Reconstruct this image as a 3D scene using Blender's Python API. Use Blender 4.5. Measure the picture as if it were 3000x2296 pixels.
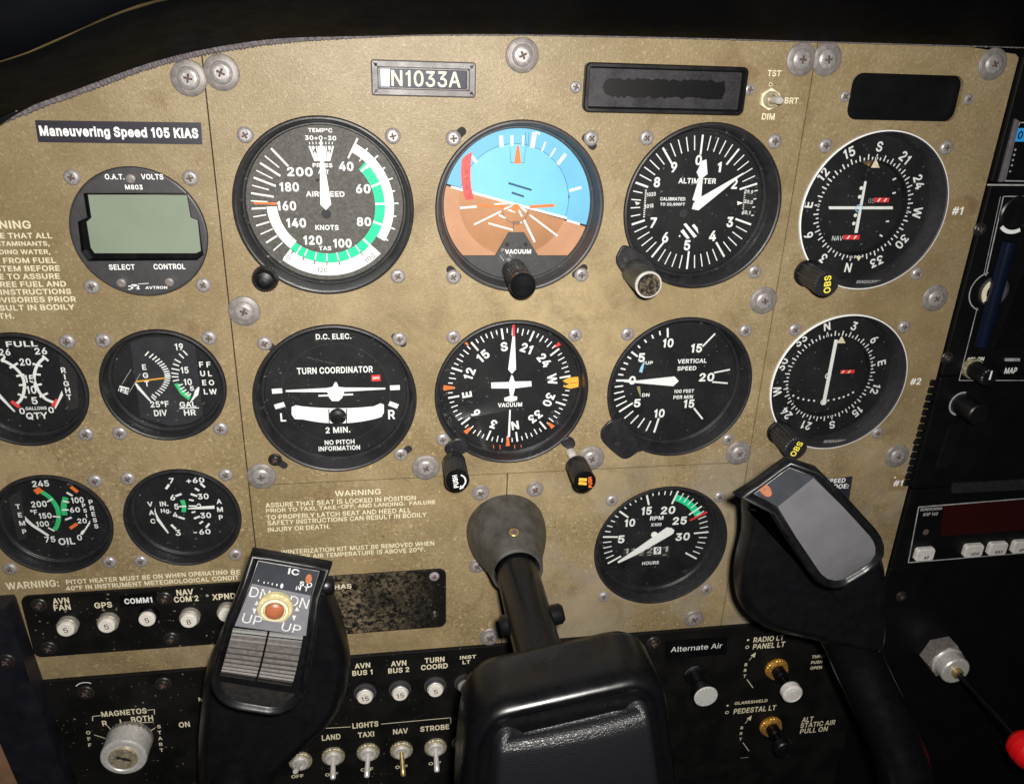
import bpy, bmesh, math, random
from mathutils import Vector, Matrix
from mathutils.geometry import delaunay_2d_cdt
random.seed(7)
scene = bpy.context.scene
for o in list(bpy.data.objects): bpy.data.objects.remove(o)
COL = scene.collection
PI = math.pi; R = math.radians
MM = 0.001

# ------------------------------------------------------------------ camera, light, exposure
# Panel coordinates (mm): u right, v up, d out of the panel towards the pilot; (0,0,0) is the centre of the
# airspeed indicator.  World = (u, -d, v).  The camera was solved from the instrument bolt squares.
CU, CV, CD = 24.125, 71.657, 374.908
ROT = ((0.9875743731899821, -0.03247444787156754, -0.15376042291124697),
       (-0.03144714898993788, 0.917790405581714, -0.39581794835823464),
       (0.15397381023671958, 0.3957349891752741, 0.9053650557115575))
FPX = 2384.642
cam = bpy.data.cameras.new('camera'); cam_o = bpy.data.objects.new('camera', cam); COL.objects.link(cam_o)
cam.sensor_fit = 'HORIZONTAL'; cam.sensor_width = 36; cam.lens = FPX / 3000 * 36
cam.clip_start = 0.01; cam.clip_end = 50
def _w(r): return Vector((r[0], r[2], -r[1]))
_m = Matrix.Identity(4)
for i, ax in enumerate((_w(ROT[0]), -_w(ROT[1]), -_w(ROT[2]))):
    for j in range(3): _m[j][i] = ax[j]
_m.translation = Vector((CU, -CD, CV)) * MM
cam_o.matrix_world = _m
scene.camera = cam_o

wd = bpy.data.worlds.new('World'); scene.world = wd; wd.use_nodes = True
bg = wd.node_tree.nodes['Background']; bg.inputs[0].default_value = (0.80, 0.88, 1.0, 1); bg.inputs[1].default_value = 0.012

# the phone's flash beside the lens
fl = bpy.data.lights.new('flash', 'AREA'); fl.shape = 'DISK'; fl.size = 0.014; fl.energy = 2.25; fl.spread = 2.5; fl.color = (1.0, 0.965, 0.90)
flo = bpy.data.objects.new('flash', fl); COL.objects.link(flo); flo.location = Vector((34, -386, 92)) * MM
flo.rotation_euler = (Vector((78, 0, -115)) * MM - flo.location).to_track_quat('-Z', 'Y').to_euler()

scene.view_settings.view_transform = 'Standard'; scene.view_settings.look = 'None'
scene.view_settings.exposure = 0; scene.view_settings.gamma = 1; scene.view_settings.use_curve_mapping = False

# ------------------------------------------------------------------ measured photo frames -> real panel millimetres
def bp(x, y, d=0.0):
    a, b = (x - 1500) / FPX, (y - 1148) / FPX
    D = [ROT[0][i] * a + ROT[1][i] * b + ROT[2][i] for i in range(3)]
    t = -(d - CD) / D[2]
    return (CU + D[0] * t, CV - D[1] * t)
def P(x, y, d=0.0):                       # 2195-pixel wide reading
    return bp(x * 3000 / 2195, y * 3000 / 2195, d)
def P3(x, y, d): return (*P(x, y, d), d)
FR = dict(ASI=(670, 330, 3.111), AI=(1260, 340, 3.169), ALT=(1800, 340, 3.17), VOR=(2320, 360, 3.231), FE=(0, 950, 3.1357),
          OV=(0, 1370, 3.0068), VSI=(1750, 900, 3.7333), TACH=(1720, 1400, 4.307), LW=(0, 620, 5.092), WN=(750, 1410, 3.851),
          RA=(2640, 300, 1.9778), RB=(2560, 1100, 2.709), LG=(600, 1600, 2.413), RG=(2080, 1300, 2.4),
          A=(0, 0, 2.1), B=(1000, 0, 2.1), C=(2000, 0, 2.1), D=(0, 750, 2.1), E=(1000, 750, 2.1), F=(2000, 750, 2.1),
          G=(0, 1496, 2.1), H=(1000, 1496, 2.1), I=(2000, 1496, 2.1))
class Fr:
    """a reading frame of the photograph on the plane d, in millimetres relative to centre c"""
    def __init__(s, name, d=0.0, c=(0, 0)): s.f = FR[name]; s.d = d; s.c = c
    def __call__(s, x, y, dd=None):
        x0, y0, k = s.f; u, v = bp(x0 + x / k, y0 + y / k, s.d if dd is None else dd)
        return (u - s.c[0], v - s.c[1])
    def h(s, x, y, px): return abs(s(x, y - px / 2)[1] - s(x, y + px / 2)[1])

# ------------------------------------------------------------------ materials
MATS = {}
def mat(name, col, rough=0.5, metal=0.0, var=0.0, vscale=300, bump=0.0, bscale=1500, spec=0.5, rvar=0.0, emit=None):
    m = bpy.data.materials.new(name); m.use_nodes = True; nt = m.node_tree; N = nt.nodes; L = nt.links
    b = N['Principled BSDF']
    b.inputs['Base Color'].default_value = (*col, 1); b.inputs['Roughness'].default_value = rough
    b.inputs['Metallic'].default_value = metal; b.inputs['Specular IOR Level'].default_value = spec
    if var or bump or rvar:
        tc = N.new('ShaderNodeTexCoord')
    if var:
        n = N.new('ShaderNodeTexNoise'); n.inputs['Scale'].default_value = vscale; n.inputs['Detail'].default_value = 6
        L.new(tc.outputs['Object'], n.inputs['Vector'])
        mr = N.new('ShaderNodeMapRange'); mr.inputs['From Min'].default_value = 0.3; mr.inputs['From Max'].default_value = 0.7
        mr.inputs['To Min'].default_value = 1 - var; mr.inputs['To Max'].default_value = 1 + var
        L.new(n.outputs['Fac'], mr.inputs['Value'])
        mx = N.new('ShaderNodeVectorMath'); mx.operation = 'SCALE'; mx.inputs[0].default_value = col
        L.new(mr.outputs[0], mx.inputs['Scale']); L.new(mx.outputs[0], b.inputs['Base Color'])
    if rvar:
        n = N.new('ShaderNodeTexNoise'); n.inputs['Scale'].default_value = 120; n.inputs['Detail'].default_value = 5
        L.new(tc.outputs['Object'], n.inputs['Vector'])
        mr = N.new('ShaderNodeMapRange'); mr.inputs['From Min'].default_value = 0.3; mr.inputs['From Max'].default_value = 0.7
        mr.inputs['To Min'].default_value = max(0.02, rough - rvar); mr.inputs['To Max'].default_value = rough + rvar
        L.new(n.outputs['Fac'], mr.inputs['Value']); L.new(mr.outputs[0], b.inputs['Roughness'])
    if bump:
        n = N.new('ShaderNodeTexNoise'); n.inputs['Scale'].default_value = bscale; n.inputs['Detail'].default_value = 3
        L.new(tc.outputs['Object'], n.inputs['Vector'])
        bm_ = N.new('ShaderNodeBump'); bm_.inputs['Strength'].default_value = bump; bm_.inputs['Distance'].default_value = 0.0004
        L.new(n.outputs['Fac'], bm_.inputs['Height']); L.new(bm_.outputs[0], b.inputs['Normal'])
    if emit:
        b.inputs['Emission Color'].default_value = (*emit[0], 1); b.inputs['Emission Strength'].default_value = emit[1]
    MATS[name] = m; return m

def noise(N, L, tc, scale, detail=4, rough=0.5, lo=0.4, hi=0.6, dist=0.0):
    n = N.new('ShaderNodeTexNoise'); n.inputs['Scale'].default_value = scale; n.inputs['Detail'].default_value = detail
    n.inputs['Roughness'].default_value = rough; n.inputs['Distortion'].default_value = dist
    L.new(tc.outputs['Object'], n.inputs['Vector'])
    mr = N.new('ShaderNodeMapRange'); mr.inputs['From Min'].default_value = lo; mr.inputs['From Max'].default_value = hi
    L.new(n.outputs['Fac'], mr.inputs['Value']); return mr.outputs[0]
def mixc(N, L, fac, a, b):
    mx = N.new('ShaderNodeMix'); mx.data_type = 'RGBA'; mx.clamp_factor = True
    if isinstance(fac, float): mx.inputs[0].default_value = fac
    else: L.new(fac, mx.inputs[0])
    for sock, v in ((mx.inputs[6], a), (mx.inputs[7], b)):
        if isinstance(v, tuple): sock.default_value = (*v, 1)
        else: L.new(v, sock)
    return mx.outputs[2]
def mul(N, L, a, b, op='MULTIPLY'):
    m = N.new('ShaderNodeMath'); m.operation = op; m.use_clamp = True
    for s, v in ((m.inputs[0], a), (m.inputs[1], b)):
        if isinstance(v, (float, int)): s.default_value = v
        else: L.new(v, s)
    return m.outputs[0]

def tan_paint():
    m = bpy.data.materials.new('tan_paint'); m.use_nodes = True; nt = m.node_tree; N = nt.nodes; L = nt.links
    b = N['Principled BSDF']; tc = N.new('ShaderNodeTexCoord')
    sx = N.new('ShaderNodeSeparateXYZ'); L.new(tc.outputs['Object'], sx.inputs[0])
    big = noise(N, L, tc, 13, 4, 0.55, 0.35, 0.65)
    c = mixc(N, L, big, (0.228, 0.174, 0.090), (0.318, 0.250, 0.148))
    med = noise(N, L, tc, 70, 6, 0.62, 0.42, 0.72, 0.4)
    c = mixc(N, L, mul(N, L, med, 0.6), c, (0.185, 0.133, 0.058))
    # fine salt-and-pepper of the wrinkle paint
    fine = noise(N, L, tc, 780, 4, 0.75, 0.42, 0.64)
    c = mixc(N, L, mul(N, L, fine, 0.50), c, (0.150, 0.104, 0.050))
    fin2 = noise(N, L, tc, 560, 3, 0.65, 0.56, 0.70)
    c = mixc(N, L, mul(N, L, fin2, 0.38), c, (0.52, 0.415, 0.27))
    # the lower part of the panel is worn: pale rubbed freckles and dark pitting
    low = N.new('ShaderNodeMapRange'); low.inputs['From Min'].default_value = -0.025; low.inputs['From Max'].default_value = -0.13
    L.new(sx.outputs['Y'], low.inputs['Value'])
    patch = noise(N, L, tc, 22, 3, 0.5, 0.42, 0.6)
    lw = mul(N, L, low.outputs[0], patch)
    fr = noise(N, L, tc, 420, 5, 0.7, 0.55, 0.66)
    c = mixc(N, L, mul(N, L, mul(N, L, fr, lw), 0.75), c, (0.50, 0.38, 0.20))
    pit = noise(N, L, tc, 520, 4, 0.7, 0.57, 0.66)
    c = mixc(N, L, mul(N, L, mul(N, L, pit, lw), 0.8), c, (0.07, 0.045, 0.02))
    fr1 = noise(N, L, tc, 300, 3, 0.55, 0.645, 0.70)
    c = mixc(N, L, mul(N, L, mul(N, L, fr1, low.outputs[0]), 0.75), c, (0.50, 0.38, 0.20))
    # grey rubbed smudges low on the right, towards the radios
    rx = N.new('ShaderNodeMapRange'); rx.inputs['From Min'].default_value = 0.08; rx.inputs['From Max'].default_value = 0.15
    L.new(sx.outputs['X'], rx.inputs['Value'])
    lo2 = N.new('ShaderNodeMapRange'); lo2.inputs['From Min'].default_value = -0.125; lo2.inputs['From Max'].default_value = -0.16
    L.new(sx.outputs['Y'], lo2.inputs['Value'])
    sm = noise(N, L, tc, 26, 4, 0.55, 0.42, 0.60, 0.5)
    c = mixc(N, L, mul(N, L, mul(N, L, mul(N, L, sm, rx.outputs[0]), lo2.outputs[0]), 0.85), c, (0.255, 0.222, 0.175))
    st = noise(N, L, tc, 38, 5, 0.6, 0.60, 0.72, 0.8)
    c = mixc(N, L, mul(N, L, st, 0.65), c, (0.150, 0.092, 0.048))
    md = N.new('ShaderNodeMapRange'); md.inputs['From Min'].default_value = 0.0; md.inputs['From Max'].default_value = -0.06
    L.new(sx.outputs['Y'], md.inputs['Value'])
    rb = noise(N, L, tc, 17, 5, 0.6, 0.50, 0.66, 0.5)
    c = mixc(N, L, mul(N, L, mul(N, L, rb, md.outputs[0]), 0.42), c, (0.40, 0.305, 0.170))
    # pale rubbed paint between the two dial rows, where hands pass
    mp = N.new('ShaderNodeMapping'); mp.inputs['Location'].default_value = (-1.65, 1.10, 0); mp.inputs['Scale'].default_value = (15, 24, 1); L.new(tc.outputs['Object'], mp.inputs['Vector'])
    ln = N.new('ShaderNodeVectorMath'); ln.operation = 'LENGTH'; L.new(mp.outputs[0], ln.inputs[0])
    hp = N.new('ShaderNodeMapRange'); hp.inputs['From Min'].default_value = 1.5; hp.inputs['From Max'].default_value = 0.2; L.new(ln.outputs['Value'], hp.inputs['Value'])
    hn = noise(N, L, tc, 60, 6, 0.7, 0.36, 0.62, 0.4)
    c = mixc(N, L, mul(N, L, mul(N, L, hp.outputs[0], hn), 0.6), c, (0.43, 0.335, 0.180))
    bl = noise(N, L, tc, 48, 6, 0.68, 0.52, 0.68, 0.7)
    c = mixc(N, L, mul(N, L, mul(N, L, bl, md.outputs[0]), 0.42), c, (0.130, 0.095, 0.048))
    # darker hand grime gathered in long soft blotches
    gr = noise(N, L, tc, 9, 5, 0.6, 0.50, 0.68, 0.6)
    c = mixc(N, L, mul(N, L, gr, 0.45), c, (0.150, 0.106, 0.048))
    L.new(c, b.inputs['Base Color'])
    b.inputs['Roughness'].default_value = 0.46; b.inputs['Specular IOR Level'].default_value = 0.42
    bn = N.new('ShaderNodeTexNoise'); bn.inputs['Scale'].default_value = 1400; bn.inputs['Detail'].default_value = 3; L.new(tc.outputs['Object'], bn.inputs['Vector'])
    bu = N.new('ShaderNodeBump'); bu.inputs['Strength'].default_value = 0.45; bu.inputs['Distance'].default_value = 0.0004
    L.new(bn.outputs['Fac'], bu.inputs['Height']); L.new(bu.outputs[0], b.inputs['Normal'])
    MATS['tan_paint'] = m; return m
tan_paint()

def worn_black(name, edge0, edge1, amount):
    """black painted plate with pale dust flecks; between the two X positions (m) the paint is rubbed to tan"""
    m = bpy.data.materials.new(name); m.use_nodes = True; nt = m.node_tree; N = nt.nodes; L = nt.links
    b = N['Principled BSDF']; tc = N.new('ShaderNodeTexCoord')
    sx = N.new('ShaderNodeSeparateXYZ'); L.new(tc.outputs['Object'], sx.inputs[0])
    c = mixc(N, L, noise(N, L, tc, 60), (0.0035, 0.0034, 0.0033), (0.0075, 0.0072, 0.0068))
    fl_ = noise(N, L, tc, 520, 3, 0.5, 0.685, 0.70)
    pt = noise(N, L, tc, 40, 2, 0.5, 0.45, 0.6)
    lf = N.new('ShaderNodeMapRange'); lf.inputs['From Min'].default_value = 0.10; lf.inputs['From Max'].default_value = -0.06
    L.new(sx.outputs['X'], lf.inputs['Value'])
    c = mixc(N, L, mul(N, L, mul(N, L, mul(N, L, fl_, pt), 0.75), lf.outputs[0]), c, (0.42, 0.37, 0.26))
    if amount:
        rg = N.new('ShaderNodeMapRange'); rg.inputs['From Min'].default_value = edge1; rg.inputs['From Max'].default_value = edge0
        L.new(sx.outputs['X'], rg.inputs['Value'])
        rl = N.new('ShaderNodeMapRange'); rl.inputs['From Min'].default_value = -0.045; rl.inputs['From Max'].default_value = -0.012
        L.new(sx.outputs['X'], rl.inputs['Value']); amount = mul(N, L, rl.outputs[0], amount)
        w = noise(N, L, tc, 430, 6, 0.72, 0.44, 0.60, 0.3)
        w2 = noise(N, L, tc, 45, 3, 0.5, 0.28, 0.55)
        c = mixc(N, L, mul(N, L, mul(N, L, mul(N, L, w, w2), rg.outputs[0]), amount), c, (0.30, 0.235, 0.15))
    L.new(c, b.inputs['Base Color']); b.inputs['Roughness'].default_value = 0.55; b.inputs['Specular IOR Level'].default_value = 0.2
    MATS[name] = m; return m
worn_black('worn_black_paint', -0.02, 0.050, 0.95)
worn_black('black_paint', 0, 0, 0)

mat('black_plastic', (0.016, 0.0155, 0.018), 0.40, var=0.25, bump=0.20, bscale=2500, rvar=0.08)
mat('charcoal_plastic', (0.040, 0.038, 0.042), 0.5, var=0.15, bump=0.22, bscale=2500, rvar=0.06)
mat('rim_plastic', (0.021, 0.020, 0.023), 0.5, var=0.15, bump=0.22, bscale=2500, rvar=0.06)
mat('dial_black', (0.0062, 0.0068, 0.0085), 0.62, var=0.25, vscale=90, spec=0.3)
mat('dial_grey', (0.082, 0.075, 0.070), 0.6, var=0.35, vscale=900, spec=0.3)
mat('dial_strip', (0.022, 0.023, 0.028), 0.6, var=0.2, vscale=120, spec=0.3)
mat('white_print', (0.80, 0.80, 0.80), 0.6, var=0.06, vscale=700)
mat('cream_print', (0.72, 0.65, 0.47), 0.6, var=0.18, vscale=900)
mat('faded_print', (0.42, 0.42, 0.43), 0.6, var=0.3, vscale=900)
mat('dim_print', (0.36, 0.36, 0.36), 0.6, var=0.1)
mat('green_print', (0.0, 0.60, 0.27), 0.6, var=0.08)
mat('dull_green_print', (0.03, 0.50, 0.17), 0.6, var=0.08)
mat('red_print', (0.75, 0.030, 0.035), 0.6)
mat('orange_print', (0.80, 0.16, 0.03), 0.6)
mat('amber_print', (0.85, 0.40, 0.04), 0.6)
mat('yellow_print', (0.85, 0.72, 0.08), 0.6)
mat('light_blue_print', (0.28, 0.55, 0.78), 0.6)
mat('tan_print', (0.30, 0.24, 0.12), 0.6)
mat('sky_blue', (0.125, 0.385, 0.59), 0.55, var=0.06, vscale=60)
mat('sky_blue_inner', (0.150, 0.440, 0.655), 0.55, var=0.06, vscale=60)
mat('earth_brown', (0.44, 0.225, 0.125), 0.6, var=0.1, vscale=60)
mat('earth_brown_inner', (0.36, 0.172, 0.078), 0.6, var=0.18, vscale=50)
mat('dark_blue_print', (0.015, 0.06, 0.12), 0.6)
mat('flag_red', (0.80, 0.055, 0.06), 0.5)
mat('lcd_green', (0.205, 0.245, 0.190), 0.35, var=0.06, vscale=40)
mat('screw_metal', (0.31, 0.288, 0.287), 0.42, metal=0.3, var=0.28, vscale=700, bump=0.15, rvar=0.1)
mat('washer_metal', (0.205, 0.184, 0.174), 0.5, metal=0.2, var=0.25, vscale=500, bump=0.12)
mat('bright_metal', (0.66, 0.635, 0.61), 0.34, metal=0.35, var=0.15, vscale=600, rvar=0.08)
mat('rusty_recess', (0.095, 0.060, 0.045), 0.7, var=0.5, vscale=1500)
mat('dark_recess', (0.012, 0.011, 0.011), 0.8)
mat('black_screw', (0.030, 0.026, 0.025), 0.38, metal=0.4, var=0.4, vscale=900)
mat('brass', (0.42, 0.32, 0.14), 0.42, metal=0.7, var=0.4, vscale=700, rvar=0.1)
mat('aged_brass', (0.40, 0.35, 0.24), 0.45, metal=0.4, var=0.5, vscale=500, rvar=0.12)
mat('gold_bushing', (0.55, 0.28, 0.05), 0.45, metal=0.55, var=0.45, vscale=700)
mat('collar_rubber', (0.075, 0.073, 0.067), 0.45, metal=0.3, var=0.45, vscale=130, bump=0.35, bscale=900, rvar=0.12)
mat('black_gloss', (0.0028, 0.0028, 0.0036), 0.30, var=0.2, bump=0.04, bscale=600, rvar=0.07, spec=0.42)
mat('rim_gloss', (0.0045, 0.0045, 0.0055), 0.40, var=0.5, vscale=300, bump=0.12, bscale=900, rvar=0.12, spec=0.4)
mat('black_satin', (0.0035, 0.0035, 0.0045), 0.38, var=0.2, bump=0.06, bscale=1800, rvar=0.08)
mat('grip_face_grey', (0.112, 0.109, 0.120), 0.42, var=0.08, vscale=110, rvar=0.1, bump=0.04)
mat('grip_facet_shaded', (0.022, 0.024, 0.030), 0.62, spec=0.10, var=0.2, vscale=120)  # upper facets get less flash than the faces; that shade is in this colour
mat('copper_plug', (0.26, 0.085, 0.035), 0.6, spec=0.2, var=0.2, vscale=800)
mat('label_grey', (0.125, 0.123, 0.138), 0.45, var=0.12, vscale=300)
mat('rocker_brown', (0.016, 0.0145, 0.014), 0.5, var=0.35, vscale=500, bump=0.15)
mat('rocker_edge', (0.062, 0.053, 0.049), 0.55, var=0.35, vscale=600)
mat('button_red', (0.27, 0.085, 0.038), 0.4, var=0.15)
mat('button_ring', (0.40, 0.35, 0.19), 0.5, var=0.3, vscale=500)
mat('button_white', (0.62, 0.60, 0.57), 0.5, var=0.12, vscale=400)
mat('breaker_cap', (0.74, 0.70, 0.64), 0.5, var=0.10, vscale=700)
mat('breaker_collar', (0.42, 0.38, 0.33), 0.42, metal=0.4, var=0.3, vscale=600)
mat('trim_fuzz', (0.13, 0.115, 0.12), 0.9, var=0.5, vscale=700)
mat('hood_vinyl', (0.0018, 0.0021, 0.0032), 0.62, var=0.25, vscale=25, bump=0.25, bscale=700, rvar=0.05, spec=0.03)
mat('hood_stitch', (0.045, 0.033, 0.014), 0.9, var=0.9, vscale=45, spec=0.1)
mat('navy_plastic', (0.0065, 0.0065, 0.0115), 0.5, var=0.35, vscale=70, bump=0.3, bscale=1200, rvar=0.1)
mat('radio_black', (0.0022, 0.0022, 0.0028), 0.5, var=0.3, vscale=60, bump=0.10, bscale=1800, rvar=0.03, spec=0.25)
mat('radio_grey', (0.11, 0.10, 0.11), 0.45, var=0.2)
mat('line_grey', (0.33, 0.33, 0.33), 0.6, var=0.4, vscale=200)
mat('blue_label', (0.03, 0.32, 0.78), 0.5)
mat('display_red', (0.022, 0.0022, 0.0022), 0.35)
mat('tube_blue', (0.003, 0.006, 0.017), 0.22)
mat('knob_red', (0.72, 0.004, 0.008), 0.45)
mat('cabin_brown', (0.24, 0.13, 0.075), 0.7, var=0.2, vscale=80)
mat('plate_frame', (0.105, 0.093, 0.094), 0.42, var=0.15, bump=0.12, rvar=0.08)
mat('plate_navy', (0.012, 0.013, 0.034), 0.40, var=0.2, spec=0.2)
mat('plate_blue_glare', (0.11, 0.17, 0.31), 0.30, var=0.3, vscale=150)  # bluish glare on the plate's left end, painted as a colour patch
mat('smoked_window', (0.022, 0.021, 0.025), 0.40, var=0.5, vscale=1500, rvar=0.1)
mat('marker_black', (0.002, 0.002, 0.0025), 0.35)
mat('tape_black', (0.020, 0.018, 0.028), 0.45, var=0.12)
mat('tape_tan', (0.225, 0.160, 0.078), 0.40, var=0.12, vscale=120)
mat('ridge_light', (0.30, 0.24, 0.14), 0.5, metal=0.3)

def leather():
    m = bpy.data.materials.new('black_leather'); m.use_nodes = True; nt = m.node_tree; N = nt.nodes; L = nt.links
    b = N['Principled BSDF']; tc = N.new('ShaderNodeTexCoord')
    b.inputs['Base Color'].default_value = (0.0075, 0.0075, 0.0095, 1); b.inputs['Roughness'].default_value = 0.42
    v = N.new('ShaderNodeTexVoronoi'); v.feature = 'DISTANCE_TO_EDGE'; v.inputs['Scale'].default_value = 1000
    L.new(tc.outputs['Object'], v.inputs['Vector'])
    mr = N.new('ShaderNodeMapRange'); mr.inputs['From Max'].default_value = 0.22; L.new(v.outputs['Distance'], mr.inputs['Value'])
    n = N.new('ShaderNodeTexNoise'); n.inputs['Scale'].default_value = 160; n.inputs['Detail'].default_value = 4; L.new(tc.outputs['Object'], n.inputs['Vector'])
    ad = N.new('ShaderNodeMath'); ad.operation = 'ADD'; L.new(mr.outputs[0], ad.inputs[0]); L.new(n.outputs['Fac'], ad.inputs[1])
    bu = N.new('ShaderNodeBump'); bu.inputs['Strength'].default_value = 0.30; bu.inputs['Distance'].default_value = 0.0004
    b.inputs['Specular IOR Level'].default_value = 0.6
    L.new(ad.outputs[0], bu.inputs['Height']); L.new(bu.outputs[0], b.inputs['Normal'])
    MATS['black_leather'] = m
leather()
def brushed():
    m = bpy.data.materials.new('spun_metal'); m.use_nodes = True; nt = m.node_tree; N = nt.nodes; L = nt.links
    b = N['Principled BSDF']; tc = N.new('ShaderNodeTexCoord')
    b.inputs['Base Color'].default_value = (0.50, 0.49, 0.48, 1); b.inputs['Metallic'].default_value = 0.1; b.inputs['Roughness'].default_value = 0.35
    sx = N.new('ShaderNodeSeparateXYZ'); L.new(tc.outputs['Object'], sx.inputs[0])
    at = N.new('ShaderNodeMath'); at.operation = 'ARCTAN2'; L.new(sx.outputs['Y'], at.inputs[0]); L.new(sx.outputs['X'], at.inputs[1])
    w = N.new('ShaderNodeMath'); w.operation = 'MULTIPLY'; L.new(at.outputs[0], w.inputs[0]); w.inputs[1].default_value = 6.0
    n = N.new('ShaderNodeTexNoise'); n.noise_dimensions = '1D'; n.inputs['Scale'].default_value = 1.2; L.new(w.outputs[0], n.inputs['W'])
    c = mixc(N, L, n.outputs['Fac'], (0.20, 0.20, 0.20), (0.95, 0.93, 0.90)); L.new(c, b.inputs['Base Color'])  # radial highlights of the turned face painted as light and dark sectors
    MATS['spun_metal'] = m
brushed()
def glass():
    m = bpy.data.materials.new('instrument_glass'); m.use_nodes = True; nt = m.node_tree; N = nt.nodes; L = nt.links
    for n in list(N):
        if n.type == 'BSDF_PRINCIPLED': N.remove(n)
    out = N['Material Output']; tr = N.new('ShaderNodeBsdfTransparent'); gl = N.new('ShaderNodeBsdfGlossy'); gl.inputs['Roughness'].default_value = 0.03
    tr.inputs[0].default_value = (0.97, 0.98, 0.975, 1)
    fr = N.new('ShaderNodeFresnel'); fr.inputs['IOR'].default_value = 1.45; mx = N.new('ShaderNodeMixShader')
    L.new(fr.outputs[0], mx.inputs[0]); L.new(tr.outputs[0], mx.inputs[1]); L.new(gl.outputs[0], mx.inputs[2]); tc = N.new('ShaderNodeTexCoord'); df = N.new('ShaderNodeBsdfDiffuse'); df.inputs[0].default_value = (0.6, 0.58, 0.54, 1)
    sp_ = noise(N, L, tc, 620, 2, 0.5, 0.70, 0.735); hz = noise(N, L, tc, 45, 4, 0.6, 0.40, 0.75)
    fa_ = mul(N, L, mul(N, L, sp_, 0.16), mul(N, L, hz, 0.016), 'ADD'); m2 = N.new('ShaderNodeMixShader')
    L.new(fa_, m2.inputs[0]); L.new(mx.outputs[0], m2.inputs[1]); L.new(df.outputs[0], m2.inputs[2]); L.new(m2.outputs[0], out.inputs['Surface'])
    MATS['instrument_glass'] = m
glass()

# ------------------------------------------------------------------ mesh builder (millimetres, local x right, y up, z towards the pilot)
import json
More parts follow.
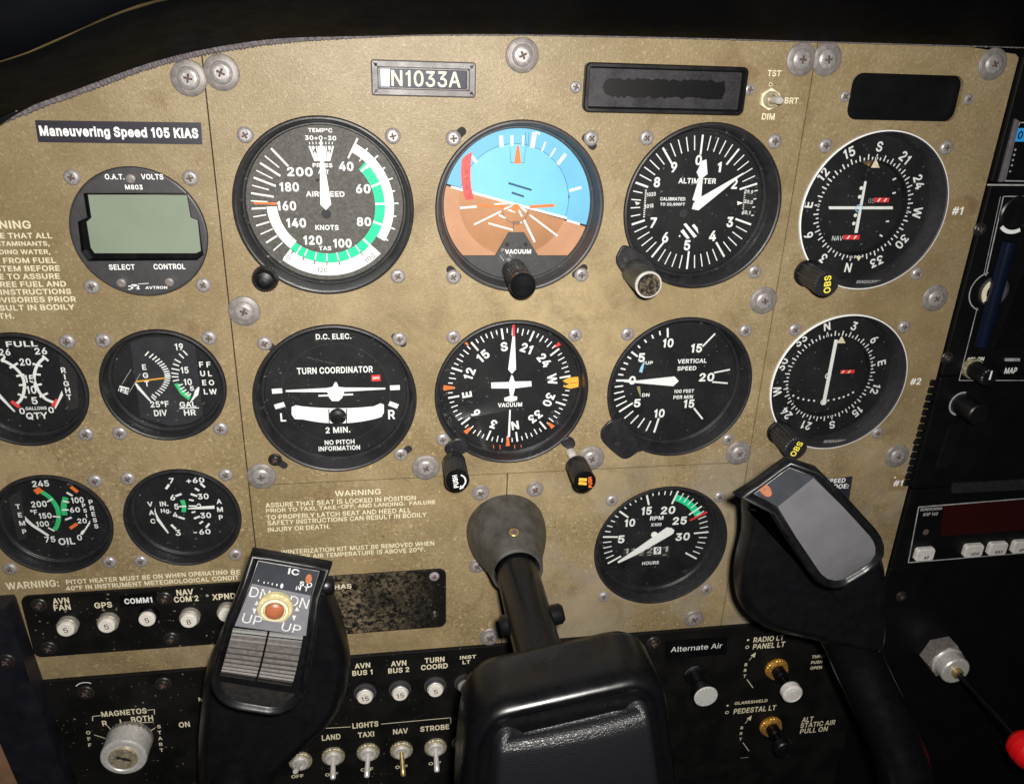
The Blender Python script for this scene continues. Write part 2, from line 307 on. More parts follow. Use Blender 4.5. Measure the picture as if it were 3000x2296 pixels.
# plain grotesque lettering outlines, glyph: [advance, loops] in thousandths of the type size
GLYPHS = json.loads(
    r'''{"#":[440,[[242,0,326,509,377,509,294,0],[10,140,19,192,400,192,391,140],[64,0,147,509,198,509,115,0],[40,316,49,368,429,368,421,316]]],"'":[206,[[78,318,70,509,136,509,128,318]]],"+":[453,[[198,34,198,364,255,364,255,34],[61,172,61,226,391,226,391,172]]],",":[188,[[38,-119,68,71,137,71,84,-119]]],"-":[453,[[337,244,337,188,114,188,114,244]]],".":[188,[[95,-4,78,-1,63,9,53,24,50,41,53,59,63,73,78,83,95,87,113,83,128,73,138,59,141,41,138,24,128,9,113,-1]]],"/":[249,[[235,533,71,-76,14,-76,178,533]]],"0":[453,[[227,-7,174,1,130,24,95,62,69,113,60,144,53,178,49,214,48,254,49,294,53,330,60,364,69,395,95,447,130,484,174,508,227,516,279,508,323,484,358,447,384,395,393,364,400,330,404,294,405,254,404,214,400,178,393,144,384,113,359,62,323,24,279,1],[227,50,261,56,290,74,313,103,330,144,340,194,344,254,340,314,330,365,313,405,290,435,261,453,227,460,192,453,163,435,140,405,123,365,113,314,109,254,113,194,123,144,140,103,163,74,192,56]]],"1":[330,[[240,509,240,0,172,0,172,410,80,372,80,425,130,445,165,470,185,509]]],"2":[453,[[64,0,64,47,234,229,261,257,282,282,299,305,311,327,318,348,320,371,317,397,308,419,293,436,273,449,250,457,224,460,196,457,172,447,153,433,139,413,130,390,127,362,66,362,71,405,86,442,111,473,143,496,182,511,225,516,268,511,306,497,337,474,361,445,376,411,381,372,378,345,371,318,357,290,336,259,306,223,267,180,153,60,389,57,389,0]]],"3":[453,[[218,-7,173,-3,133,10,98,30,70,57,52,91,44,132,109,132,115,107,126,87,144,71,165,59,191,52,219,50,248,53,275,61,297,74,315,93,325,116,329,145,326,172,316,196,299,217,275,234,242,244,201,248,157,248,157,299,288,448,70,452,70,509,372,509,372,461,211,278,211,289,264,288,308,276,344,253,371,222,387,186,393,145,387,103,370,66,344,36,309,12,266,-2]]],"4":[453,[[40,105,40,158,247,509,311,509,109,166,413,163,413,105],[282,0,282,121,282,146,282,318,343,318,343,0]]],"5":[453,[[221,-7,178,-2,140,11,108,32,83,60,66,93,60,130,122,130,127,108,138,89,154,73,173,60,196,52,221,50,250,53,276,64,298,82,314,104,324,131,328,162,324,193,314,221,297,244,275,262,248,273,218,277,192,275,167,268,145,258,128,246,67,253,96,509,366,509,366,452,151,452,134,301,155,315,178,325,203,331,229,334,263,330,294,321,321,306,345,285,364,260,379,231,388,199,391,163,385,117,369,76,343,41,309,15,268,-1]]],"6":[453,[[226,-7,182,-1,142,15,109,40,84,74,69,115,64,162,68,199,80,239,102,285,137,340,252,509,322,509,151,261,154,275,165,288,179,299,196,307,214,312,235,314,278,309,316,295,346,271,370,240,384,201,389,157,384,112,368,73,343,39,310,14,271,-2],[226,48,254,52,279,63,299,79,314,101,324,128,327,157,324,187,314,213,299,235,279,251,254,262,226,265,198,262,174,252,153,235,138,214,128,188,125,158,128,128,138,102,153,79,174,63,198,52]]],"7":[453,[[97,0,323,448,62,452,62,509,391,509,391,449,165,0]]],"8":[453,[[226,-7,178,-2,136,11,101,33,74,62,57,96,52,135,55,166,65,195,81,220,101,241,125,256,153,265,119,282,93,308,76,342,70,380,75,417,90,450,114,477,146,498,184,511,226,516,269,511,306,498,337,477,361,450,377,417,382,380,376,342,359,308,333,282,300,267,327,256,351,241,372,220,387,195,397,166,401,135,395,96,378,62,352,33,317,11,275,-2],[226,49,258,52,285,60,307,74,323,91,333,113,337,139,333,165,322,189,305,208,283,223,256,232,226,235,196,232,169,223,147,208,130,189,119,165,115,139,119,113,129,91,145,74,167,60,195,52],[226,290,252,292,274,300,293,313,307,330,316,351,319,376,316,399,308,420,294,437,275,449,252,457,226,460,200,457,177,449,159,437,145,420,136,399,133,376,136,351,145,330,159,313,178,300,201,292]]],"9":[453,[[226,516,271,510,310,494,343,468,368,434,384,393,389,347,385,309,373,270,350,224,315,168,200,0,130,0,301,248,299,234,287,221,273,210,257,202,238,196,218,195,175,199,137,214,106,237,83,269,68,307,64,352,69,397,85,436,110,469,143,494,182,510],[226,460,199,457,174,446,154,429,138,407,129,381,125,352,129,322,138,295,154,274,174,257,199,247,226,243,254,247,279,257,299,273,314,295,324,321,327,350,324,381,314,407,299,429,279,446,254,457]]],":":[188,[[95,-4,78,-1,63,9,53,24,50,41,53,59,63,73,78,83,95,87,113,83,128,73'''
    r''',138,59,141,41,138,24,128,9,113,-1],[95,271,78,274,63,284,53,299,50,316,53,334,63,349,78,359,95,362,113,359,128,349,138,334,141,316,138,299,128,284,113,274]]],"A":[480,[[16,0,201,509,276,509,463,0,395,0,287,302,276,334,264,372,250,420,232,478,245,478,228,419,213,371,191,302,85,0],[110,142,110,199,370,199,370,142]]],"B":[456,[[60,0,60,509,241,509,289,504,329,491,359,469,381,442,394,410,398,374,395,344,387,320,373,301,356,286,336,275,315,267,339,257,363,245,385,227,402,203,414,173,418,136,413,100,400,67,377,39,344,18,301,4,247,0],[125,57,245,57,296,63,330,80,349,105,355,137,352,161,342,184,327,203,306,218,279,228,248,231,125,231],[125,285,238,285,265,288,288,296,308,309,323,326,333,348,336,372,330,403,313,429,283,446,240,452,125,452]]],"C":[510,[[267,-7,235,-5,205,1,177,11,150,25,126,42,104,63,86,88,70,115,57,146,48,179,42,215,40,254,42,293,48,329,57,362,70,393,86,421,104,445,126,466,150,484,177,498,205,508,235,514,267,516,305,513,340,504,373,490,402,471,427,447,448,418,463,385,473,348,408,348,401,373,389,395,375,413,357,428,337,440,315,449,292,454,267,456,223,450,184,432,150,403,125,364,109,314,103,254,109,194,125,145,151,105,184,76,223,59,267,53,292,55,315,60,337,69,357,81,375,96,389,114,401,136,408,160,473,160,463,124,448,91,428,62,402,38,373,19,341,5,305,-4]]],"D":[502,[[219,0,96,0,96,57,215,57,272,63,318,81,354,110,379,149,394,198,399,255,394,312,379,361,354,399,320,428,275,446,221,452,93,452,93,509,225,509,261,507,294,501,325,492,353,478,399,441,433,391,446,361,455,329,460,293,462,255,460,217,455,181,446,149,433,119,417,92,398,68,376,48,351,31,322,17,291,8,256,2],[125,509,125,0,60,0,60,509]]],"E":[419,[[60,0,60,509,372,509,372,452,125,452,125,286,355,286,355,229,125,229,125,57,375,57,375,0]]],"F":[410,[[60,0,60,509,369,509,369,452,125,452,125,278,346,278,346,221,125,221,125,0]]],"G":[520,[[269,-7,236,-5,205,1,176,11,149,25,125,43,104,64,85,88,69,116,57,146,47,179,42,215,40,254,42,293,47,329,57,362,69,393,85,421,103,445,125,466,149,484,175,498,203,508,233,514,265,516,304,513,340,504,374,489,403,469,429,445,449,416,465,384,474,349,408,349,399,372,387,393,373,411,356,427,337,439,315,448,291,454,265,456,222,450,183,432,150,404,125,364,109,314,103,254,109,194,125,145,151,105,184,76,224,59,269,53,309,57,345,71,374,93,396,123,410,160,415,202,434,199,283,199,283,256,478,256,478,200,471,141,451,91,419,50,377,19,326,0]]],"H":[517,[[60,0,60,509,125,509,125,289,392,289,392,509,457,509,457,0,392,0,392,232,125,232,125,0]]],"I":[190,[[60,0,60,509,130,509,130,0]]],"J":[396,[[185,-7,124,3,75,33,57,55,44,81,36,111,33,145,33,173,98,173,98,145,104,104,122,74,149,56,185,50,220,56,248,74,266,104,272,145,272,509,336,509,336,145,334,111,326,81,313,55,294,33,246,3]]],"K":[467,[[104,145,104,216,122,239,139,261,157,282,174,303,193,324,212,344,364,509,448,509,231,276],[60,0,60,509,125,509,125,334,124,225,125,193,125,0],[372,0,188,259,228,309,449,0]]],"L":[393,[[60,0,60,509,125,509,125,57,361,57,361,0]]],"M":[628,[[60,0,60,509,152,509,277,187,282,174,287,159,299,123,305,103,311,84,322,49,307,49,318,83,330,121,342,158,348,174,352,187,476,509,568,509,568,0,504,0,504,291,504,327,505,369,506,413,507,457,505,433,498,409,482,363,474,341,467,322,461,305,456,291,342,0,286,0,170,291,165,304,159,321,145,361,129,408,121,432,112,457,119,457,120,416,121,372,122,328,122,291,122,0]]],"N":[523,[[60,0,60,509,136,509,343,183,352,169,363,151,375,130,388,107,401,82,414,55,405,54,402,81,401,108,400,134,399,157,399,195,399,509,463,509,463,0,387,0,202,290,177,331,164,354,148,381,108,452,119,454,122,384,124,328,125,307,125,291,125,0]]],"O":[533,[[267,-7,235,-5,205,1,177,11,150,25,126,42,105,63,86,88,70,115,57,146,48,179,42,215,40,254,42,293,48,329,57,362,70,393,86,421,105,445,126,466,150,484,177,498,205,508,235,514,267,516,299,514,329,508,357,498,384,484,408,466,429,445,448,421,464,393,477,362,486,329,491,293,493,254,491,215,486,179,477,146,464,115,448,88,429,63,408,42,384,25,357,11,329,1,299,-5],[267,53,310,59,349,76,383,105,408,144,425,194,430,254,425,314,408,365,383,404,3'''
    r'''49,433,310,450,267,456,223,450,184,433,151,404,125,364,109,314,103,254,109,194,125,144,151,105,184,76,223,59]]],"P":[445,[[60,0,60,509,235,509,289,503,332,487,366,462,390,430,404,391,409,348,404,304,390,265,366,233,332,207,289,191,235,186,109,186,109,242,233,242,269,246,297,256,318,272,333,294,342,319,344,348,342,376,333,402,318,423,297,439,268,449,232,452,125,452,125,0]]],"Q":[533,[[245,159,313,159,369,85,384,65,468,-48,401,-48,346,27,331,46],[267,-7,235,-5,205,1,177,11,150,25,126,42,105,63,86,88,70,115,57,146,48,179,42,215,40,254,42,293,48,329,57,362,70,393,86,421,105,445,126,466,150,484,177,498,205,508,235,514,267,516,299,514,329,508,357,498,384,484,408,466,429,445,448,421,464,393,477,362,486,329,491,293,493,254,491,215,486,179,477,146,464,115,448,88,429,63,408,42,384,25,357,11,329,1,299,-5],[267,53,310,59,349,76,383,105,408,144,425,194,430,254,425,314,408,365,383,404,349,433,310,450,267,456,223,450,184,433,151,404,125,364,109,314,103,254,109,194,125,144,151,105,184,76,223,59]]],"R":[449,[[60,0,60,509,236,509,290,504,333,489,367,465,390,433,405,395,409,352,405,309,390,271,367,240,333,217,289,203,236,198,96,198,96,255,234,255,269,258,298,267,319,281,334,300,342,324,345,352,342,380,334,405,319,425,298,440,269,449,233,452,125,452,125,0],[353,0,230,229,303,229,428,0]]],"S":[447,[[224,-9,172,-4,128,9,91,31,64,60,46,96,38,137,104,137,110,110,123,88,142,71,166,59,194,52,224,49,257,52,286,60,311,74,329,92,341,114,346,139,342,161,332,179,316,193,296,205,272,214,245,222,184,239,128,260,86,289,60,326,52,372,58,413,75,448,102,476,138,498,180,511,227,516,275,511,316,498,351,476,377,449,394,415,401,378,337,378,326,412,302,437,267,453,225,459,194,456,167,448,145,435,129,418,118,398,115,376,119,352,131,334,148,319,169,308,191,300,212,293,264,279,287,272,312,264,336,252,359,238,379,220,395,198,405,171,408,139,403,99,386,64,360,34,323,11,278,-4]]],"T":[449,[[32,452,32,509,417,509,417,452,257,452,257,0,193,0,193,452]]],"U":[517,[[259,-8,203,-2,154,15,114,43,85,80,66,124,60,173,60,509,124,509,124,178,128,144,141,113,160,87,187,68,220,56,259,52,298,56,331,68,357,87,377,113,389,144,393,178,393,509,457,509,457,173,451,124,433,80,403,43,363,15,315,-2]]],"V":[480,[[204,0,16,509,84,509,192,206,203,176,215,137,230,89,248,31,235,31,252,90,267,138,279,176,290,206,395,509,463,509,278,0]]],"W":[686,[[155,0,16,509,82,509,163,196,170,171,175,145,187,94,192,67,197,40,189,40,194,67,200,94,205,120,211,145,224,196,306,509,380,509,462,196,468,171,474,145,486,94,492,67,497,40,488,40,493,67,499,94,504,120,510,145,523,196,603,509,670,509,530,0,455,0,368,323,359,356,351,391,344,431,336,475,350,475,342,433,335,395,327,359,318,323,230,0]]],"X":[474,[[18,0,217,284,217,236,29,509,104,509,178,400,192,379,204,361,214,345,223,329,233,312,243,292,232,292,243,311,252,329,261,345,272,361,284,379,298,400,374,509,446,509,259,239,259,287,456,0,382,0,292,129,279,149,268,165,259,180,250,195,241,212,230,231,244,231,235,213,225,196,216,181,206,166,195,149,182,129,91,0]]],"Y":[472,[[203,0,203,208,16,509,91,509,192,344,208,318,222,292,236,264,250,230,224,230,237,265,251,293,265,318,280,344,381,509,455,509,268,208,268,0]]],"Z":[438,[[42,0,42,46,273,385,289,408,306,431,341,476,348,454,317,453,285,452,223,452,40,452,40,509,397,509,397,462,169,129,152,105,134,81,97,33,90,54,121,56,152,57,214,57,399,57,399,0]]],"a":[389,[[160,-9,126,-5,94,5,68,22,48,45,35,73,30,108,34,138,43,161,58,179,78,193,100,203,125,211,152,216,178,220,209,224,234,227,252,230,265,235,273,243,276,255,273,279,267,297,256,311,240,322,220,329,196,331,171,329,149,322,132,313,118,301,107,288,100,274,41,291,57,322,79,346,104,364,133,375,163,382,194,384,215,383,239,379,263,372,286,360,306,343,322,320,333,290,337,251,337,0,277,0,277,52,264,38,252,25,236,12,215,1,190,-6],[170,45,202,49,228,59,248,74,263,93,272,115,276,138,276,190,270,186,259,182,246,179,231,176,216,173,200,171,175,168,154,164,134,159,117,150,103,139,95,124,92,105,94,87,102,72,114,61,130,52,149,47]]],"d":[424,[[195,-8,151,-2,111,16,79,45,55,84,39,133,34,189,39,'''
    r'''245,55,293,79,332,112,361,151,378,196,384,228,381,253,373,272,360,287,346,298,331,306,319,311,509,372,509,372,0,313,0,313,59,307,59,298,46,287,31,272,17,252,4,227,-5],[205,47,236,51,263,65,284,86,299,115,309,150,312,189,309,229,300,263,284,291,263,312,237,325,205,330,172,325,145,311,124,290,108,261,99,227,96,189,99,151,109,117,124,88,145,66,172,51]]],"e":[404,[[212,-8,161,-2,117,16,82,46,56,85,40,132,34,187,39,242,55,290,81,329,115,359,157,378,205,384,236,382,266,374,294,361,319,341,341,315,357,282,368,242,371,194,371,169,75,169,75,221,338,221,310,202,307,237,298,269,283,294,263,314,237,326,205,330,173,326,146,313,125,294,109,270,99,241,96,211,96,178,100,139,110,106,128,80,151,61,179,50,212,46,234,48,254,53,271,61,285,73,297,88,306,105,365,91,353,63,335,39,311,19,283,4,249,-5]]],"g":[425,[[207,-151,168,-148,134,-140,105,-127,82,-110,64,-91,51,-69,101,-41,110,-53,122,-66,136,-78,154,-88,178,-95,207,-97,249,-92,282,-75,304,-47,311,-6,311,68,298,56,287,41,272,28,252,16,227,8,195,5,152,10,113,27,80,53,55,90,39,136,34,191,39,246,55,293,80,332,112,361,152,378,196,384,228,382,253,373,273,360,288,346,299,331,308,319,313,379,372,379,372,-9,367,-54,350,-90,324,-117,291,-136,251,-147],[205,59,237,63,264,75,285,95,300,121,309,154,312,193,309,231,300,264,285,291,264,312,237,325,205,330,172,325,145,312,124,290,109,262,99,229,96,193,99,155,109,123,124,96,145,76,172,63]]],"i":[167,[[53,0,53,379,114,379,114,0],[84,443,67,446,54,455,44,468,41,483,44,499,54,512,67,521,84,524,100,521,114,512,123,499,126,483,123,468,114,455,100,446]]],"j":[167,[[53,379,114,379,114,-30,111,-63,102,-90,86,-113,65,-129,37,-139,4,-143,-10,-143,-10,-87,2,-87,25,-83,40,-72,50,-54,53,-29],[83,443,67,446,53,455,44,468,41,483,44,499,53,512,67,521,83,524,100,521,114,512,123,499,126,483,123,468,114,455,100,446]]],"l":[189,[[139,-2,101,3,74,20,58,47,53,84,53,509,114,509,114,99,115,77,120,62,130,54,146,52,154,52,160,53,170,54,181,3,172,1,162,-1,151,-2]]],"m":[610,[[53,0,53,379,112,379,112,295,118,323,132,346,151,363,172,376,195,384,219,386,257,380,287,361,309,331,321,295,312,295,322,321,337,343,357,361,381,375,407,383,437,386,468,383,497,372,522,354,541,328,553,296,557,255,557,0,496,0,496,254,490,289,473,313,447,326,419,330,395,328,374,320,358,307,345,290,338,270,335,247,335,0,274,0,274,260,269,288,253,311,229,326,199,330,178,328,158,320,140,307,126,289,117,266,114,238,114,0]]],"n":[410,[[114,227,114,0,53,0,53,379,112,379,112,287,102,287,124,332,152,362,187,379,227,384,264,380,295,369,321,349,341,321,353,285,357,240,357,0,296,0,296,235,290,275,273,304,246,323,210,329,184,326,161,317,141,303,126,283,117,257]]],"o":[415,[[207,-8,159,-2,117,16,82,46,56,85,40,133,34,187,40,243,56,291,82,330,117,360,159,378,207,384,256,378,299,360,333,330,359,291,376,243,381,187,376,133,359,85,333,46,299,16,256,-2],[207,46,242,51,270,66,292,89,307,117,316,151,319,187,316,224,307,258,292,287,270,310,242,325,207,330,173,325,145,310,124,287,108,258,99,224,96,187,99,151,108,117,124,89,145,66,173,51]]],"p":[424,[[53,-143,53,379,112,379,112,319,118,319,126,331,137,346,152,360,171,373,197,381,229,384,274,378,313,361,345,332,370,293,385,245,390,189,385,133,370,84,346,45,313,16,274,-2,229,-8,198,-5,173,4,153,17,138,31,127,46,118,59,114,-143],[220,47,253,51,279,66,301,88,316,117,325,151,328,189,325,227,316,261,301,290,280,311,253,325,220,330,188,325,161,312,140,291,125,263,116,229,113,189,116,150,125,115,140,86,162,65,188,51]]],"r":[259,[[53,0,53,379,112,379,112,321,130,347,152,367,181,380,213,385,221,385,229,384,237,384,243,384,243,322,230,324,219,325,207,326,182,323,159,315,140,301,126,284,117,262,114,237,114,0]]],"s":[365,[[182,-8,145,-5,112,3,84,18,62,38,45,63,36,94,94,107,105,79,124,60,150,49,181,45,217,50,244,62,262,81,268,103,265,121,254,136,237,147,212,155,149,170,104,186,72,208,53,237,47,274,51,305,65,332,87,354,115,370,149,381,187,384,223,381,254,372,279,358,299,339,314,316,324,290,268,277,258,298,243,316,219,328,187,333,156,329,131,317,114,299,109,277,112,258,124,243,144,232,172,223,229,209,275,19'''
    r'''4,306,171,325,142,331,107,326,75,312,47,290,24,260,6,223,-5]]],"t":[227,[[204,379,204,327,6,327,6,379],[65,471,126,471,126,98,128,76,136,61,150,53,170,50,177,50,185,51,194,52,202,54,213,2,203,-1,192,-3,180,-4,168,-4,125,2,92,21,72,52,65,93]]],"u":[410,[[182,-5,146,-1,115,11,89,31,69,59,57,95,53,139,53,379,114,379,114,144,119,105,137,75,164,56,200,50,226,53,249,62,268,77,283,97,293,122,296,153,296,379,357,379,357,0,298,0,298,92,307,92,286,47,257,17,222,0]]],"v":[389,[[163,0,17,379,84,379,165,155,177,121,187,87,196,53,206,21,184,21,194,53,203,87,213,121,224,155,305,379,371,379,226,0]]],"w":[567,[[138,0,23,379,87,379,133,214,143,177,154,137,165,91,175,41,165,41,175,90,186,135,196,176,206,214,252,379,316,379,362,214,371,176,382,136,392,91,402,41,391,41,402,90,413,135,423,176,434,214,480,379,545,379,429,0,368,0,319,172,305,225,297,252,291,280,277,338,291,338,277,280,263,225,255,198,248,172,199,0]]],"x":[379,[[21,0,171,218,171,171,29,379,100,379,147,306,164,279,179,253,193,229,207,206,175,206,190,229,202,253,216,279,233,306,282,379,352,379,209,169,209,214,358,0,287,0,231,85,214,112,200,136,187,159,173,182,205,182,191,159,178,136,165,112,148,85,91,0]]],"y":[389,[[47,-139,61,-86,71,-87,88,-90,104,-89,118,-84,130,-74,141,-58,151,-36,163,-1,17,379,84,379,165,155,177,121,187,87,196,53,206,21,184,21,193,53,202,87,212,121,224,155,305,379,371,379,204,-58,191,-85,177,-107,159,-124,139,-136,117,-143,91,-145,77,-145,65,-143,54,-141]]],"°":[316,[[158,283,128,287,101,298,77,316,59,340,47,367,43,397,47,428,59,455,77,479,101,497,128,509,158,513,188,509,216,497,239,479,257,455,269,428,273,397,269,367,257,340,239,316,216,298,188,287],[158,334,175,336,190,343,203,353,213,366,220,381,222,397,220,414,213,430,203,443,190,453,175,459,158,462,141,459,126,453,113,443,103,430,97,414,95,397,97,381,103,366,113,353,126,343,141,336]]]}''')
_tc = {}
_gc = {}
def glyph_geo(ch, bold):
    """triangulated glyph: outlines thickened by bold, triangles kept by their winding"""
    key = (ch, bold)
    if key in _gc: return _gc[key]
    adv, loops = GLYPHS.get(ch) or GLYPHS['-']
    L_ = [offset([(l[2 * i] / 1000, l[2 * i + 1] / 1000) for i in range(len(l) // 2)], -bold) for l in loops]
    vs = []; es = []
    for l in L_:
        k = len(vs); vs += [Vector(p) for p in l]; es += [(k + i, k + (i + 1) % len(l)) for i in range(len(l))]
    ov, oe, of, _a, _b, _c = delaunay_2d_cdt(vs, es, [], 0, 1e-6)
    def inside(x, y):
        c = 0
        for l in L_:
            for i in range(len(l)):
                (x0, y0), (x1, y1) = l[i - 1], l[i]
                if (y0 > y) != (y1 > y) and x < (x1 - x0) * (y - y0) / (y1 - y0) + x0: c += 1 if y1 > y0 else -1
        return c != 0
    tris = []
    for f in of:
        cx = sum(ov[i][0] for i in f) / len(f); cy = sum(ov[i][1] for i in f) / len(f)
        if inside(cx, cy): tris.append(tuple(f))
    _gc[key] = (adv, [(v[0], v[1]) for v in ov], tris); return _gc[key]
def text_geo(s, bold):
    key = (s, bold)
    if key in _tc: return _tc[key]
    pen = 0.0; vs = []; fs = []
    for ch in s:
        if ch == ' ': pen += 0.20; continue
        adv, gv, gf = glyph_geo(ch, bold); k = len(vs)
        vs += [(pen + x, y) for x, y in gv]; fs += [tuple(k + i for i in f) for f in gf]; pen += adv / 1000 + bold * 1.4
    used = {i for f in fs for i in f}
    x0 = min(vs[i][0] for i in used); x1 = max(vs[i][0] for i in used); y0 = min(vs[i][1] for i in used); y1 = max(vs[i][1] for i in used)
    vs = [((x - (x0 + x1) / 2), (y - (y0 + y1) / 2)) for x, y in vs]; out = []
    for f in fs:
        a = sum(vs[f[i]][0] * vs[f[(i + 1) % len(f)]][1] - vs[f[(i + 1) % len(f)]][0] * vs[f[i]][1] for i in range(len(f)))
        out.append(f if a > 0 else f[::-1])
    _tc[key] = (vs, out, x1 - x0, y1 - y0); return _tc[key]

def ring_pts(r, n, z, cx=0, cy=0): return [(cx + r * math.cos(2 * PI * i / n), cy + r * math.sin(2 * PI * i / n), z) for i in range(n)]
class MB:
    def __init__(s): s.v = []; s.f = []; s.m = []; s.sm = []; s.names = []; s.bev = None
    def mi(s, m):
        if m not in s.names: s.names.append(m)
        return s.names.index(m)
    def add(s, vs, fs, m, smooth=False):
        k = len(s.v); s.v += [tuple(v) for v in vs]; i = s.mi(m)
        for f in fs: s.f.append(tuple(k + a for a in f)); s.m.append(i); s.sm.append(smooth)
        return s
    def disk(s, r, z, m, n=64, cx=0, cy=0): return s.add(ring_pts(r, n, z, cx, cy), [tuple(range(n))], m)
    def ring(s, r0, r1, z, m, n=64, cx=0, cy=0):
        return s.add(ring_pts(r0, n, z, cx, cy) + ring_pts(r1, n, z, cx, cy), [(i, n + i, n + (i + 1) % n, (i + 1) % n) for i in range(n)], m)
    def lathe(s, prof, m, n=64, cx=0, cy=0, smooth=True, cap=True):
        """prof: (r, z) from the base outwards to the front; m one material or a list per segment"""
        k = len(prof); vs = []
        for r, z in prof: vs += ring_pts(max(r, 1e-4), n, z, cx, cy)
        for j in range(k - 1):
            mm = m if isinstance(m, str) else m[j]
            s.add(vs[j * n:(j + 2) * n], [(i, (i + 1) % n, n + (i + 1) % n, n + i) for i in range(n)], mm, smooth)
        if cap: s.add(vs[-n:], [tuple(range(n))], m if isinstance(m, str) else m[-1])
        return s
    def knurl(s, r, z0, z1, m, n=28, amp=0.35, cx=0, cy=0, tip=0.6):
        N = n * 2; a = [];
        for (rr, z) in ((r, z0), (r, z1 - tip), (r - tip, z1)):
            a.append([(cx + (rr - (amp if i % 2 else 0)) * math.cos(2 * PI * i / N), cy + (rr - (amp if i % 2 else 0)) * math.sin(2 * PI * i / N), z) for i in range(N)])
        for j in range(2): s.add(a[j] + a[j + 1], [(i, (i + 1) % N, N + (i + 1) % N, N + i) for i in range(N)], m)
        return s.add(a[2], [tuple(range(N))], m)
    def arc(s, r0, r1, a0, a1, z, m, cx=0, cy=0):
        n = max(2, int(abs(a1 - a0) / 3)); vs = []
        for i in range(n + 1):
            a = R(a0 + (a1 - a0) * i / n)
            for r in (r0, r1): vs.append((cx + r * math.sin(a), cy + r * math.cos(a), z))
        return s.add(vs, [(2 * i, 2 * i + 1, 2 * i + 3, 2 * i + 2)[::(-1 if a1 > a0 else 1)] for i in range(n)], m)
    def line(s, p, q, w, z, m):
        dx, dy = q[0] - p[0], q[1] - p[1]; l = math.hypot(dx, dy) or 1; nx, ny = -dy / l * w / 2, dx / l * w / 2
        return s.poly([(p[0] - nx, p[1] - ny), (q[0] - nx, q[1] - ny), (q[0] + nx, q[1] + ny), (p[0] + nx, p[1] + ny)], z, m)
    def tick(s, a, r0, r1, w, z, m='white_print', cx=0, cy=0):
        t = R(a); return s.line((cx + r0 * math.sin(t), cy + r0 * math.cos(t)), (cx + r1 * math.sin(t), cy + r1 * math.cos(t)), w, z, m)
    def poly(s, pts, z, m):
        a = sum(pts[i][0] * pts[(i + 1) % len(pts)][1] - pts[(i + 1) % len(pts)][0] * pts[i][1] for i in range(len(pts)))
        if a < 0: pts = pts[::-1]
        return s.add([(x, y, z) for x, y in pts], [tuple(range(len(pts)))], m)
    def prism(s, pts, z0, z1, m, ch=0.0, smooth=False):
        a = sum(pts[i][0] * pts[(i + 1) % len(pts)][1] - pts[(i + 1) % len(pts)][0] * pts[i][1] for i in range(len(pts)))
        if a < 0: pts = pts[::-1]
        if ch: rings = [(0, z0), (0, z1 - ch), (-ch * 0.3, z1 - ch * 0.3), (-ch, z1)]
        else: rings = [(0, z0), (0, z1)]
        return s.loft([[(x, y, z) for x, y in offset(pts, o)] for o, z in rings], m, smooth=smooth)
    def loft(s, rings, m, smooth=True, cap0=False, cap1=True):
        n = len(rings[0]); vs = [p for r in rings for p in r]
        s.add(vs, [(j * n + i, j * n + (i + 1) % n, (j + 1) * n + (i + 1) % n, (j + 1) * n + i) for j in range(len(rings) - 1) for i in range(n)], m, smooth)
        if cap1: s.add(rings[-1], [tuple(range(n))], m)
        if cap0: s.add(rings[0], [tuple(range(n))[::-1]], m)
        return s
    def box(s, x0, x1, y0, y1, z0, z1, m, ch=0.0):
        return s.prism([(x0, y0), (x1, y0), (x1, y1), (x0, y1)], z0, z1, m, ch)
    def tube(s, path, rad, m, n=16, cap=True):
        rings = []; up = Vector((0.31, 0.2, 0.93))
        for i, p in enumerate(path):
            p = Vector(p); a = Vector(path[max(0, i - 1)]); b = Vector(path[min(len(path) - 1, i + 1)])
            t = (b - a).normalized(); x = t.cross(up).normalized(); y = t.cross(x)
            r = rad[i] if isinstance(rad, (list, tuple)) else rad
            rings.append([tuple(p + (x * math.cos(2 * PI * k / n) + y * math.sin(2 * PI * k / n)) * r) for k in range(n)])
        return s.loft(rings, m, True, cap, cap)
    def textc(s, t, c, h, ang=0, m='white_print', z=0.1, wf=1.0, bold=0.022, w=None, shear=0.0):
        vs, fs, W_, H_ = text_geo(t, bold); ky = h / H_; kx = ky * wf
        if w: kx = w / W_
        ca, sa = math.cos(ang), math.sin(ang)
        s.add([(c[0] + (x * kx + shear * y * ky) * ca - y * ky * sa, c[1] + (x * kx + shear * y * ky) * sa + y * ky * ca, z) for x, y in vs], fs, m)
        return s
    def tx(s, fr, t, x0, x1, y, hpx, m='white_print', z=0.1, bold=0.022, shear=0.0):
        """horizontal lettering read between x0 and x1 at height y of a photo frame"""
        a = fr(x0, y); b = fr(x1, y); c = fr((x0 + x1) / 2, y)
        return s.textc(t, c, fr.h((x0 + x1) / 2, y, hpx), 0, m, z, bold=bold, w=b[0] - a[0], shear=shear)
    def build(s, name, parent=None, loc=None, rot=None):
        me = bpy.data.meshes.new(name); me.from_pydata([(x * MM, y * MM, z * MM) for x, y, z in s.v], [], s.f)
        for n in s.names: me.materials.append(MATS[n])
        me.polygons.foreach_set('material_index', s.m); me.polygons.foreach_set('use_smooth', s.sm); me.validate(); me.update()
        o = bpy.data.objects.new(name, me); COL.objects.link(o)
        if parent: o.parent = parent
        else: place(o, *(loc or (0, 0, 0)), rot or 0)
        if loc and parent: o.location = Vector(loc) * MM
        return o
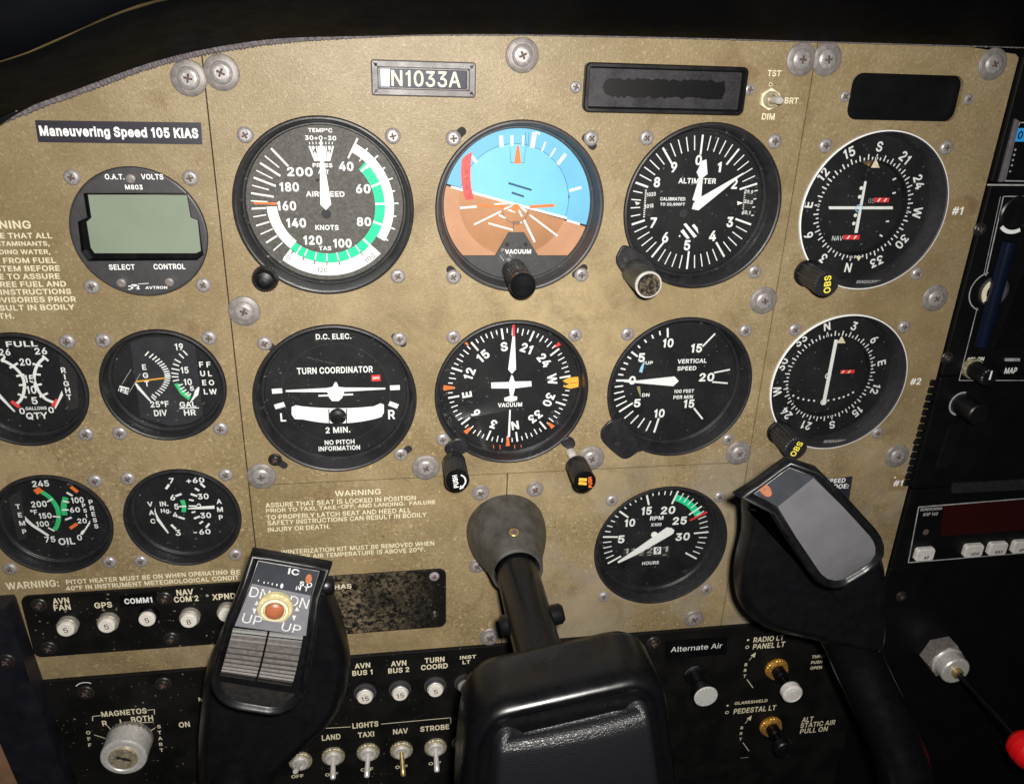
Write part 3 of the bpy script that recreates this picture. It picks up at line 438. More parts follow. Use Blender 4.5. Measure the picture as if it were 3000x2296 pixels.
def offset(pts, o):
    """offset a counter-clockwise outline outwards by o"""
    if not o: return list(pts)
    n = len(pts); out = []
    for i in range(n):
        a, b, c = pts[i - 1], pts[i], pts[(i + 1) % n]
        e0 = (b[0] - a[0], b[1] - a[1]); e1 = (c[0] - b[0], c[1] - b[1])
        l0 = math.hypot(*e0) or 1; l1 = math.hypot(*e1) or 1
        n0 = (e0[1] / l0, -e0[0] / l0); n1 = (e1[1] / l1, -e1[0] / l1)
        k = max(0.35, 1 + n0[0] * n1[0] + n0[1] * n1[1])
        out.append((b[0] + (n0[0] + n1[0]) * o / k, b[1] + (n0[1] + n1[1]) * o / k))
    return out
def ccw(pts):
    a = sum(pts[i][0] * pts[(i + 1) % len(pts)][1] - pts[(i + 1) % len(pts)][0] * pts[i][1] for i in range(len(pts)))
    return pts if a > 0 else pts[::-1]
def rrect(x0, x1, y0, y1, r, n=5):
    out = []
    for cx, cy, a in ((x1 - r, y0 + r, -90), (x1 - r, y1 - r, 0), (x0 + r, y1 - r, 90), (x0 + r, y0 + r, 180)):
        for i in range(n + 1): t = R(a + 90 * i / n); out.append((cx + r * math.cos(t), cy + r * math.sin(t)))
    return out
def smooth_closed(pts, sub=4):
    """closed Catmull-Rom curve through the points"""
    n = len(pts); out = []
    for i in range(n):
        p0, p1, p2, p3 = pts[i - 1], pts[i], pts[(i + 1) % n], pts[(i + 2) % n]
        for k in range(sub):
            t = k / sub
            out.append(tuple(0.5 * (2 * p1[j] + (p2[j] - p0[j]) * t + (2 * p0[j] - 5 * p1[j] + 4 * p2[j] - p3[j]) * t * t + (3 * p1[j] - p0[j] - 3 * p2[j] + p3[j]) * t ** 3) for j in range(len(p1))))
    return out
def smooth_open(pts, sub=6):
    out = []; n = len(pts)
    for i in range(n - 1):
        p0, p1, p2, p3 = pts[max(0, i - 1)], pts[i], pts[i + 1], pts[min(n - 1, i + 2)]
        for k in range(sub):
            t = k / sub
            out.append(tuple(0.5 * (2 * p1[j] + (p2[j] - p0[j]) * t + (2 * p0[j] - 5 * p1[j] + 4 * p2[j] - p3[j]) * t * t + (3 * p1[j] - p0[j] - 3 * p2[j] + p3[j]) * t ** 3) for j in range(len(p1))))
    out.append(tuple(pts[-1])); return out

def place(o, u, v, d=0.0, ang=0.0):
    o.rotation_euler = (Matrix.Rotation(PI / 2, 3, 'X') @ Matrix.Rotation(ang, 3, 'Z')).to_euler()
    o.location = Vector((u, -d, v)) * MM
def tag(o, label, cat, group=None):
    o['label'] = label; o['category'] = cat
    if group: o['group'] = group
    return o
def thing(name, label, cat, u=0, v=0, d=0.0, group=None, ang=0.0):
    o = bpy.data.objects.new(name, None); COL.objects.link(o); o.empty_display_size = 0.005
    place(o, u, v, d, ang); return tag(o, label, cat, group)
def copy_tree(o, parent=None):
    c = o.copy(); COL.objects.link(c)
    if parent: c.parent = parent
    for ch in list(o.children): copy_tree(ch, c)
    return c
def plate_with_holes(outline, holes, z0, z1, m, mb):
    """flat sheet with real openings: filled 2D curve, extruded"""
    cu = bpy.data.curves.new('sheet', 'CURVE'); cu.dimensions = '2D'; cu.fill_mode = 'BOTH'; cu.extrude = (z1 - z0) / 2
    for pts in [outline] + holes:
        sp = cu.splines.new('POLY'); sp.points.add(len(pts) - 1); sp.use_cyclic_u = True
        for i, (x, y) in enumerate(pts): sp.points[i].co = (x, y, 0, 1)
    ob = bpy.data.objects.new('sheet', cu); COL.objects.link(ob)
    dg = bpy.context.evaluated_depsgraph_get(); dg.update()
    me = bpy.data.meshes.new_from_object(ob.evaluated_get(dg))
    mb.add([(v.co.x, v.co.y, v.co.z + (z0 + z1) / 2) for v in me.vertices], [tuple(p.vertices) for p in me.polygons], m)
    bpy.data.objects.remove(ob); bpy.data.curves.remove(cu); bpy.data.meshes.remove(me)
def circ(cx, cy, r, n=72): return [(cx + r * math.cos(2 * PI * i / n), cy + r * math.sin(2 * PI * i / n)) for i in range(n)]

# ------------------------------------------------------------------ setting: the dark wall behind the panel
mb = MB(); mb.poly([(-900, -900), (1100, -900), (1100, 500), (-900, 500)], -60, 'dark_recess')
fw = mb.build('firewall'); fw['kind'] = 'structure'

# ------------------------------------------------------------------ tan panel plates
SEAM1, SEAM2, SEAMH, BOT, REDGE = -45.5, 222.6, -139.3, -252.5, 325.6
TOP = [(-260, -60), (-210, -14), (-170, 12), (-127, 33.1), (-89, 47.6), (-66, 56.0), (-44.5, 61.8), (-18, 66.6), (4.7, 69.2), (40, 71.9), (87, 73.6), (150, 74.6), (220, 75.2), (270, 75.6), (321, 76.0), (345, 76.2), (460, 77)]
def top_v(u):
    for (a, b), (c, d) in zip(TOP, TOP[1:]):
        if a <= u <= c: return b + (d - b) * (u - a) / (c - a)
BIG = dict(asi=(0, 0), ai=(89, 0), alt=(178, 0.6), vor=(267.5, -1), tc=(0, -94.0), hi=(88.2, -93.4), vsi=(177.7, -93.6), vor2=(267.6, -93.4), tach=(178, -192.0))
SML = dict(clk=(-79.7, -10.9), fuel=(-141.0, -83.8), egt=(-79.2, -83.6), oil=(-141.3, -156.4), vac=(-79.3, -156.4))
RB, RS = 39.7, 28.55
SLOT = rrect(243.0, 300.3, 42.6, 63.3, 5)
def hole(k): return circ(*BIG[k], RB) if k in BIG else circ(*SML[k], RS)
def plate(name, label, outline, keys, extra=(), prints=None, cat='panel plate'):
    mb = MB(); plate_with_holes(outline, [hole(k) for k in keys] + list(extra), -2, 0, 'tan_paint', mb)
    if prints: prints(mb)
    return tag(mb.build(name), label, cat)
def top_edge(u0, u1):
    us = [u0] + [p[0] for p in TOP if u0 < p[0] < u1] + [u1]
    return [(u, top_v(u) + 3) for u in us]
G_ = 0.28
def left_print(mb):
    f = Fr('LW')
    rows = [('WARNING', 460, 195, 122), ('ASSURE THAT ALL', 775, 358, 84), ('CONTAMINANTS,', 740, 482, 84), ('INCLUDING WATER,', 750, 606, 84), ('ARE REMOVED FROM FUEL', 830, 725, 84),
            ('AND FUEL SYSTEM BEFORE', 892, 843, 84), ('FLIGHT. FAILURE TO ASSURE', 890, 962, 84), ('CONTAMINANT FREE FUEL AND', 985, 1075, 84), ('HEED ALL SAFETY INSTRUCTIONS', 1062, 1188, 84),
            ('AND OWNER ADVISORIES PRIOR', 1135, 1303, 84), ('TO FLIGHT CAN RESULT IN BODILY', 1115, 1420, 84), ('INJURY OR DEATH.', 210, 1552, 84)]
    for t, x1, y, h in rows:
        hh = f.h(x1, y, h); vs = text_geo(t, 0.022); w = vs[2] * hh / vs[3] * 1.16
        if t.startswith('WARN'): w *= 0.97
        e = f(x1, y); mb.textc(t, (e[0] - w / 2, e[1]), hh, 0, 'cream_print', 0.1, w=w)
    g = Fr('G')
    mb.tx(g, 'WARNING:', 35, 365, 452, 44, 'cream_print')
    a = g(400, 437); 
    for t, x1, y in (('PITOT HEATER MUST BE ON WHEN OPERATING', 1405, 408), ('40°F IN INSTRUMENT METEOROLOGICAL', 1290, 445)):
        p, q = g(400, y), g(x1, y); r = g(880, y)
        mb.textc(t, ((p[0] + q[0]) / 2, r[1]), g.h(880, y, 28), 0, 'cream_print', 0.1, w=q[0] - p[0])
    for t, x0, x1, y in (('BEL', 1425, 1500, 383), ('CONDITI', 1300, 1490, 420)):
        pass
    p, q = g(1420, 378), g(1480, 376); mb.textc('BE', ((p[0] + q[0]) / 2, p[1]), g.h(1450, 378, 28), 0, 'cream_print', 0.1, w=q[0] - p[0])
    p, q = g(1305, 418), g(1470, 410); mb.textc('CONDIT', ((p[0] + q[0]) / 2, p[1]), g.h(1400, 415, 28), 0, 'cream_print', 0.1, w=q[0] - p[0])
plate('panel_plate', 'tan painted left panel plate with engine gauges and cream warning text', [(-255, BOT), (SEAM1 - G_, BOT)] + top_edge(-255, SEAM1 - G_)[::-1], ['clk', 'fuel', 'egt', 'oil', 'vac'], prints=left_print)
def slots(keys):
    def fn(mb):
        for (x, y, a) in keys:
            c, s = math.cos(a), math.sin(a)
            mb.poly([(x + px * c - py * s, y + px * s + py * c) for px, py in rrect(-4.3, 4.3, -1.9, 1.9, 1.8)], 0.05, 'dark_recess')
    return fn
def centre_print(mb):
    f = Fr('C')
    mb.tx(f, 'TST', 522, 605, 452, 40, 'cream_print'); mb.tx(f, 'BRT', 627, 712, 620, 38, 'cream_print'); mb.tx(f, 'DIM', 487, 566, 718, 40, 'cream_print')
    c = f(541, 521); mb.disk(0.85, 0.08, 'cream_print', 20, *c); mb.disk(0.5, 0.12, 'dark_recess', 16, *c)
    slots([(59.5, 32.6, R(40)), (119.5, 30.6, R(135)), (58.0, -30.0, R(135)), (119.0, -29.6, R(40)), (-30.0, -63.5, R(135)), (31.5, -63.0, R(135)), (-29.3, -127.0, R(140)), (33.2, -123.8, R(40))])(mb)
plate('panel_plate', 'wide tan centre panel plate holding the six main flight dials', [(SEAM1 + G_, SEAMH + G_), (SEAM2 - G_, SEAMH + G_)] + top_edge(SEAM1 + G_, SEAM2 - G_)[::-1], ['asi', 'ai', 'alt', 'tc', 'hi', 'vsi'], prints=centre_print)
plate('panel_plate', 'tall tan right panel plate beside the black radios with two compass dials', [(SEAM2 + G_, BOT), (REDGE, BOT), (REDGE, 72), (REDGE - 2, 73.5)] + top_edge(SEAM2 + G_, 318)[::-1][1:] + [(SEAM2 + G_, 78)], ['vor', 'vor2'], [SLOT])
def warn_print(mb):
    f = Fr('WN')
    f2 = lambda x, y: f(x, y)
    for t, x0, y0, x1, y1, h in (('WARNING', 890, 140, 1408, 108, 62), ('ASSURE THAT SEAT IS LOCKED IN POSITION', 108, 280, 1800, 170, 52), ('PRIOR TO TAXI, TAKE-OFF, AND LANDING.  FAILURE', 115, 345, 2025, 222, 52),
                                 ('TO PROPERLY LATCH SEAT AND HEED ALL', 120, 415, 1745, 310, 52), ('SAFETY INSTRUCTIONS CAN RESULT IN BODILY', 130, 478, 1925, 362, 52), ('INJURY OR DEATH.', 133, 545, 835, 502, 52),
                                 ('WINTERIZATION KIT MUST BE REMOVED WHEN', 285, 805, 2010, 685, 50), ('OUTSIDE AIR TEMPERATURE IS ABOVE 20°F.', 285, 868, 1910, 755, 50)):
        p, q = f(x0, y0), f(x1, y1); h_ = f.h((x0 + x1) / 2, (y0 + y1) / 2, h)
        mb.textc(t, ((p[0] + q[0]) / 2, (p[1] + q[1]) / 2), h_, 0, 'cream_print', 0.1, w=q[0] - p[0], bold=0.012)
plate('panel_plate', 'lower tan plate with speckled wear and seat locking warning text', [(SEAM1 + G_, BOT), (87 - G_, BOT), (87 - G_, SEAMH - G_), (SEAM1 + G_, SEAMH - G_)], [], prints=warn_print)
plate('panel_plate', 'lower tan plate with grey rubbed patches around the tachometer', [(87 + G_, BOT), (SEAM2 - G_, BOT), (SEAM2 - G_, SEAMH - G_), (87 + G_, SEAMH - G_)], ['tach'])

# ------------------------------------------------------------------ instruments
def bezel(ro, ri, depth, m='black_plastic', lip=1.0):
    mb = MB()
    mb.lathe([(ro - 0.25, -9), (ro - 0.25, lip - 0.7), (ro - 0.6, lip - 0.15), (ro - 1.3, lip), (ro - 2.0, lip - 0.3), (ri + 1.5, -depth + 2.2), (ri + 1.2, -depth + 1.9), (ri + .7, -depth + 1.9), (ri + .4, -depth + 1.6), (ri + .2, -depth + .6), (ri, -depth - 0.3)], m, 96, cap=False)
    return mb
def instrument(name, label, cat, key, d, ri, m='black_plastic', face='dial_black', lip=1.0, glass_z=None):
    c = BIG.get(key) or SML[key]; ro = RB if key in BIG else RS
    t = thing(name, label, cat, *c)
    bz = bezel(ro, ri, d, m, lip)
    fm = MB(); fm.disk(ri + 0.4, -d, face, 96)
    return t, c, bz, fm
def finish(t, bz, fm, ri, d, gz=None, needles=()):
    bz.build('bezel', t); fm.build('dial_face', t)
    g = MB(); g.disk(ri + (RB - ri) * 0.35, gz if gz is not None else -d * 0.45, 'instrument_glass', 72); g.build('glass', t)
W = 'white_print'

# --- airspeed indicator
D_ = 8.5; t, c, bz, fm = instrument('airspeed_indicator', 'airspeed dial with green and white arcs and needle pointing straight up', 'airspeed dial', 'asi', D_, 34.9, face='dial_grey')
f = Fr('ASI', -D_, c); z = -D_
fm.arc(26.8, 30.9, 27.5, 122.5, z + .08, W)
fm.arc(22.4, 26.6, 44, 220.3, z + .08, 'green_print')
fm.arc(21.6, 26.2, 220.5, 268.3, z + .08, W)
fm.arc(26.8, 32.9, 134.5, 219.8, z + .06, W)
fm.tick(271.6, 21.4, 31.6, 1.0, z + .14, 'orange_print')
for a in (47.5, 68, 88.3, 109.5): fm.tick(a, 22.4, 26.7, 0.9, z + .12)
for a in (146, 158, 170, 182, 194, 205, 213): fm.tick(a, 22.3, 26.7, 0.55, z + .12)
for a in (146, 170, 182, 194, 205, 217): fm.tick(a, 26.0, 28.3, 0.45, z + .14, 'dial_black')
fm.tick(27.8, 23.7, 33.4, 0.8, z + .14); fm.tick(133.8, 22.5, 33.0, 0.9, z + .14)
for a in (38, 47.5, 58, 68, 78, 88.3, 99, 109.5, 120.5): fm.tick(a, 30.6, 33.0 if a in (47.5, 68, 88.3, 109.5) else 32.2, 0.6, z + .12)
for a in (39, 49): fm.tick(a, 25.2, 27.0, 0.45, z + .12)
for a, r0, r1, w in ((219.6, 26.6, 32.0, .75), (230, 26.6, 32.4, .5), (238.2, 26.6, 32.6, .8), (246, 26.6, 32.7, .5), (253.4, 26.6, 32.8, .7), (260.6, 27, 32.8, .5), (267, 26.6, 32.8, .8), (273.2, 25.6, 32.8, .5),
                     (279.2, 23, 32.8, .85), (285.4, 25.4, 32.8, .5), (291.5, 23, 32.9, .9), (297.5, 25.4, 32.9, .5), (304, 23, 33.0, .9), (310.6, 25.4, 33.0, .5), (318.2, 23, 33.2, .9)): fm.tick(a, r0, r1, w, z + .12)
for s, x0, x1, y, h in (('200', 533, 765, 540, 84), ('180', 465, 640, 678, 86), ('160', 440, 615, 850, 86), ('140', 527, 705, 1005, 86), ('120', 683, 852, 1163, 84), ('100', 955, 1120, 1190, 82), ('80', 1168, 1298, 994, 82), ('60', 1160, 1292, 695, 84), ('40', 1005, 1137, 490, 84)):
    fm.tx(f, s, x0, x1, y, h, W, z + .1, bold=0.03)
for s, x0, x1, y, h in (('AIRSPEED', 705, 1056, 742, 50), ('KNOTS', 790, 1002, 1047, 46), ('TAS', 822, 935, 1236, 38), ('TEMP°C', 725, 945, 162, 38), ('30+0-30', 695, 980, 232, 42), ('PRESS', 765, 945, 481, 38), ('ALT', 815, 915, 540, 36)):
    fm.tx(f, s, x0, x1, y, h, W, z + .1)
fm.textc('120', f(853, 1432), f.h(853, 1432, 42), R(-4), 'dial_black', z + .16, bold=0.005); fm.textc('100', f(1287, 1325), f.h(1287, 1320, 46), R(38), 'dial_black', z + .16, bold=0.005); fm.textc('0', f(543, 1322), f.h(543, 1320, 40), R(-30), 'dial_black', z + .16, bold=0.005)
for i in range(8): fm.line(f(735 + i * 30, 268), f(740 + i * 29, 290), 0.35, z + .1, W)
for i, w in enumerate((16, 22, 10, 34, 34, 10, 22, 16)):
    x = 735 + i * 31; fm.line(f(x - (i - 3.5) * -0, 305), f(790 + i * 18, 442), w / 20.4, z + .1, W)
for x, s in ((783, 'A'), (920, 'H')): fm.textc(s, f(x, 350), 1.7, 0, 'dial_black', z + .14)
fm.poly([f(x, y) for x, y in ((795, 615), (820, 600), (828, 620), (800, 635))], z + .1, 'dial_black')
fm.disk(2.2, z + .12, 'dial_strip', 32, *f(890, 925))
finish(t, bz, fm, 34.9, D_)
n = MB(); n.prism([f(*p) for p in ((838, 245), (848, 245), (868, 430), (905, 640), (936, 832), (888, 882), (838, 834), (834, 640), (834, 430))], z + 1.2, z + 1.7, W); n.build('needle', t)
k = MB(); kc = [a - b for a, b in zip(P(564.3, 594.3, 9), c)]
kb = [a - b for a, b in zip(P(572, 590, 0), c)]
k.lathe([(3.2, 0.2), (3.2, 4)], 'black_plastic', 24, kb[0], kb[1])
k.knurl(5.9, 3.5, 7, 'black_plastic', 26, .4, kb[0], kb[1], 0.3); k.lathe([(5.4, 6.8), (5.0, 8.6), (3.8, 10.2), (2, 11), (.4, 11.2)], 'black_satin', 32, kb[0], kb[1]); k.build('knob', t)

# --- attitude indicator
D_ = 9.0; t, c, bz, fm = instrument('attitude_indicator', 'blue and brown artificial horizon dial tilted to the left', 'attitude dial', 'ai', D_, 35.0, 'charcoal_plastic')
f = Fr('AI', -D_, c); z = -D_
h0, h1 = f(190, 648), f(1445, 1012); ha = math.atan2(h1[1] - h0[1], h1[0] - h0[0])
def seg_circle(r, cx, cy, p, a, below, n=96):
    """part of a circle on one side of the line through p at angle a"""
    nx, ny = -math.sin(a), math.cos(a); pts = []
    off = (p[0] - cx) * nx + (p[1] - cy) * ny; half = math.sqrt(max(0, r * r - off * off)); tx_, ty_ = math.cos(a), math.sin(a)
    A0 = math.atan2(ny * off - ty_ * half, nx * off - tx_ * half); A1 = math.atan2(ny * off + ty_ * half, nx * off + tx_ * half)
    if below: A1, A0 = A0, A1; 
    if below:
        # from right end, clockwise... walk counter-clockwise from left end to right end through the lower side
        while A1 < A0: A1 += 2 * PI
        rng = (A0, A1)
    else:
        while A0 < A1: A0 += 2 * PI
        rng = (A1, A0)
    for i in range(n + 1): q = rng[0] + (rng[1] - rng[0]) * i / n; pts.append((cx + r * math.cos(q), cy + r * math.sin(q)))
    return pts
def half_disc(r, cx, cy, below):
    nx, ny = -math.sin(ha), math.cos(ha); pts = []
    N_ = 240
    for i in range(N_):
        q = 2 * PI * i / N_; x, y = cx + r * math.cos(q), cy + r * math.sin(q)
        sd = (x - h0[0]) * nx + (y - h0[1]) * ny
        if (sd < 0) == below: pts.append((q, x, y))
    # rotate so that the arc is contiguous
    qs = [p[0] for p in pts]; br = max(range(len(qs)), key=lambda i: (qs[(i + 1) % len(qs)] - qs[i]) % (2 * PI))
    pts = pts[br + 1:] + pts[:br + 1]
    return [(x, y) for q, x, y in pts]
fm.poly(half_disc(35.2, 0, 0, False), z + .05, 'sky_blue'); fm.poly(half_disc(35.2, 0, 0, True), z + .05, 'earth_brown')
ic = f(782, 790); ir = abs(f(1285, 760)[0] - ic[0])
def drum(below, m):
    """domed half of the horizon ball"""
    edge = half_disc(ir, *ic, below); n_ = len(edge); K_ = 7; px_ = sum(p[0] for p in edge) / n_; py_ = sum(p[1] for p in edge) / n_
    # centre of the fan on the horizon line
    a_, b__ = edge[0], edge[-1]; ox, oy = (a_[0] + b__[0]) / 2, (a_[1] + b__[1]) / 2; vs_ = []
    for k_ in range(K_ + 1):
        for (x, y) in edge:
            X, Y = ox + (x - ox) * k_ / K_, oy + (y - oy) * k_ / K_; r_2 = ((X - ic[0]) ** 2 + (Y - ic[1]) ** 2) / ir ** 2
            vs_.append((X, Y, z + .9 - .75 * min(1, r_2) if True else 0))
    fs_ = [((k_) * n_ + i, (k_ + 1) * n_ + i, (k_ + 1) * n_ + i + 1, k_ * n_ + i + 1) for k_ in range(K_) for i in range(n_ - 1)]
    fm.add(vs_, fs_, m, True)
drum(False, 'sky_blue_inner'); drum(True, 'earth_brown_inner')
fm.arc(ir - .1, ir + .12, -75, 105, z + .16, 'dark_blue_print', *ic)
L_ = lambda a, b, w, m=W, dz=.22: fm.line(f(*a), f(*b), w, z + dz + .8, m)
L_((192, 655), (1265, 945), 1.05); L_((1265, 965), (1385, 1000), 1.0)
for a, b, w in (((655, 180), (662, 285), 1.7), ((757, 178), (757, 272), 1.2), ((865, 178), (858, 272), .8), ((968, 150), (945, 292), 2.0), ((1068, 240), (1035, 325), .75), ((1160, 298), (1112, 378), .7), ((1255, 352), (1180, 445), 1.5), ((1400, 660), (1288, 692), 1.2), ((385, 372), (430, 430), 1.3)): L_(a, b, w, dz=.2)
L_((975, 150), (1015, 165), .8)
for a, b, w in (((275, 850), (430, 838), .95), ((405, 1005), (655, 882), .75), ((540, 992), (770, 1055), .8), ((922, 915), (1180, 1110), .8), ((868, 960), (968, 1165), .95), ((685, 862), (775, 820), .7), ((820, 870), (850, 930), .8), ((830, 830), (890, 885), 1.1), ((590, 815), (720, 808), .6), ((720, 868), (790, 888), .7), ((635, 915), (700, 945), .8), ((828, 975), (848, 985), .7)): L_(a, b, w)
L_((725, 620), (940, 685), .95, 'dark_blue_print'); L_((755, 708), (868, 745), .95, 'dark_blue_print')
L_((1285, 735), (1290, 760), .4, 'dark_blue_print')
for a, b in (((738, 285), (748, 430)), ((885, 290), (868, 432)), ((740, 430), (875, 432)), ((880, 150), (890, 290)), ((915, 150), (905, 290))): L_(a, b, .18, 'dark_blue_print')
fm.poly([f(*p) for p in ((803, 272), (822, 272), (842, 440), (775, 440))], z + 1.1, 'orange_print')
L_((435, 822), (690, 838), 1.25, 'orange_print', .34); L_((920, 840), (1150, 825), 1.5, 'orange_print', .34)
fm.disk(1.9, z + 1.2, 'orange_print', 32, *f(792, 848)); fm.arc(6.0, 6.25, 95, 265, z + 1.1, 'dark_blue_print', *f(790, 870))
for a, b in (((770, 975), (770, 1060)), ((770, 975), (850, 975)), ((775, 1000), (830, 1000))): L_(a, b, .25, 'dial_strip')
fm.arc(1.6, 1.8, 0, 360, z + .2, 'earth_brown_inner', *f(228, 1055))
fl_ = [f(*p) for p in ((385, 330), (375, 450), (372, 560), (380, 660), (405, 770), (325, 775), (305, 700), (290, 600), (285, 500), (292, 400), (330, 360))]
fm.poly(fl_, z + 1.25, 'flag_red')
for s, x, y in (('G', 335, 510), ('Y', 338, 582), ('R', 345, 660), ('O', 360, 738)): fm.textc(s, f(x, y), 1.9, 0, 'rusty_recess', z + 1.33)
msk = [f(*p) for p in ((1275, 1290), (1000, 1290), (870, 1075), (725, 1075), (600, 1290), (305, 1290))]
a0 = math.atan2(msk[-1][1], msk[-1][0]); a1 = math.atan2(msk[0][1], msk[0][0]); 
while a1 < a0: a1 += 2 * PI
msk += [(35.1 * math.cos(a0 + (a1 - a0) * i / 40), 35.1 * math.sin(a0 + (a1 - a0) * i / 40)) for i in range(41)]
fm.prism(msk, z + .5, z + 1.7, 'charcoal_plastic')
fm.tx(f, 'VACUUM', 690, 932, 1250, 42, W, z + 1.8, bold=0.03)
for x in (710, 880): fm.disk(1.0, z + 1.8, 'dark_recess', 20, *f(x, 1185))
finish(t, bz, fm, 35.0, D_)
k = MB(); kc = [a - b for a, b in zip(P(1121.7, 613.6, 21), c)]
k.lathe([(5.9, -6), (5.9, 2)], 'black_satin', 40, *kc, cap=False); k.knurl(5.95, 2, 15, 'black_satin', 30, .25, *kc); k.lathe([(5.7, 15), (6.1, 16.5), (6.1, 20.3), (5.7, 21), (5.3, 21), (5.0, 20.5)], 'black_gloss', 48, *kc); k.build('knob', t)

# --- altimeter
D_ = 12.0; t, c, bz, fm = instrument('altimeter', 'altimeter dial numbered 0 to 9 with two white hands', 'altimeter', 'alt', D_, 34.6, lip=0.8)
f = Fr('ALT', -D_, c); z = -D_
for i in range(50):
    a = i * 7.2
    if i in (11, 12, 13, 14): continue
    if i % 5 == 0: fm.tick(a, 23.6 if i not in (35, 40) else 26, 32.8, 0.95, z + .1)
    else: fm.tick(a, 27.8 if i in (36, 37, 38, 39) else 25.8, 32.6, 0.5, z + .1)
for i in range(4): p = f(1330 - i * 12, 690 + i * 77); q = f(1300 - i * 10, 697 + i * 76); fm.line(p, q, .5, z + .1, W)
for s, x, y in (('0', 782, 410), ('1', 975, 475), ('2', 1115, 630), ('3', 1072, 985), ('4', 912, 1113), ('5', 675, 1200), ('6', 472, 1128), ('7', 362, 990), ('8', 395, 615), ('9', 553, 475)):
    fm.textc(s, f(x, y), f.h(x, y, 96), 0, W, z + .12, bold=0.03, wf=0.92 if s != '1' else 1)
fm.tx(f, 'ALTIMETER', 595, 945, 603, 50, W, z + .1, bold=.025); fm.tx(f, 'CALIBRATED', 425, 658, 770, 32, W, z + .1, bold=.025); fm.tx(f, 'TO 20,000FT', 425, 655, 822, 32, W, z + .1, bold=.025)
# pressure windows
fm.poly([f(*p) for p in ((1200, 690), (1320, 685), (1270, 925), (1180, 915))], z + .05, 'dark_recess')
for s, x, y in (('29.9', 1248, 703), ('30.0', 1245, 797), ('30.1', 1222, 895)): fm.textc(s, f(x, y), f.h(x, y, 34), R(-6), W, z + .1, w=4.6)
for i in range(14): p = f(1207 - i * 1.8, 690 + i * 17); fm.line(p, (p[0] + .7, p[1]), .35, z + .1, W)
fm.poly([f(*p) for p in ((1140, 790), (1195, 808), (1142, 828))], z + .1, W)
fm.poly([f(*p) for p in ((285, 690), (385, 690), (360, 930), (265, 940))], z + .06, 'dark_recess')
for s, x, y in (('1020', 343, 727), ('1015', 322, 836)): fm.textc(s, f(x, y), f.h(x, y, 36), R(6), W, z + .1, w=4.4)
for i in range(14): p = f(285 - i * 1.4, 690 + i * 19); fm.line(p, (p[0] + .8, p[1]), .5, z + .1, W)
fm.poly([f(*p) for p in ((190, 795), (240, 808), (205, 828))], z + .12, W)
# maker's emblem: three slanted bars in a broken ring
for pts in (((612, 1070), (640, 1050), (700, 1135), (672, 1140)), ((640, 1005), (665, 995), (765, 1115), (738, 1132)), ((718, 1018), (740, 1002), (772, 1040), (780, 1092))): fm.poly([f(*p) for p in pts], z + .1, W)
fm.disk(.45, z + .1, W, 12, *f(605, 1115))
fm.disk(2.0, z + .1, 'dial_strip', 24, *f(640, 905))
finish(t, bz, fm, 34.6, D_)
n = MB(); n.prism([f(*p) for p in ((805, 415), (845, 400), (855, 535), (810, 570), (798, 745), (770, 800), (716, 775), (778, 572), (755, 520))], z + 1.0, z + 1.4, W); n.build('needle', t)
n = MB(); n.prism([f(*p) for p in ((1182, 520), (1175, 532), (1070, 620), (765, 868), (705, 856), (722, 800), (800, 740))], z + 1.9, z + 2.3, W); n.build('needle', t)
g = Fr('ALT', 0, c)
def ear(mb, pts, d0, d1, m): mb.prism(smooth_closed(ccw(pts), 5), d0, d1, m, 0.6, True)
e = MB(); ear(e, [g(*p) for p in ((105, 1200), (30, 1270), (12, 1335), (45, 1420), (210, 1640), (330, 1640), (420, 1540), (330, 1330))], -1.5, 1.2, 'black_plastic')
sc = g(95, 1325); e.disk(2.6, 1.28, 'dark_recess', 24, *sc); e.textc('x', sc, 2.2, .4, 'charcoal_plastic', 1.4); e.build('mounting_ear', t)
k = MB(); kc = [a - b for a, b in zip(P(1389.8, 610, 24), c)]
k.lathe([(6.2, 1.0), (6.2, 3)], 'collar_rubber', 40, *kc, cap=False); k.knurl(6.2, 3, 23, 'collar_rubber', 34, .22, *kc, tip=.3); k.lathe([(6.0, 23), (6.35, 23.4), (6.35, 24.6), (6.0, 24.9), (5.6, 24.9)], 'bright_metal', 48, *kc); k.lathe([(5.5, 24.95), (5.4, 25.0)], 'worn_black_paint', 40, *kc); k.build('knob', t)

# --- the two course deviation dials
def cdi(key, fr, label, rot, knob_px, obs_ang, obs_px, first):
    dr, dn = 9.6, 13.0
    t = thing('course_indicator', label, 'course dial', *BIG[key]); c = BIG[key]; fc = Fr(fr, -dn, c); fo = Fr(fr, -dr, c)
    bz = MB(); bz.lathe([(RB - .25, -9), (RB - .25, .5), (RB - .3, .8), (RB - .9, .95)], W, 96, cap=False)
    bz.lathe([(RB - .9, .95), (RB - 1.6, .6), (36.2, -dr + 1.0), (36.0, -dr)], 'rim_plastic', 96, cap=False)
    fm = MB(); fm.ring(23.6, 36.2, -dr, 'dial_black', 96); fm.lathe([(23.6, -dr), (23.2, -dn)], 'dial_black', 72, cap=False); fm.disk(23.4, -dn, 'dial_black', 72)
    for i in range(72): a = i * 5 + rot; fm.tick(a, 24.2, 27.0 if i % 2 == 0 else 25.6, .62, -dr + .1)
    for i, s in enumerate(('N', '3', '6', 'E', '12', '15', 'S', '21', '24', 'W', '30', '33')):
        a = R(i * 30 + rot); fm.textc(s, (30.6 * math.sin(a), 30.6 * math.cos(a)), 4.9, -a, W, -dr + .1, wf=0.92, bold=.02)
        if i % 3 == 0: fm.disk(.8, -dr + .1, W, 12, 25 * math.sin(a), 25 * math.cos(a))
    return t, c, fc, fo, bz, fm, dr, dn
t, c, f, fo, bz, fm, dr, dn = cdi('vor', 'VOR', 'upper white rimmed course dial with crossed needles and S at the top', 183.6, None, 0, None, True)
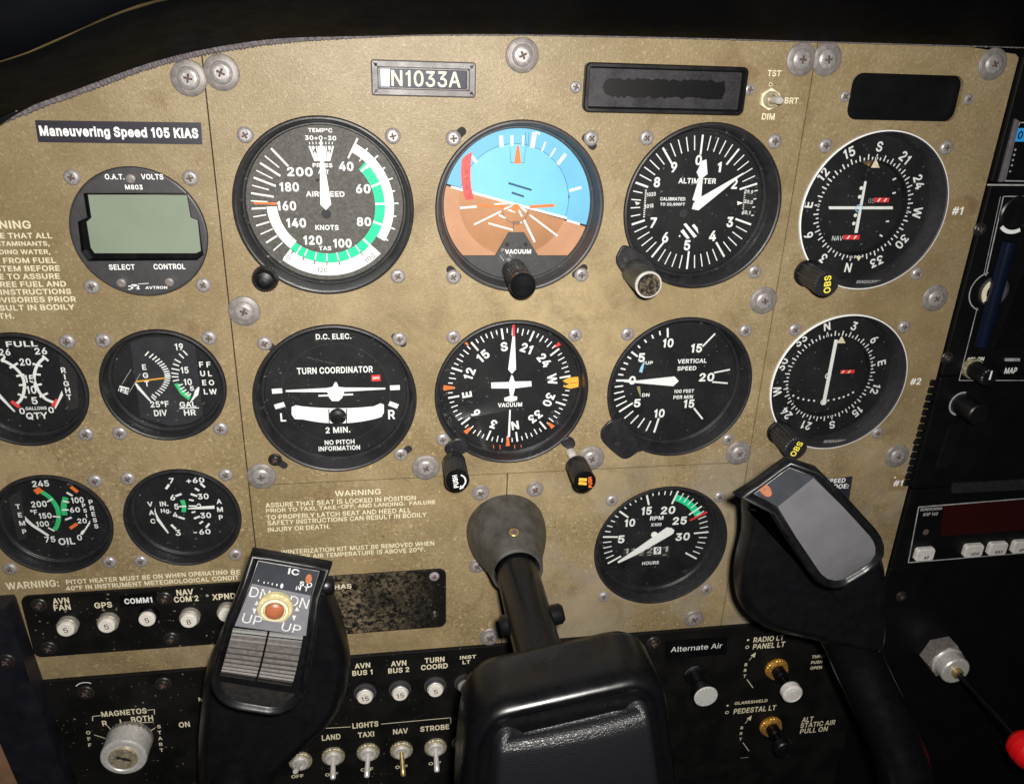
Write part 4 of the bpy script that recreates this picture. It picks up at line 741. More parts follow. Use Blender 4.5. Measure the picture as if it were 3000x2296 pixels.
fm.poly([fo(*p) for p in ((792, 335), (828, 425), (745, 425))], -dr + .25, 'cream_print'); fm.poly([fo(*p) for p in ((600, 1258), (660, 1262), (628, 1305))], -dr + .25, 'cream_print')
fm.poly([f(*p) for p in ((622, 360), (690, 350), (735, 345), (715, 375), (690, 400), (655, 385))], -dr + .3, 'rusty_recess'); fm.disk(.8, -dr + .4, 'gold_bushing', 12, *f(690, 385))
for p, q in (((952, 540), (985, 525)), ((950, 668), (982, 660)), ((890, 932), (918, 932)), ((830, 1060), (855, 1075))): fm.line(f(*p), f(*q), .8, -dn + .15, W)
for x, y in ((655, 618), (640, 700), (600, 875), (585, 952)): fm.disk(.95, -dn + .15, W, 12, *f(x, y))
for s, x0, x1, y, fx0, fx1, fy in (('GS', 722, 780, 738, 778, 920, 730), ('NAV', 380, 482, 1092, 487, 638, 1083)):
    fm.tx(f, s, x0, x1, y, 44, 'white_print' if s == 'NAV' else 'dim_print', -dn + .15, bold=.0)
    a, b = f(fx0, fy), f(fx1, fy); hh = 1.15
    fm.poly([(a[0], a[1] - hh), (b[0], a[1] - hh), (b[0], a[1] + hh), (a[0], a[1] + hh)], -dn + .15, 'red_print')
    for q in (.2, .62): x = a[0] + (b[0] - a[0]) * q; fm.poly([(x, a[1] - hh * .75), (x + .9, a[1] - hh * .75), (x + 1.9, a[1] + hh * .75), (x + 1.0, a[1] + hh * .75)], -dn + .22, W)
ga = Fr('VOR', .6, c)
a, b = ga(512, 1530), ga(775, 1520)
fm.textc('BENDIX/KING', (6.2, -36.1), 1.9, 0, 'dim_print', -1.6, w=13.5, bold=.015, shear=.15)
finish(t, bz, fm, 36.0, 10)
n = MB(); n.prism([f(*p) for p in ((338, 788), (945, 788), (945, 815), (345, 815))], -dn + .7, -dn + 1.0, W); n.build('needle', t)
n = MB(); n.prism([f(*p) for p in ((672, 548), (692, 550), (606, 1035), (578, 1035))], -dn + 1.3, -dn + 1.6, W); n.line(f(700, 430), f(682, 550), .25, -dn + 1.4, 'charcoal_plastic'); n.arc(1.5, 2.0, 0, 360, -dn + 1.75, 'light_blue_print', *f(617, 803)); n.build('needle', t)
def obs_knob(t, c, px, base, ang, d1):
    k = MB(); kc = [a - b for a, b in zip(P(*px, d1), c)]
    g0 = [a - b for a, b in zip(P(*base, 1), c)]
    k.lathe([(6.9, -1), (6.9, 1.6), (6.4, 2.2)], 'black_satin', 40, *kc); k.lathe([(5.9, 2.2), (6.0, 8)], 'bright_metal', 40, *kc, cap=False) if False else None
    k.knurl(6.1, 2.2, d1 - 4, 'black_plastic', 18, .55, *kc); k.knurl(6.5, d1 - 6, d1, 'black_plastic', 26, .3, *kc)
    k.textc('OBS', kc, 3.6, ang, 'yellow_print', d1 + .15, wf=.95); k.build('knob', t)
obs_knob(t, c, (1773.4, 609.5), (1731.5, 578), R(98), 21)
t, c, f, fo, bz, fm, dr, dn = cdi('vor2', 'F', 'lower white rimmed course dial with one needle and N at the top', 345.8, None, 0, None, False)
fm.poly([fo(*p) for p in ((978, 490), (1000, 535), (948, 535))], -dr + .25, 'cream_print')
pts = [(680, 858), (710, 872), (742, 880), (775, 886), (808, 889), (895, 887), (930, 881), (962, 873), (990, 865), (1018, 853), (1047, 838), (648, 852)]
for p in pts: fm.disk(.62, -dn + .15, W, 12, *f(*p))
a, b = f(970, 712), f(1056, 712); hh = 1.05
fm.poly([(a[0], a[1] - hh), (b[0], a[1] - hh), (b[0], a[1] + hh), (a[0], a[1] + hh)], -dn + .15, 'red_print')
for q in (.05, .5): x = a[0] + (b[0] - a[0]) * q; fm.poly([(x, a[1] - hh * .75), (x + 1.1, a[1] - hh * .75), (x + 2.0, a[1] + hh * .75), (x + 1.0, a[1] + hh * .75)], -dn + .22, 'cream_print')
fm.textc('BENDIX/KING', (6.2, -36.1), 1.9, 0, 'dim_print', -1.6, w=13.5, bold=.015, shear=.15)
finish(t, bz, fm, 36.0, 10)
n = MB(); n.prism([f(*p) for p in ((926, 508), (946, 510), (868, 908), (848, 905))], -dn + 1.3, -dn + 1.6, W); n.disk(1.15, -dn + 1.5, W, 16, *f(935, 520)); n.arc(1.2, 1.8, 0, 360, -dn + 1.75, W, *f(885, 730)); n.arc(1.2, 1.8, 0, 360, -dn + 1.75, W, *f(857, 890)); n.build('needle', t)
obs_knob(t, c, (1707, 962), (1668, 930), R(66), 21)

# --- turn coordinator
D_ = 9.0; t, c, bz, fm = instrument('turn_coordinator', 'turn coordinator dial with white aircraft symbol and curved slip tube', 'turn dial', 'tc', D_, 34.6)
z = -D_; q = lambda x, y: tuple(a - b for a, b in zip(P(x, y, -D_), c))
fm.ring(26.6, 26.9, z + .08, 'dial_strip', 72)
class Px:
    def __init__(s, d, c): s.d = d; s.c = c
    def __call__(s, x, y): return tuple(a - b for a, b in zip(P(x, y, s.d), s.c))
    def h(s, x, y, px): return abs(s(x, y - px / 2)[1] - s(x, y + px / 2)[1])
f = Px(-D_, c)
for s, x0, x1, y, h in (('D.C. ELEC.', 677, 753, 721, 12), ('TURN COORDINATOR', 637, 800, 793, 14), ('2 MIN.', 698, 751, 921, 13), ('NO PITCH', 696, 760, 947, 10), ('INFORMATION', 683, 772, 960, 10), ('L', 601, 613, 894, 18), ('R', 832, 847, 888, 20)): fm.tx(f, s, x0, x1, y, h, W, z + .1)
for a, b in (((583, 838.5), (605, 837)), ((836, 831), (857, 830)), ((589, 872), (610, 866)), ((834, 864), (853, 871))): fm.line(f(*a), f(*b), 2.6, z + .1, W)
fm.poly([f(*p) for p in ((796, 804), (815, 803), (816, 816), (797, 817))], z + .1, 'red_print'); fm.textc('OFF', f(806, 810), 1.4, 0, W, z + .16)
# inclinometer window (curved tube, white) with the ball between two wires
up = [(x, 870 + 0.00012 * (x - 722) ** 2 * -1 + (6 if abs(x - 722) < 8 else 0) * 0) for x in range(628, 822, 8)]
tub = [(625, 872), (634, 868)] + [(x, 868 + 12 * (1 - ((x - 724) / 96) ** 2) * .55) for x in range(645, 810, 12)] + [(816, 864), (823, 867), (823, 884), (818, 893)] + [(x, 893 + 14 * (1 - ((x - 724) / 96) ** 2)) for x in range(806, 640, -12)] + [(632, 898), (625, 888)]
fm.poly([f(*p) for p in tub], z + .1, W)
finish(t, bz, fm, 34.6, D_)
n = MB(); bc = f(724, 891); n.lathe([(4.3, z + .15), (4.3, z + 1), (3.6, z + 1.8), (2.0, z + 2.3), (.2, z + 2.4)], 'black_satin', 32, *bc); n.line(f(705, 876), f(706, 909), .5, z + .4, 'dial_strip'); n.line(f(743, 875), f(743, 908), .5, z + .4, 'dial_strip'); n.build('slip_ball', t)
n = MB(); n.prism([f(*p) for p in ((613, 834), (700, 829.5), (713, 827), (718, 817), (722, 817), (726, 827), (740, 828.5), (826, 829), (826, 832), (738, 837), (734, 850), (726, 857), (712, 857), (706, 850), (702, 838), (613, 837.5))], z + 1, z + 1.4, W)
n.line(f(683, 846), f(712, 845), .9, z + 1.2, W); n.line(f(730, 844), f(757, 843), .9, z + 1.2, W); n.build('aircraft_symbol', t)

# --- heading indicator
D_ = 9.5; t, c, bz, fm = instrument('heading_indicator', 'heading dial with white aircraft outline, compass numerals and two black knobs', 'heading dial', 'hi', D_, 36.2)
f = Fr('E', -D_, c); z = -D_; off = 350.8
for i in range(72): fm.tick(i * 5 + off, 28.6 if i % 2 == 0 else 29.8, 32.2, .95 if i % 6 == 0 else .55, z + .1)
for i in range(12): fm.tick(i * 30 + off, 26.6, 32.4, .95, z + .11)
for i, s in enumerate(('S', '21', '24', 'W', '30', '33', 'N', '3', '6', 'E', '12', '15')):
    a = R(i * 30 + off); fm.textc(s, (22.6 * math.sin(a), 22.6 * math.cos(a)), 5.0, -a, W, z + .1, bold=.03, wf=.95)
for a, w, l in ((1.5, 1.5, 5.5), (47, 2.2, 3), (135, 2.4, 4), (180, 2.2, 5.5), (222, 2.6, 4), (271, 3.0, 5.6), (317, 1.5, 2.2)):
    r = R(a); o0, o1 = 34.4, 34.4 - l; tx_, ty_ = math.cos(r), -math.sin(r); sx_, sy_ = math.sin(r), math.cos(r)
    fm.poly([(sx_ * o0 - tx_ * w / 2, sy_ * o0 - ty_ * w / 2), (sx_ * o0 + tx_ * w / 2, sy_ * o0 + ty_ * w / 2), (sx_ * o1 + tx_ * w * .18, sy_ * o1 + ty_ * w * .18), (sx_ * o1 - tx_ * w * .18, sy_ * o1 - ty_ * w * .18)], z + .16, 'orange_print' if a > 100 else 'red_print')
for x in (935, 975, 1065, 1105): fm.line(f(x, 1160), f(x + 3, 1188), .35, z + .16, 'orange_print')
fm.tx(f, 'VACUUM', 963, 1112, 914, 26, W, z + .1, bold=.03)
# heading bug
bp_ = [f(*p) for p in ((1360, 765), (1400, 745), (1455, 740), (1460, 800), (1405, 812), (1365, 800), (1400, 785))]
fm.prism(bp_, z + .2, z + .8, 'amber_print'); fm.line(f(1395, 778), f(1458, 772), .5, z + .9, 'orange_print')
finish(t, bz, fm, 36.2, D_)
n = MB(); n.prism([f(*p) for p in ((1053, 470), (1065, 470), (1072, 690), (1047, 718), (1024, 692))], z + 1, z + 1.4, W); n.line(f(1059, 440), f(1059, 490), 1.0, z + 1.45, 'red_print'); n.prism([f(*p) for p in ((1031, 940), (1040, 940), (1036, 1105), (1022, 1105))], z + 1, z + 1.3, W); n.build('needle', t)
n = MB(); n.prism([f(*p) for p in ((1042, 722), (1052, 728), (1062, 762), (1164, 760), (1166, 790), (1064, 803), (1052, 850), (1078, 855), (1076, 876), (1042, 886), (1000, 880), (998, 862), (1034, 850), (1028, 803), (920, 803), (918, 768), (1028, 765))], z + 1.9, z + 2.3, W); n.build('aircraft_symbol', t)
g = Fr('E', 0, c)
e = MB(); ear(e, [g(*p) for p in ((700, 1120), (640, 1165), (640, 1205), (690, 1235), (780, 1190), (760, 1130))], -1.5, 1.0, 'black_plastic'); e.build('mounting_ear', t); e = MB(); ear(e, [g(*p) for p in ((1385, 1110), (1425, 1120), (1438, 1160), (1400, 1185), (1350, 1150))], -1.5, 1.0, 'black_plastic'); e.build('mounting_ear', t)
for px, d1, d0, r, left in (((980.8, 1031.5), 29, 8, 5.9, True), ((1254.3, 1034), 33, 14, 5.6, False)):
    k = MB(); kc = [a - b for a, b in zip(P(*px, d1), c)]
    k.lathe([(2.6, 1.0), (2.2, 5), (1.3, 7), (1.3, d0)], 'black_satin' if left else 'bright_metal', 24, *kc)
    k.lathe([(r - .7, d0), (r, d0 + 1), (r, d0 + 6)], 'black_satin', 40, *kc, cap=False); k.knurl(r, d0 + 6, d1 - 3, 'black_plastic', 30, .2, *kc, tip=.1); k.lathe([(r, d1 - 3), (r + .15, d1 - 1), (r - .3, d1), (r - .8, d1), (r - .9, d1 - .2)], 'black_gloss', 40, *kc)
    if left:
        k.textc('PUSH', (kc[0] - 1.0, kc[1]), 2.5, R(98), W, d1 - .02, w=7.0, bold=.03); k.arc(3.3, 4.0, 20, 160, d1 - .02, W, kc[0] + .3, kc[1]); k.poly([(kc[0] + 1.0, kc[1] - 4.6), (kc[0] + 3.2, kc[1] - 3.6), (kc[0] + 1.4, kc[1] - 2.2)], d1 - .02, W)
    else:
        for s_ in (-1, 1): k.poly([(kc[0] - 3.4, kc[1] + 1.2 + s_ * 1.0 - 1.1), (kc[0] + .8, kc[1] + .6 + s_ * 1.15 - 1.0), (kc[0] + .8, kc[1] + .6 + s_ * 1.15 + .6), (kc[0] - 3.2, kc[1] + 1.2 + s_ * 1.0 + .6)], d1 - .02, 'amber_print')
        k.textc('PUSH', (kc[0] + 2.6, kc[1]), 2.0, R(98), 'orange_print', d1 - .02, w=6.0, bold=.03)
    k.build('knob', t)

# --- vertical speed indicator
D_ = 11.0; t, c, bz, fm = instrument('vertical_speed_indicator', 'vertical speed dial with white needle at zero pointing left', 'vertical speed dial', 'vsi', D_, 34.6)
f = Fr('VSI', -D_, c); z = -D_
for a, r0, r1, w in (((768, 228), (770, 330), 0, 1.0), ((680, 260), (688, 305), 0, .8), ((595, 302), (612, 340), 0, .8), ((515, 355), (537, 385), 0, .8), ((443, 418), (467, 445), 0, .8), ((372, 487), (440, 537), 0, 1.0), ((330, 540), (368, 562), 0, .8), ((288, 605), (335, 622), 0, .8), ((255, 667), (308, 680), 0, .8), ((228, 732), (284, 740), 0, .8), ((205, 800), (350, 800), 0, 1.1),
                     ((190, 870), (282, 858), 0, .75), ((183, 942), (288, 918), 0, .75), ((185, 1015), (302, 970), 0, .75), ((205, 1082), (322, 1022), 0, .75), ((238, 1140), (388, 1045), 0, 1.0), ((295, 1213), (392, 1133), 0, .75), ((363, 1270), (450, 1178), 0, .75), ((443, 1315), (515, 1212), 0, .75), ((532, 1350), (585, 1240), 0, .75), ((620, 1367), (672, 1210), 0, 1.1),
                     ((1288, 287), (1150, 428), 0, .9), ((1450, 680), (1275, 715), 0, .9), ((1425, 830), (1255, 815), 0, .9), ((1150, 1220), (1055, 1100), 0, .95)): fm.line(f(*a), f(*r0), w, z + .1, W)
for s, x0, x1, y, h in (('10', 717, 832, 390, 98), ('15', 1025, 1145, 447, 96), ('20', 1115, 1278, 763, 92), ('15', 945, 1060, 1053, 92), ('10', 622, 735, 1158, 92), ('5', 448, 520, 550, 98), ('5', 400, 472, 1047, 90), ('0', 345, 420, 797, 92)): fm.tx(f, s, x0, x1, y, h, W, z + .12, bold=.03)
for s, x0, x1, y, h in (('VERTICAL', 878, 1195, 587, 48), ('SPEED', 875, 1082, 667, 46), ('100 FEET', 840, 1057, 916, 38), ('PER MIN', 832, 1045, 980, 38), ('UP', 527, 607, 607, 36), ('DN', 490, 570, 958, 36)): fm.tx(f, s, x0, x1, y, h, W, z + .1, bold=.025)
fm.poly([f(*p) for p in ((510, 590), (520, 592), (490, 715), (455, 705), (475, 650))], z + .1, 'light_blue_print'); fm.poly([f(*p) for p in ((430, 870), (465, 860), (472, 920), (475, 985), (450, 930))], z + .1, 'tan_print')
finish(t, bz, fm, 34.6, D_)
n = MB(); n.prism([f(*p) for p in ((285, 795), (420, 790), (835, 745), (880, 795), (820, 850), (420, 815), (285, 805))], z + 1.2, z + 1.6, W); n.build('needle', t)
g = Fr('VSI', 0, c); e = MB(); ear(e, [g(*p) for p in ((160, 1230), (60, 1310), (32, 1390), (70, 1480), (240, 1630), (330, 1645), (430, 1580), (480, 1540), (330, 1300))], -1.5, 1.2, 'black_plastic'); e.disk(1.6, 1.3, 'dark_recess', 16, *g(210, 1480)); e.build('mounting_ear', t)

# --- tachometer
D_ = 10.0; t, c, bz, fm = instrument('tachometer', 'engine speed dial with green arc, red line and hour counter', 'tachometer', 'tach', D_, 34.4, lip=1.2)
f = Fr('TACH', -D_, c); z = -D_
A0, A1 = 239.5, 482.3
for i in range(36):
    a = A0 + (A1 - A0) * i / 35
    if i % 5 == 0: fm.tick(a, 23.2, 32.2, 1.1, z + .12)
    else: fm.tick(a, 26.8 if i < 5 or i > 20 else 28.4, 31.8, .65, z + .12)
fm.arc(25.6, 29.6, 378.6, 422.3, z + .08, 'green_print'); fm.tick(62.6, 22.0, 33.2, 1.3, z + .16, 'red_print')
for s, x0, x1, y, h in (('5', 388, 472, 770, 98), ('10', 475, 605, 562, 98), ('15', 687, 815, 412, 102), ('20', 932, 1112, 403, 98), ('25', 1080, 1258, 535, 98), ('30', 1117, 1295, 737, 98)): fm.tx(f, s, x0, x1, y, h, W, z + .12, bold=.03)
for s, x0, x1, y, h in (('RPM', 795, 962, 503, 50), ('X100', 805, 938, 585, 40), ('HOURS', 695, 905, 1068, 42)): fm.tx(f, s, x0, x1, y, h, W, z + .1, bold=.025)
fm.poly([f(*p) for p in ((455, 890), (1040, 855), (1040, 985), (455, 1000))], z + .06, 'dark_recess')
for s, x0, x1, y in (('1', 468, 520, 920), ('1', 560, 600, 918), ('0', 655, 718, 915), ('2', 758, 825, 908), ('1', 955, 1020, 895)): fm.tx(f, s, x0, x1, y, 66, 'faded_print', z + .1, bold=.0)
fm.poly([f(*p) for p in ((842, 870), (935, 865), (930, 955), (838, 960))], z + .09, W); fm.tx(f, '9', 862, 915, 912, 74, 'dark_recess', z + .14)
for x in (570, 680, 785, 975): fm.line(f(x - 25, 968), f(x + 25, 965), .5, z + .1, 'dim_print')
finish(t, bz, fm, 34.4, D_)
n = MB(); n.prism([f(*p) for p in ((385, 1050), (375, 1035), (600, 880), (995, 602), (1055, 610), (1088, 635), (1078, 670), (1055, 690), (620, 940))], z + 1.4, z + 1.9, W); n.disk(1.9, z + 1.3, W, 24, *f(838, 695)); n.build('needle', t)

# --- small dials on the left
def small(name, label, cat, key, d=8.5): return instrument(name, label, cat, key, d, 24.6, 'black_plastic', 'dial_black', 1.2)
ND = 8.5; z = -ND
t, c, bz, fm = small('fuel_gauge', 'fuel quantity gauge with crossing white arcs, cut by the left edge', 'fuel gauge', 'fuel'); f = Fr('FE', -ND, c)
for s, x0, x1, y, h in (('FULL', 55, 345, 180, 52), ('26', -10, 95, 255, 62), ('26', 318, 432, 245, 62), ('20', 180, 285, 345, 66), ('15', 225, 315, 500, 72), ('10', 245, 333, 600, 72), ('5', 290, 345, 700, 66), ('GALLONS', 235, 430, 770, 30), ('QTY', 240, 440, 840, 66), ('0', 178, 228, 795, 58), ('0', 445, 495, 785, 58)): fm.tx(f, s, x0, x1, y, h, W, z + .1)
for i, ch in enumerate('RIGHT'): fm.textc(ch, f(583 + i * 13, 420 + i * 62), f.h(600, 540, 50), 0, W, z + .1)
a, b = f(0, 0), f(0, 0)
for pts in (((10, 320), (110, 375), (180, 440), (215, 500), (225, 570), (215, 640), (185, 700), (145, 735)), ((415, 300), (360, 350), (325, 420), (315, 500), (335, 570), (375, 640), (430, 690), (520, 725))):
    q = smooth_open([f(*p) for p in pts], 5)
    for u0, u1 in zip(q, q[1:]): fm.line(u0, u1, 1.35, z + .1, W)
for a_, b_, m in (((20, 345), (45, 290), W), (((90, 400), (165, 355), W)), ((150, 475), (225, 460), W), ((175, 558), (240, 552), W), ((165, 638), (245, 672), W), ((105, 705), (180, 760), 'flag_red'), ((390, 285), (445, 335), W), ((300, 360), (390, 385), W), ((305, 455), (375, 462), W), ((310, 560), (385, 548), W), ((365, 665), (440, 630), W), ((485, 750), (530, 690), 'flag_red')): fm.line(f(*a_), f(*b_), 1.0 if m == W else 1.7, z + .14, m)
fm.poly([f(*p) for p in ((540, 250), (700, 330), (720, 760), (620, 800))], z + .05, 'dark_recess')
finish(t, bz, fm, 24.6, ND, -2)
for pts in (((-40, 590), (0, 620), (150, 790), (140, 795), (0, 660), (-45, 640)), ((575, 600), (588, 640), (520, 765), (508, 760))): n = MB(); n.prism([f(*p) for p in pts], z + 1, z + 1.3, W); n.build('needle', t)

t, c, bz, fm = small('fuel_flow_gauge', 'twin gauge lettered EGT and FUEL FLOW with thin yellow pointer', 'engine gauge', 'egt'); f = Fr('FE', -ND, c)
fm.poly([f(*p) for p in ((1195, 170), (1330, 118), (1640, 118), (1790, 190), (1865, 830), (1780, 905), (1560, 930), (1290, 850))], z + .05, 'dial_strip')
for s, x0, x1, y, h in (('19', 1608, 1682, 205, 62), ('15', 1662, 1732, 420, 60), ('10', 1690, 1762, 528, 60), ('5', 1745, 1782, 588, 42), ('25°F', 1382, 1550, 732, 56), ('DIV', 1415, 1535, 812, 56), ('GAL', 1650, 1802, 735, 52), ('HR', 1690, 1800, 808, 54)): fm.tx(f, s, x0, x1, y, h, W, z + .12)
fm.line(f(1648, 770), f(1828, 766), .5, z + .12, W)
for i, ch in enumerate('EGT'): fm.textc(ch, f(1325 + i * 12, 392 + i * 76), f.h(1330, 450, 50), 0, W, z + .12)
for col, (x, word) in enumerate(((1848, 'FUEL'), (1915, 'FLOW'))):
    for i, ch in enumerate(word): fm.textc(ch, f(x + i * 14, 368 + i * 83), f.h(1850, 450, 50), 0, W, z + .12)
for i in range(21):
    T_ = i / 20; y = 268 + 410 * T_; xc = 1350 + 160 * math.sin(PI * min(1, T_ * 1.04)) ** .8 + 60 * T_; an = R(48 - 92 * T_)
    fm.line(f(xc - 26 * math.cos(an), y + 26 * math.sin(an)), f(xc + 26 * math.cos(an), y - 26 * math.sin(an)), .95 if i == 10 else .6, z + .12, W)
for a_, b_ in (((1682, 240), (1722, 282)), ((1645, 268), (1688, 310)), ((1605, 320), (1660, 350)), ((1590, 362), (1645, 380)), ((1575, 405), (1650, 420)), ((1575, 445), (1640, 455)), ((1578, 480), (1640, 482)), ((1588, 520), (1645, 508)), ((1640, 560), (1680, 548)), ((1655, 595), (1695, 575)), ((1675, 620), (1712, 598)), ((1700, 645), (1735, 620)), ((1720, 660), (1755, 635))): fm.line(f(*a_), f(*b_), .62, z + .14, W)
fm.poly([f(*p) for p in ((1600, 548), (1640, 540), (1680, 600), (1755, 660), (1735, 697), (1660, 640))], z + .1, 'dull_green_print')
for a_, b_, w in (((1120, 550), (1205, 412), .25), ((1190, 620), (1290, 452), .25)): fm.line(f(*a_), f(*b_), w, z + .12, 'dim_print')
fm.poly([f(*p) for p in ((1100, 560), (1190, 585), (1175, 645), (1085, 610))], z + .1, W); fm.textc('125', f(1140, 605), 2.4, R(-18), 'dial_black', z + .16)
finish(t, bz, fm, 24.6, ND, -2)
n = MB(); n.prism([f(*p) for p in ((1245, 520), (1260, 512), (1525, 480), (1525, 490), (1262, 524))], z + .8, z + 1.0, 'amber_print'); n.build('pointer', t)
n = MB(); n.prism([f(*p) for p in ((1245, 530), (1262, 530), (1400, 698), (1390, 702), (1270, 580))], z + 1.2, z + 1.5, W); n.build('needle', t)
n = MB(); n.prism([f(*p) for p in ((1828, 560), (1838, 575), (1825, 640), (1800, 660), (1755, 710), (1750, 704), (1785, 640), (1795, 600))], z + 1.2, z + 1.5, W); n.build('needle', t)

t, c, bz, fm = small('oil_gauge', 'oil temperature and pressure gauge with two green arcs', 'oil gauge', 'oil'); f = Fr('OV', -ND, c)
for s, x0, x1, y, h in (('245', 283, 432, 138, 54), ('200', 275, 412, 318, 54), ('°F', 268, 328, 388, 42), ('150', 342, 455, 420, 50), ('100', 320, 432, 492, 48), ('75', 395, 488, 628, 52), ('OIL', 515, 660, 645, 60), ('0', 680, 722, 612, 50), ('20', 682, 765, 465, 44), ('60', 615, 705, 368, 46), ('100', 628, 738, 283, 52)): fm.tx(f, s, x0, x1, y, h, W, z + .12)
for i, ch in enumerate('TEMP'): fm.textc(ch, f(158 + i * 19, 340 + i * 73), f.h(160, 400, 42), 0, W, z + .12)
for i, ch in enumerate('PRESS'): fm.textc(ch, f(800 + i * 12, 300 + i * 53), f.h(800, 400, 40), 0, W, z + .12)
for i, ch in enumerate('PSI'): fm.textc(ch, f(738 + i * 12, 330 + i * 45), f.h(740, 370, 34), 0, W, z + .12)
fm.textc('115', f(620, 138), 1.4, R(-20), W, z + .12)
def band(pts, w, m, dz=.1):
    q_ = smooth_open([f(*p) for p in pts], 6)
    for u0, u1 in zip(q_, q_[1:]):
        l = math.hypot(u1[0] - u0[0], u1[1] - u0[1]) or 1; e_ = (u1[0] + (u1[0] - u0[0]) / l * .08, u1[1] + (u1[1] - u0[1]) / l * .08)
        fm.line(u0, e_, w, z + dz, m)
band(((352, 200), (440, 262), (500, 345), (518, 430), (505, 500), (480, 545)), 2.2, 'dull_green_print'); band(((580, 258), (565, 310), (562, 370), (572, 415)), 2.7, 'dull_green_print')
for a_, b_, w, m in (((312, 215), (362, 185), 3.0, 'orange_print'), ((415, 298), (465, 272), .8, W), ((465, 425), (530, 432), .8, W), ((425, 525), (480, 555), .8, W), ((555, 290), (610, 302), .9, W), ((548, 368), (605, 368), .9, W), ((588, 215), (640, 245), 1.0, W), ((575, 455), (632, 435), 1.0, W), ((625, 165), (685, 212), 1.7, 'orange_print'), ((618, 532), (680, 490), 1.7, 'orange_print')): fm.line(f(*a_), f(*b_), w, z + .16, m)
fm.poly([f(*p) for p in ((75, 260), (180, 200), (240, 620), (160, 640))], z + .05, 'dark_recess')
finish(t, bz, fm, 24.6, ND, -2)
for pts in (((228, 415), (242, 432), (300, 485), (440, 580), (430, 592), (290, 505), (232, 455)), ((800, 450), (800, 480), (760, 540), (735, 578), (712, 572), (725, 545), (750, 530))): n = MB(); n.prism([f(*p) for p in pts], z + 1, z + 1.3, W); n.build('needle', t)

t, c, bz, fm = small('vacuum_gauge', 'vacuum and ammeter gauge lettered VAC and AMP', 'vacuum gauge', 'vac'); f = Fr('OV', -ND, c)
for s, x0, x1, y, h in (('7', 1490, 1532, 112, 48), ('+60', 1640, 1800, 108, 48), ('6', 1500, 1542, 260, 50), ('5', 1535, 1575, 340, 50), ('4', 1522, 1565, 412, 46), ('3', 1545, 1592, 570, 52), ('30', 1742, 1838, 250, 50), ('0', 1735, 1772, 335, 46), ('30', 1765, 1860, 417, 50), ('-60', 1705, 1855, 562, 46), ('IN.', 1408, 1482, 315, 42), ('Hg.', 1418, 1508, 380, 46)): fm.tx(f, s, x0, x1, y, h, W, z + .14)
for i, ch in enumerate('VAC'): fm.textc(ch, f(1322 + i * 13, 318 + i * 75), f.h(1330, 390, 42), 0, W, z + .12)
for i, ch in enumerate('AMP'): fm.textc(ch, f(1930 + i * 8, 295 + i * 70), f.h(1935, 360, 42), 0, W, z + .12)
fm.poly([f(*p) for p in ((1585, 285), (1625, 280), (1642, 335), (1638, 390), (1598, 388), (1605, 335))], z + .1, 'dull_green_print')
for a_, b_, w in (((1462, 185), (1490, 145), 1.2), ((1545, 248), (1600, 228), 1.1), ((1578, 338), (1640, 338), .8), ((1570, 430), (1628, 448), 1.1), ((1508, 498), (1550, 538), 1.2), ((1765, 135), (1805, 170), 1.1), ((1718, 178), (1755, 200), 1.1), ((1680, 228), (1738, 248), 1.1), ((1665, 278), (1708, 288), .9), ((1662, 335), (1745, 335), .8), ((1688, 392), (1722, 384), .9), ((1710, 445), (1762, 425), 1.1), ((1758, 490), (1788, 468), 1.0), ((1815, 525), (1845, 488), 1.1)): fm.line(f(*a_), f(*b_), w, z + .14, W)
finish(t, bz, fm, 24.6, ND, -2)
n = MB(); n.prism([f(*p) for p in ((1370, 335), (1378, 380), (1400, 425), (1492, 560), (1482, 566), (1388, 450), (1366, 370))], z + 1, z + 1.3, W); n.build('needle', t)
n = MB(); n.prism([f(*p) for p in ((1660, 345), (1770, 330), (1893, 322), (1893, 348), (1770, 352), (1660, 352))], z + 1, z + 1.3, W); n.build('needle', t)

# --- digital clock / outside air temperature
t = thing('digital_clock', 'round dark digital clock with blank green display and three small buttons', 'clock', *SML['clk']); c = SML['clk']
b = MB(); b.lathe([(RS - .2, -6), (RS - .2, .3), (RS - .5, .7), (RS - 1.1, .9)], 'charcoal_plastic', 96, cap=False)
f = Fr('A', .9, c)
scr = [f(*p) for p in ((512, 1188), (1152, 1188), (1180, 1338), (1222, 1352), (1252, 1568), (1212, 1602), (540, 1607), (500, 1552), (478, 1364), (535, 1338))]
plate_with_holes(circ(0, 0, RS - 1.1, 96), [ccw(scr)], -.6, .9, 'charcoal_plastic', b)
for s, x0, x1, y, h, m in (('O.A.T.', 645, 765, 1088, 34, W), ('VOLTS', 868, 1005, 1088, 34, W), ('M803', 770, 878, 1152, 30, W), ('SELECT', 670, 830, 1643, 34, W), ('CONTROL', 945, 1140, 1640, 34, W)): b.tx(f, s, x0, x1, y, h, m, 1.0)
g = Fr('D', .9, c)
b.textc('D', g(832, 190), 2.4, 0, W, 1.0, w=3.4, shear=.2); b.textc('AVTRON', g(962, 194), 1.3, 0, W, 1.0, w=9.3, shear=.2); b.line(g(790, 186), g(850, 182), .5, 1.0, W); b.line(g(790, 205), g(860, 202), .4, 1.0, W); b.line(g(850, 172), g(915, 168), .25, 1.0, W)
b.build('bezel', t)
fr_ = MB(); s_ = ccw(scr); fr_.loft([[(x, y, .85) for x, y in s_], [(x, y, -2.2) for x, y in offset(s_, -.3)]], 'black_gloss', False, cap1=False); fr_.poly(offset(s_, .2), -2.2, 'black_gloss'); fr_.build('display_frame', t)
l = MB(); l.prism([f(*p) for p in ((530, 1204), (1142, 1204), (1167, 1346), (1210, 1362), (1230, 1552), (1200, 1566), (572, 1566), (548, 1532), (522, 1372), (552, 1346))], -2.1, -1.2, 'lcd_green', .15); l.build('display', t)
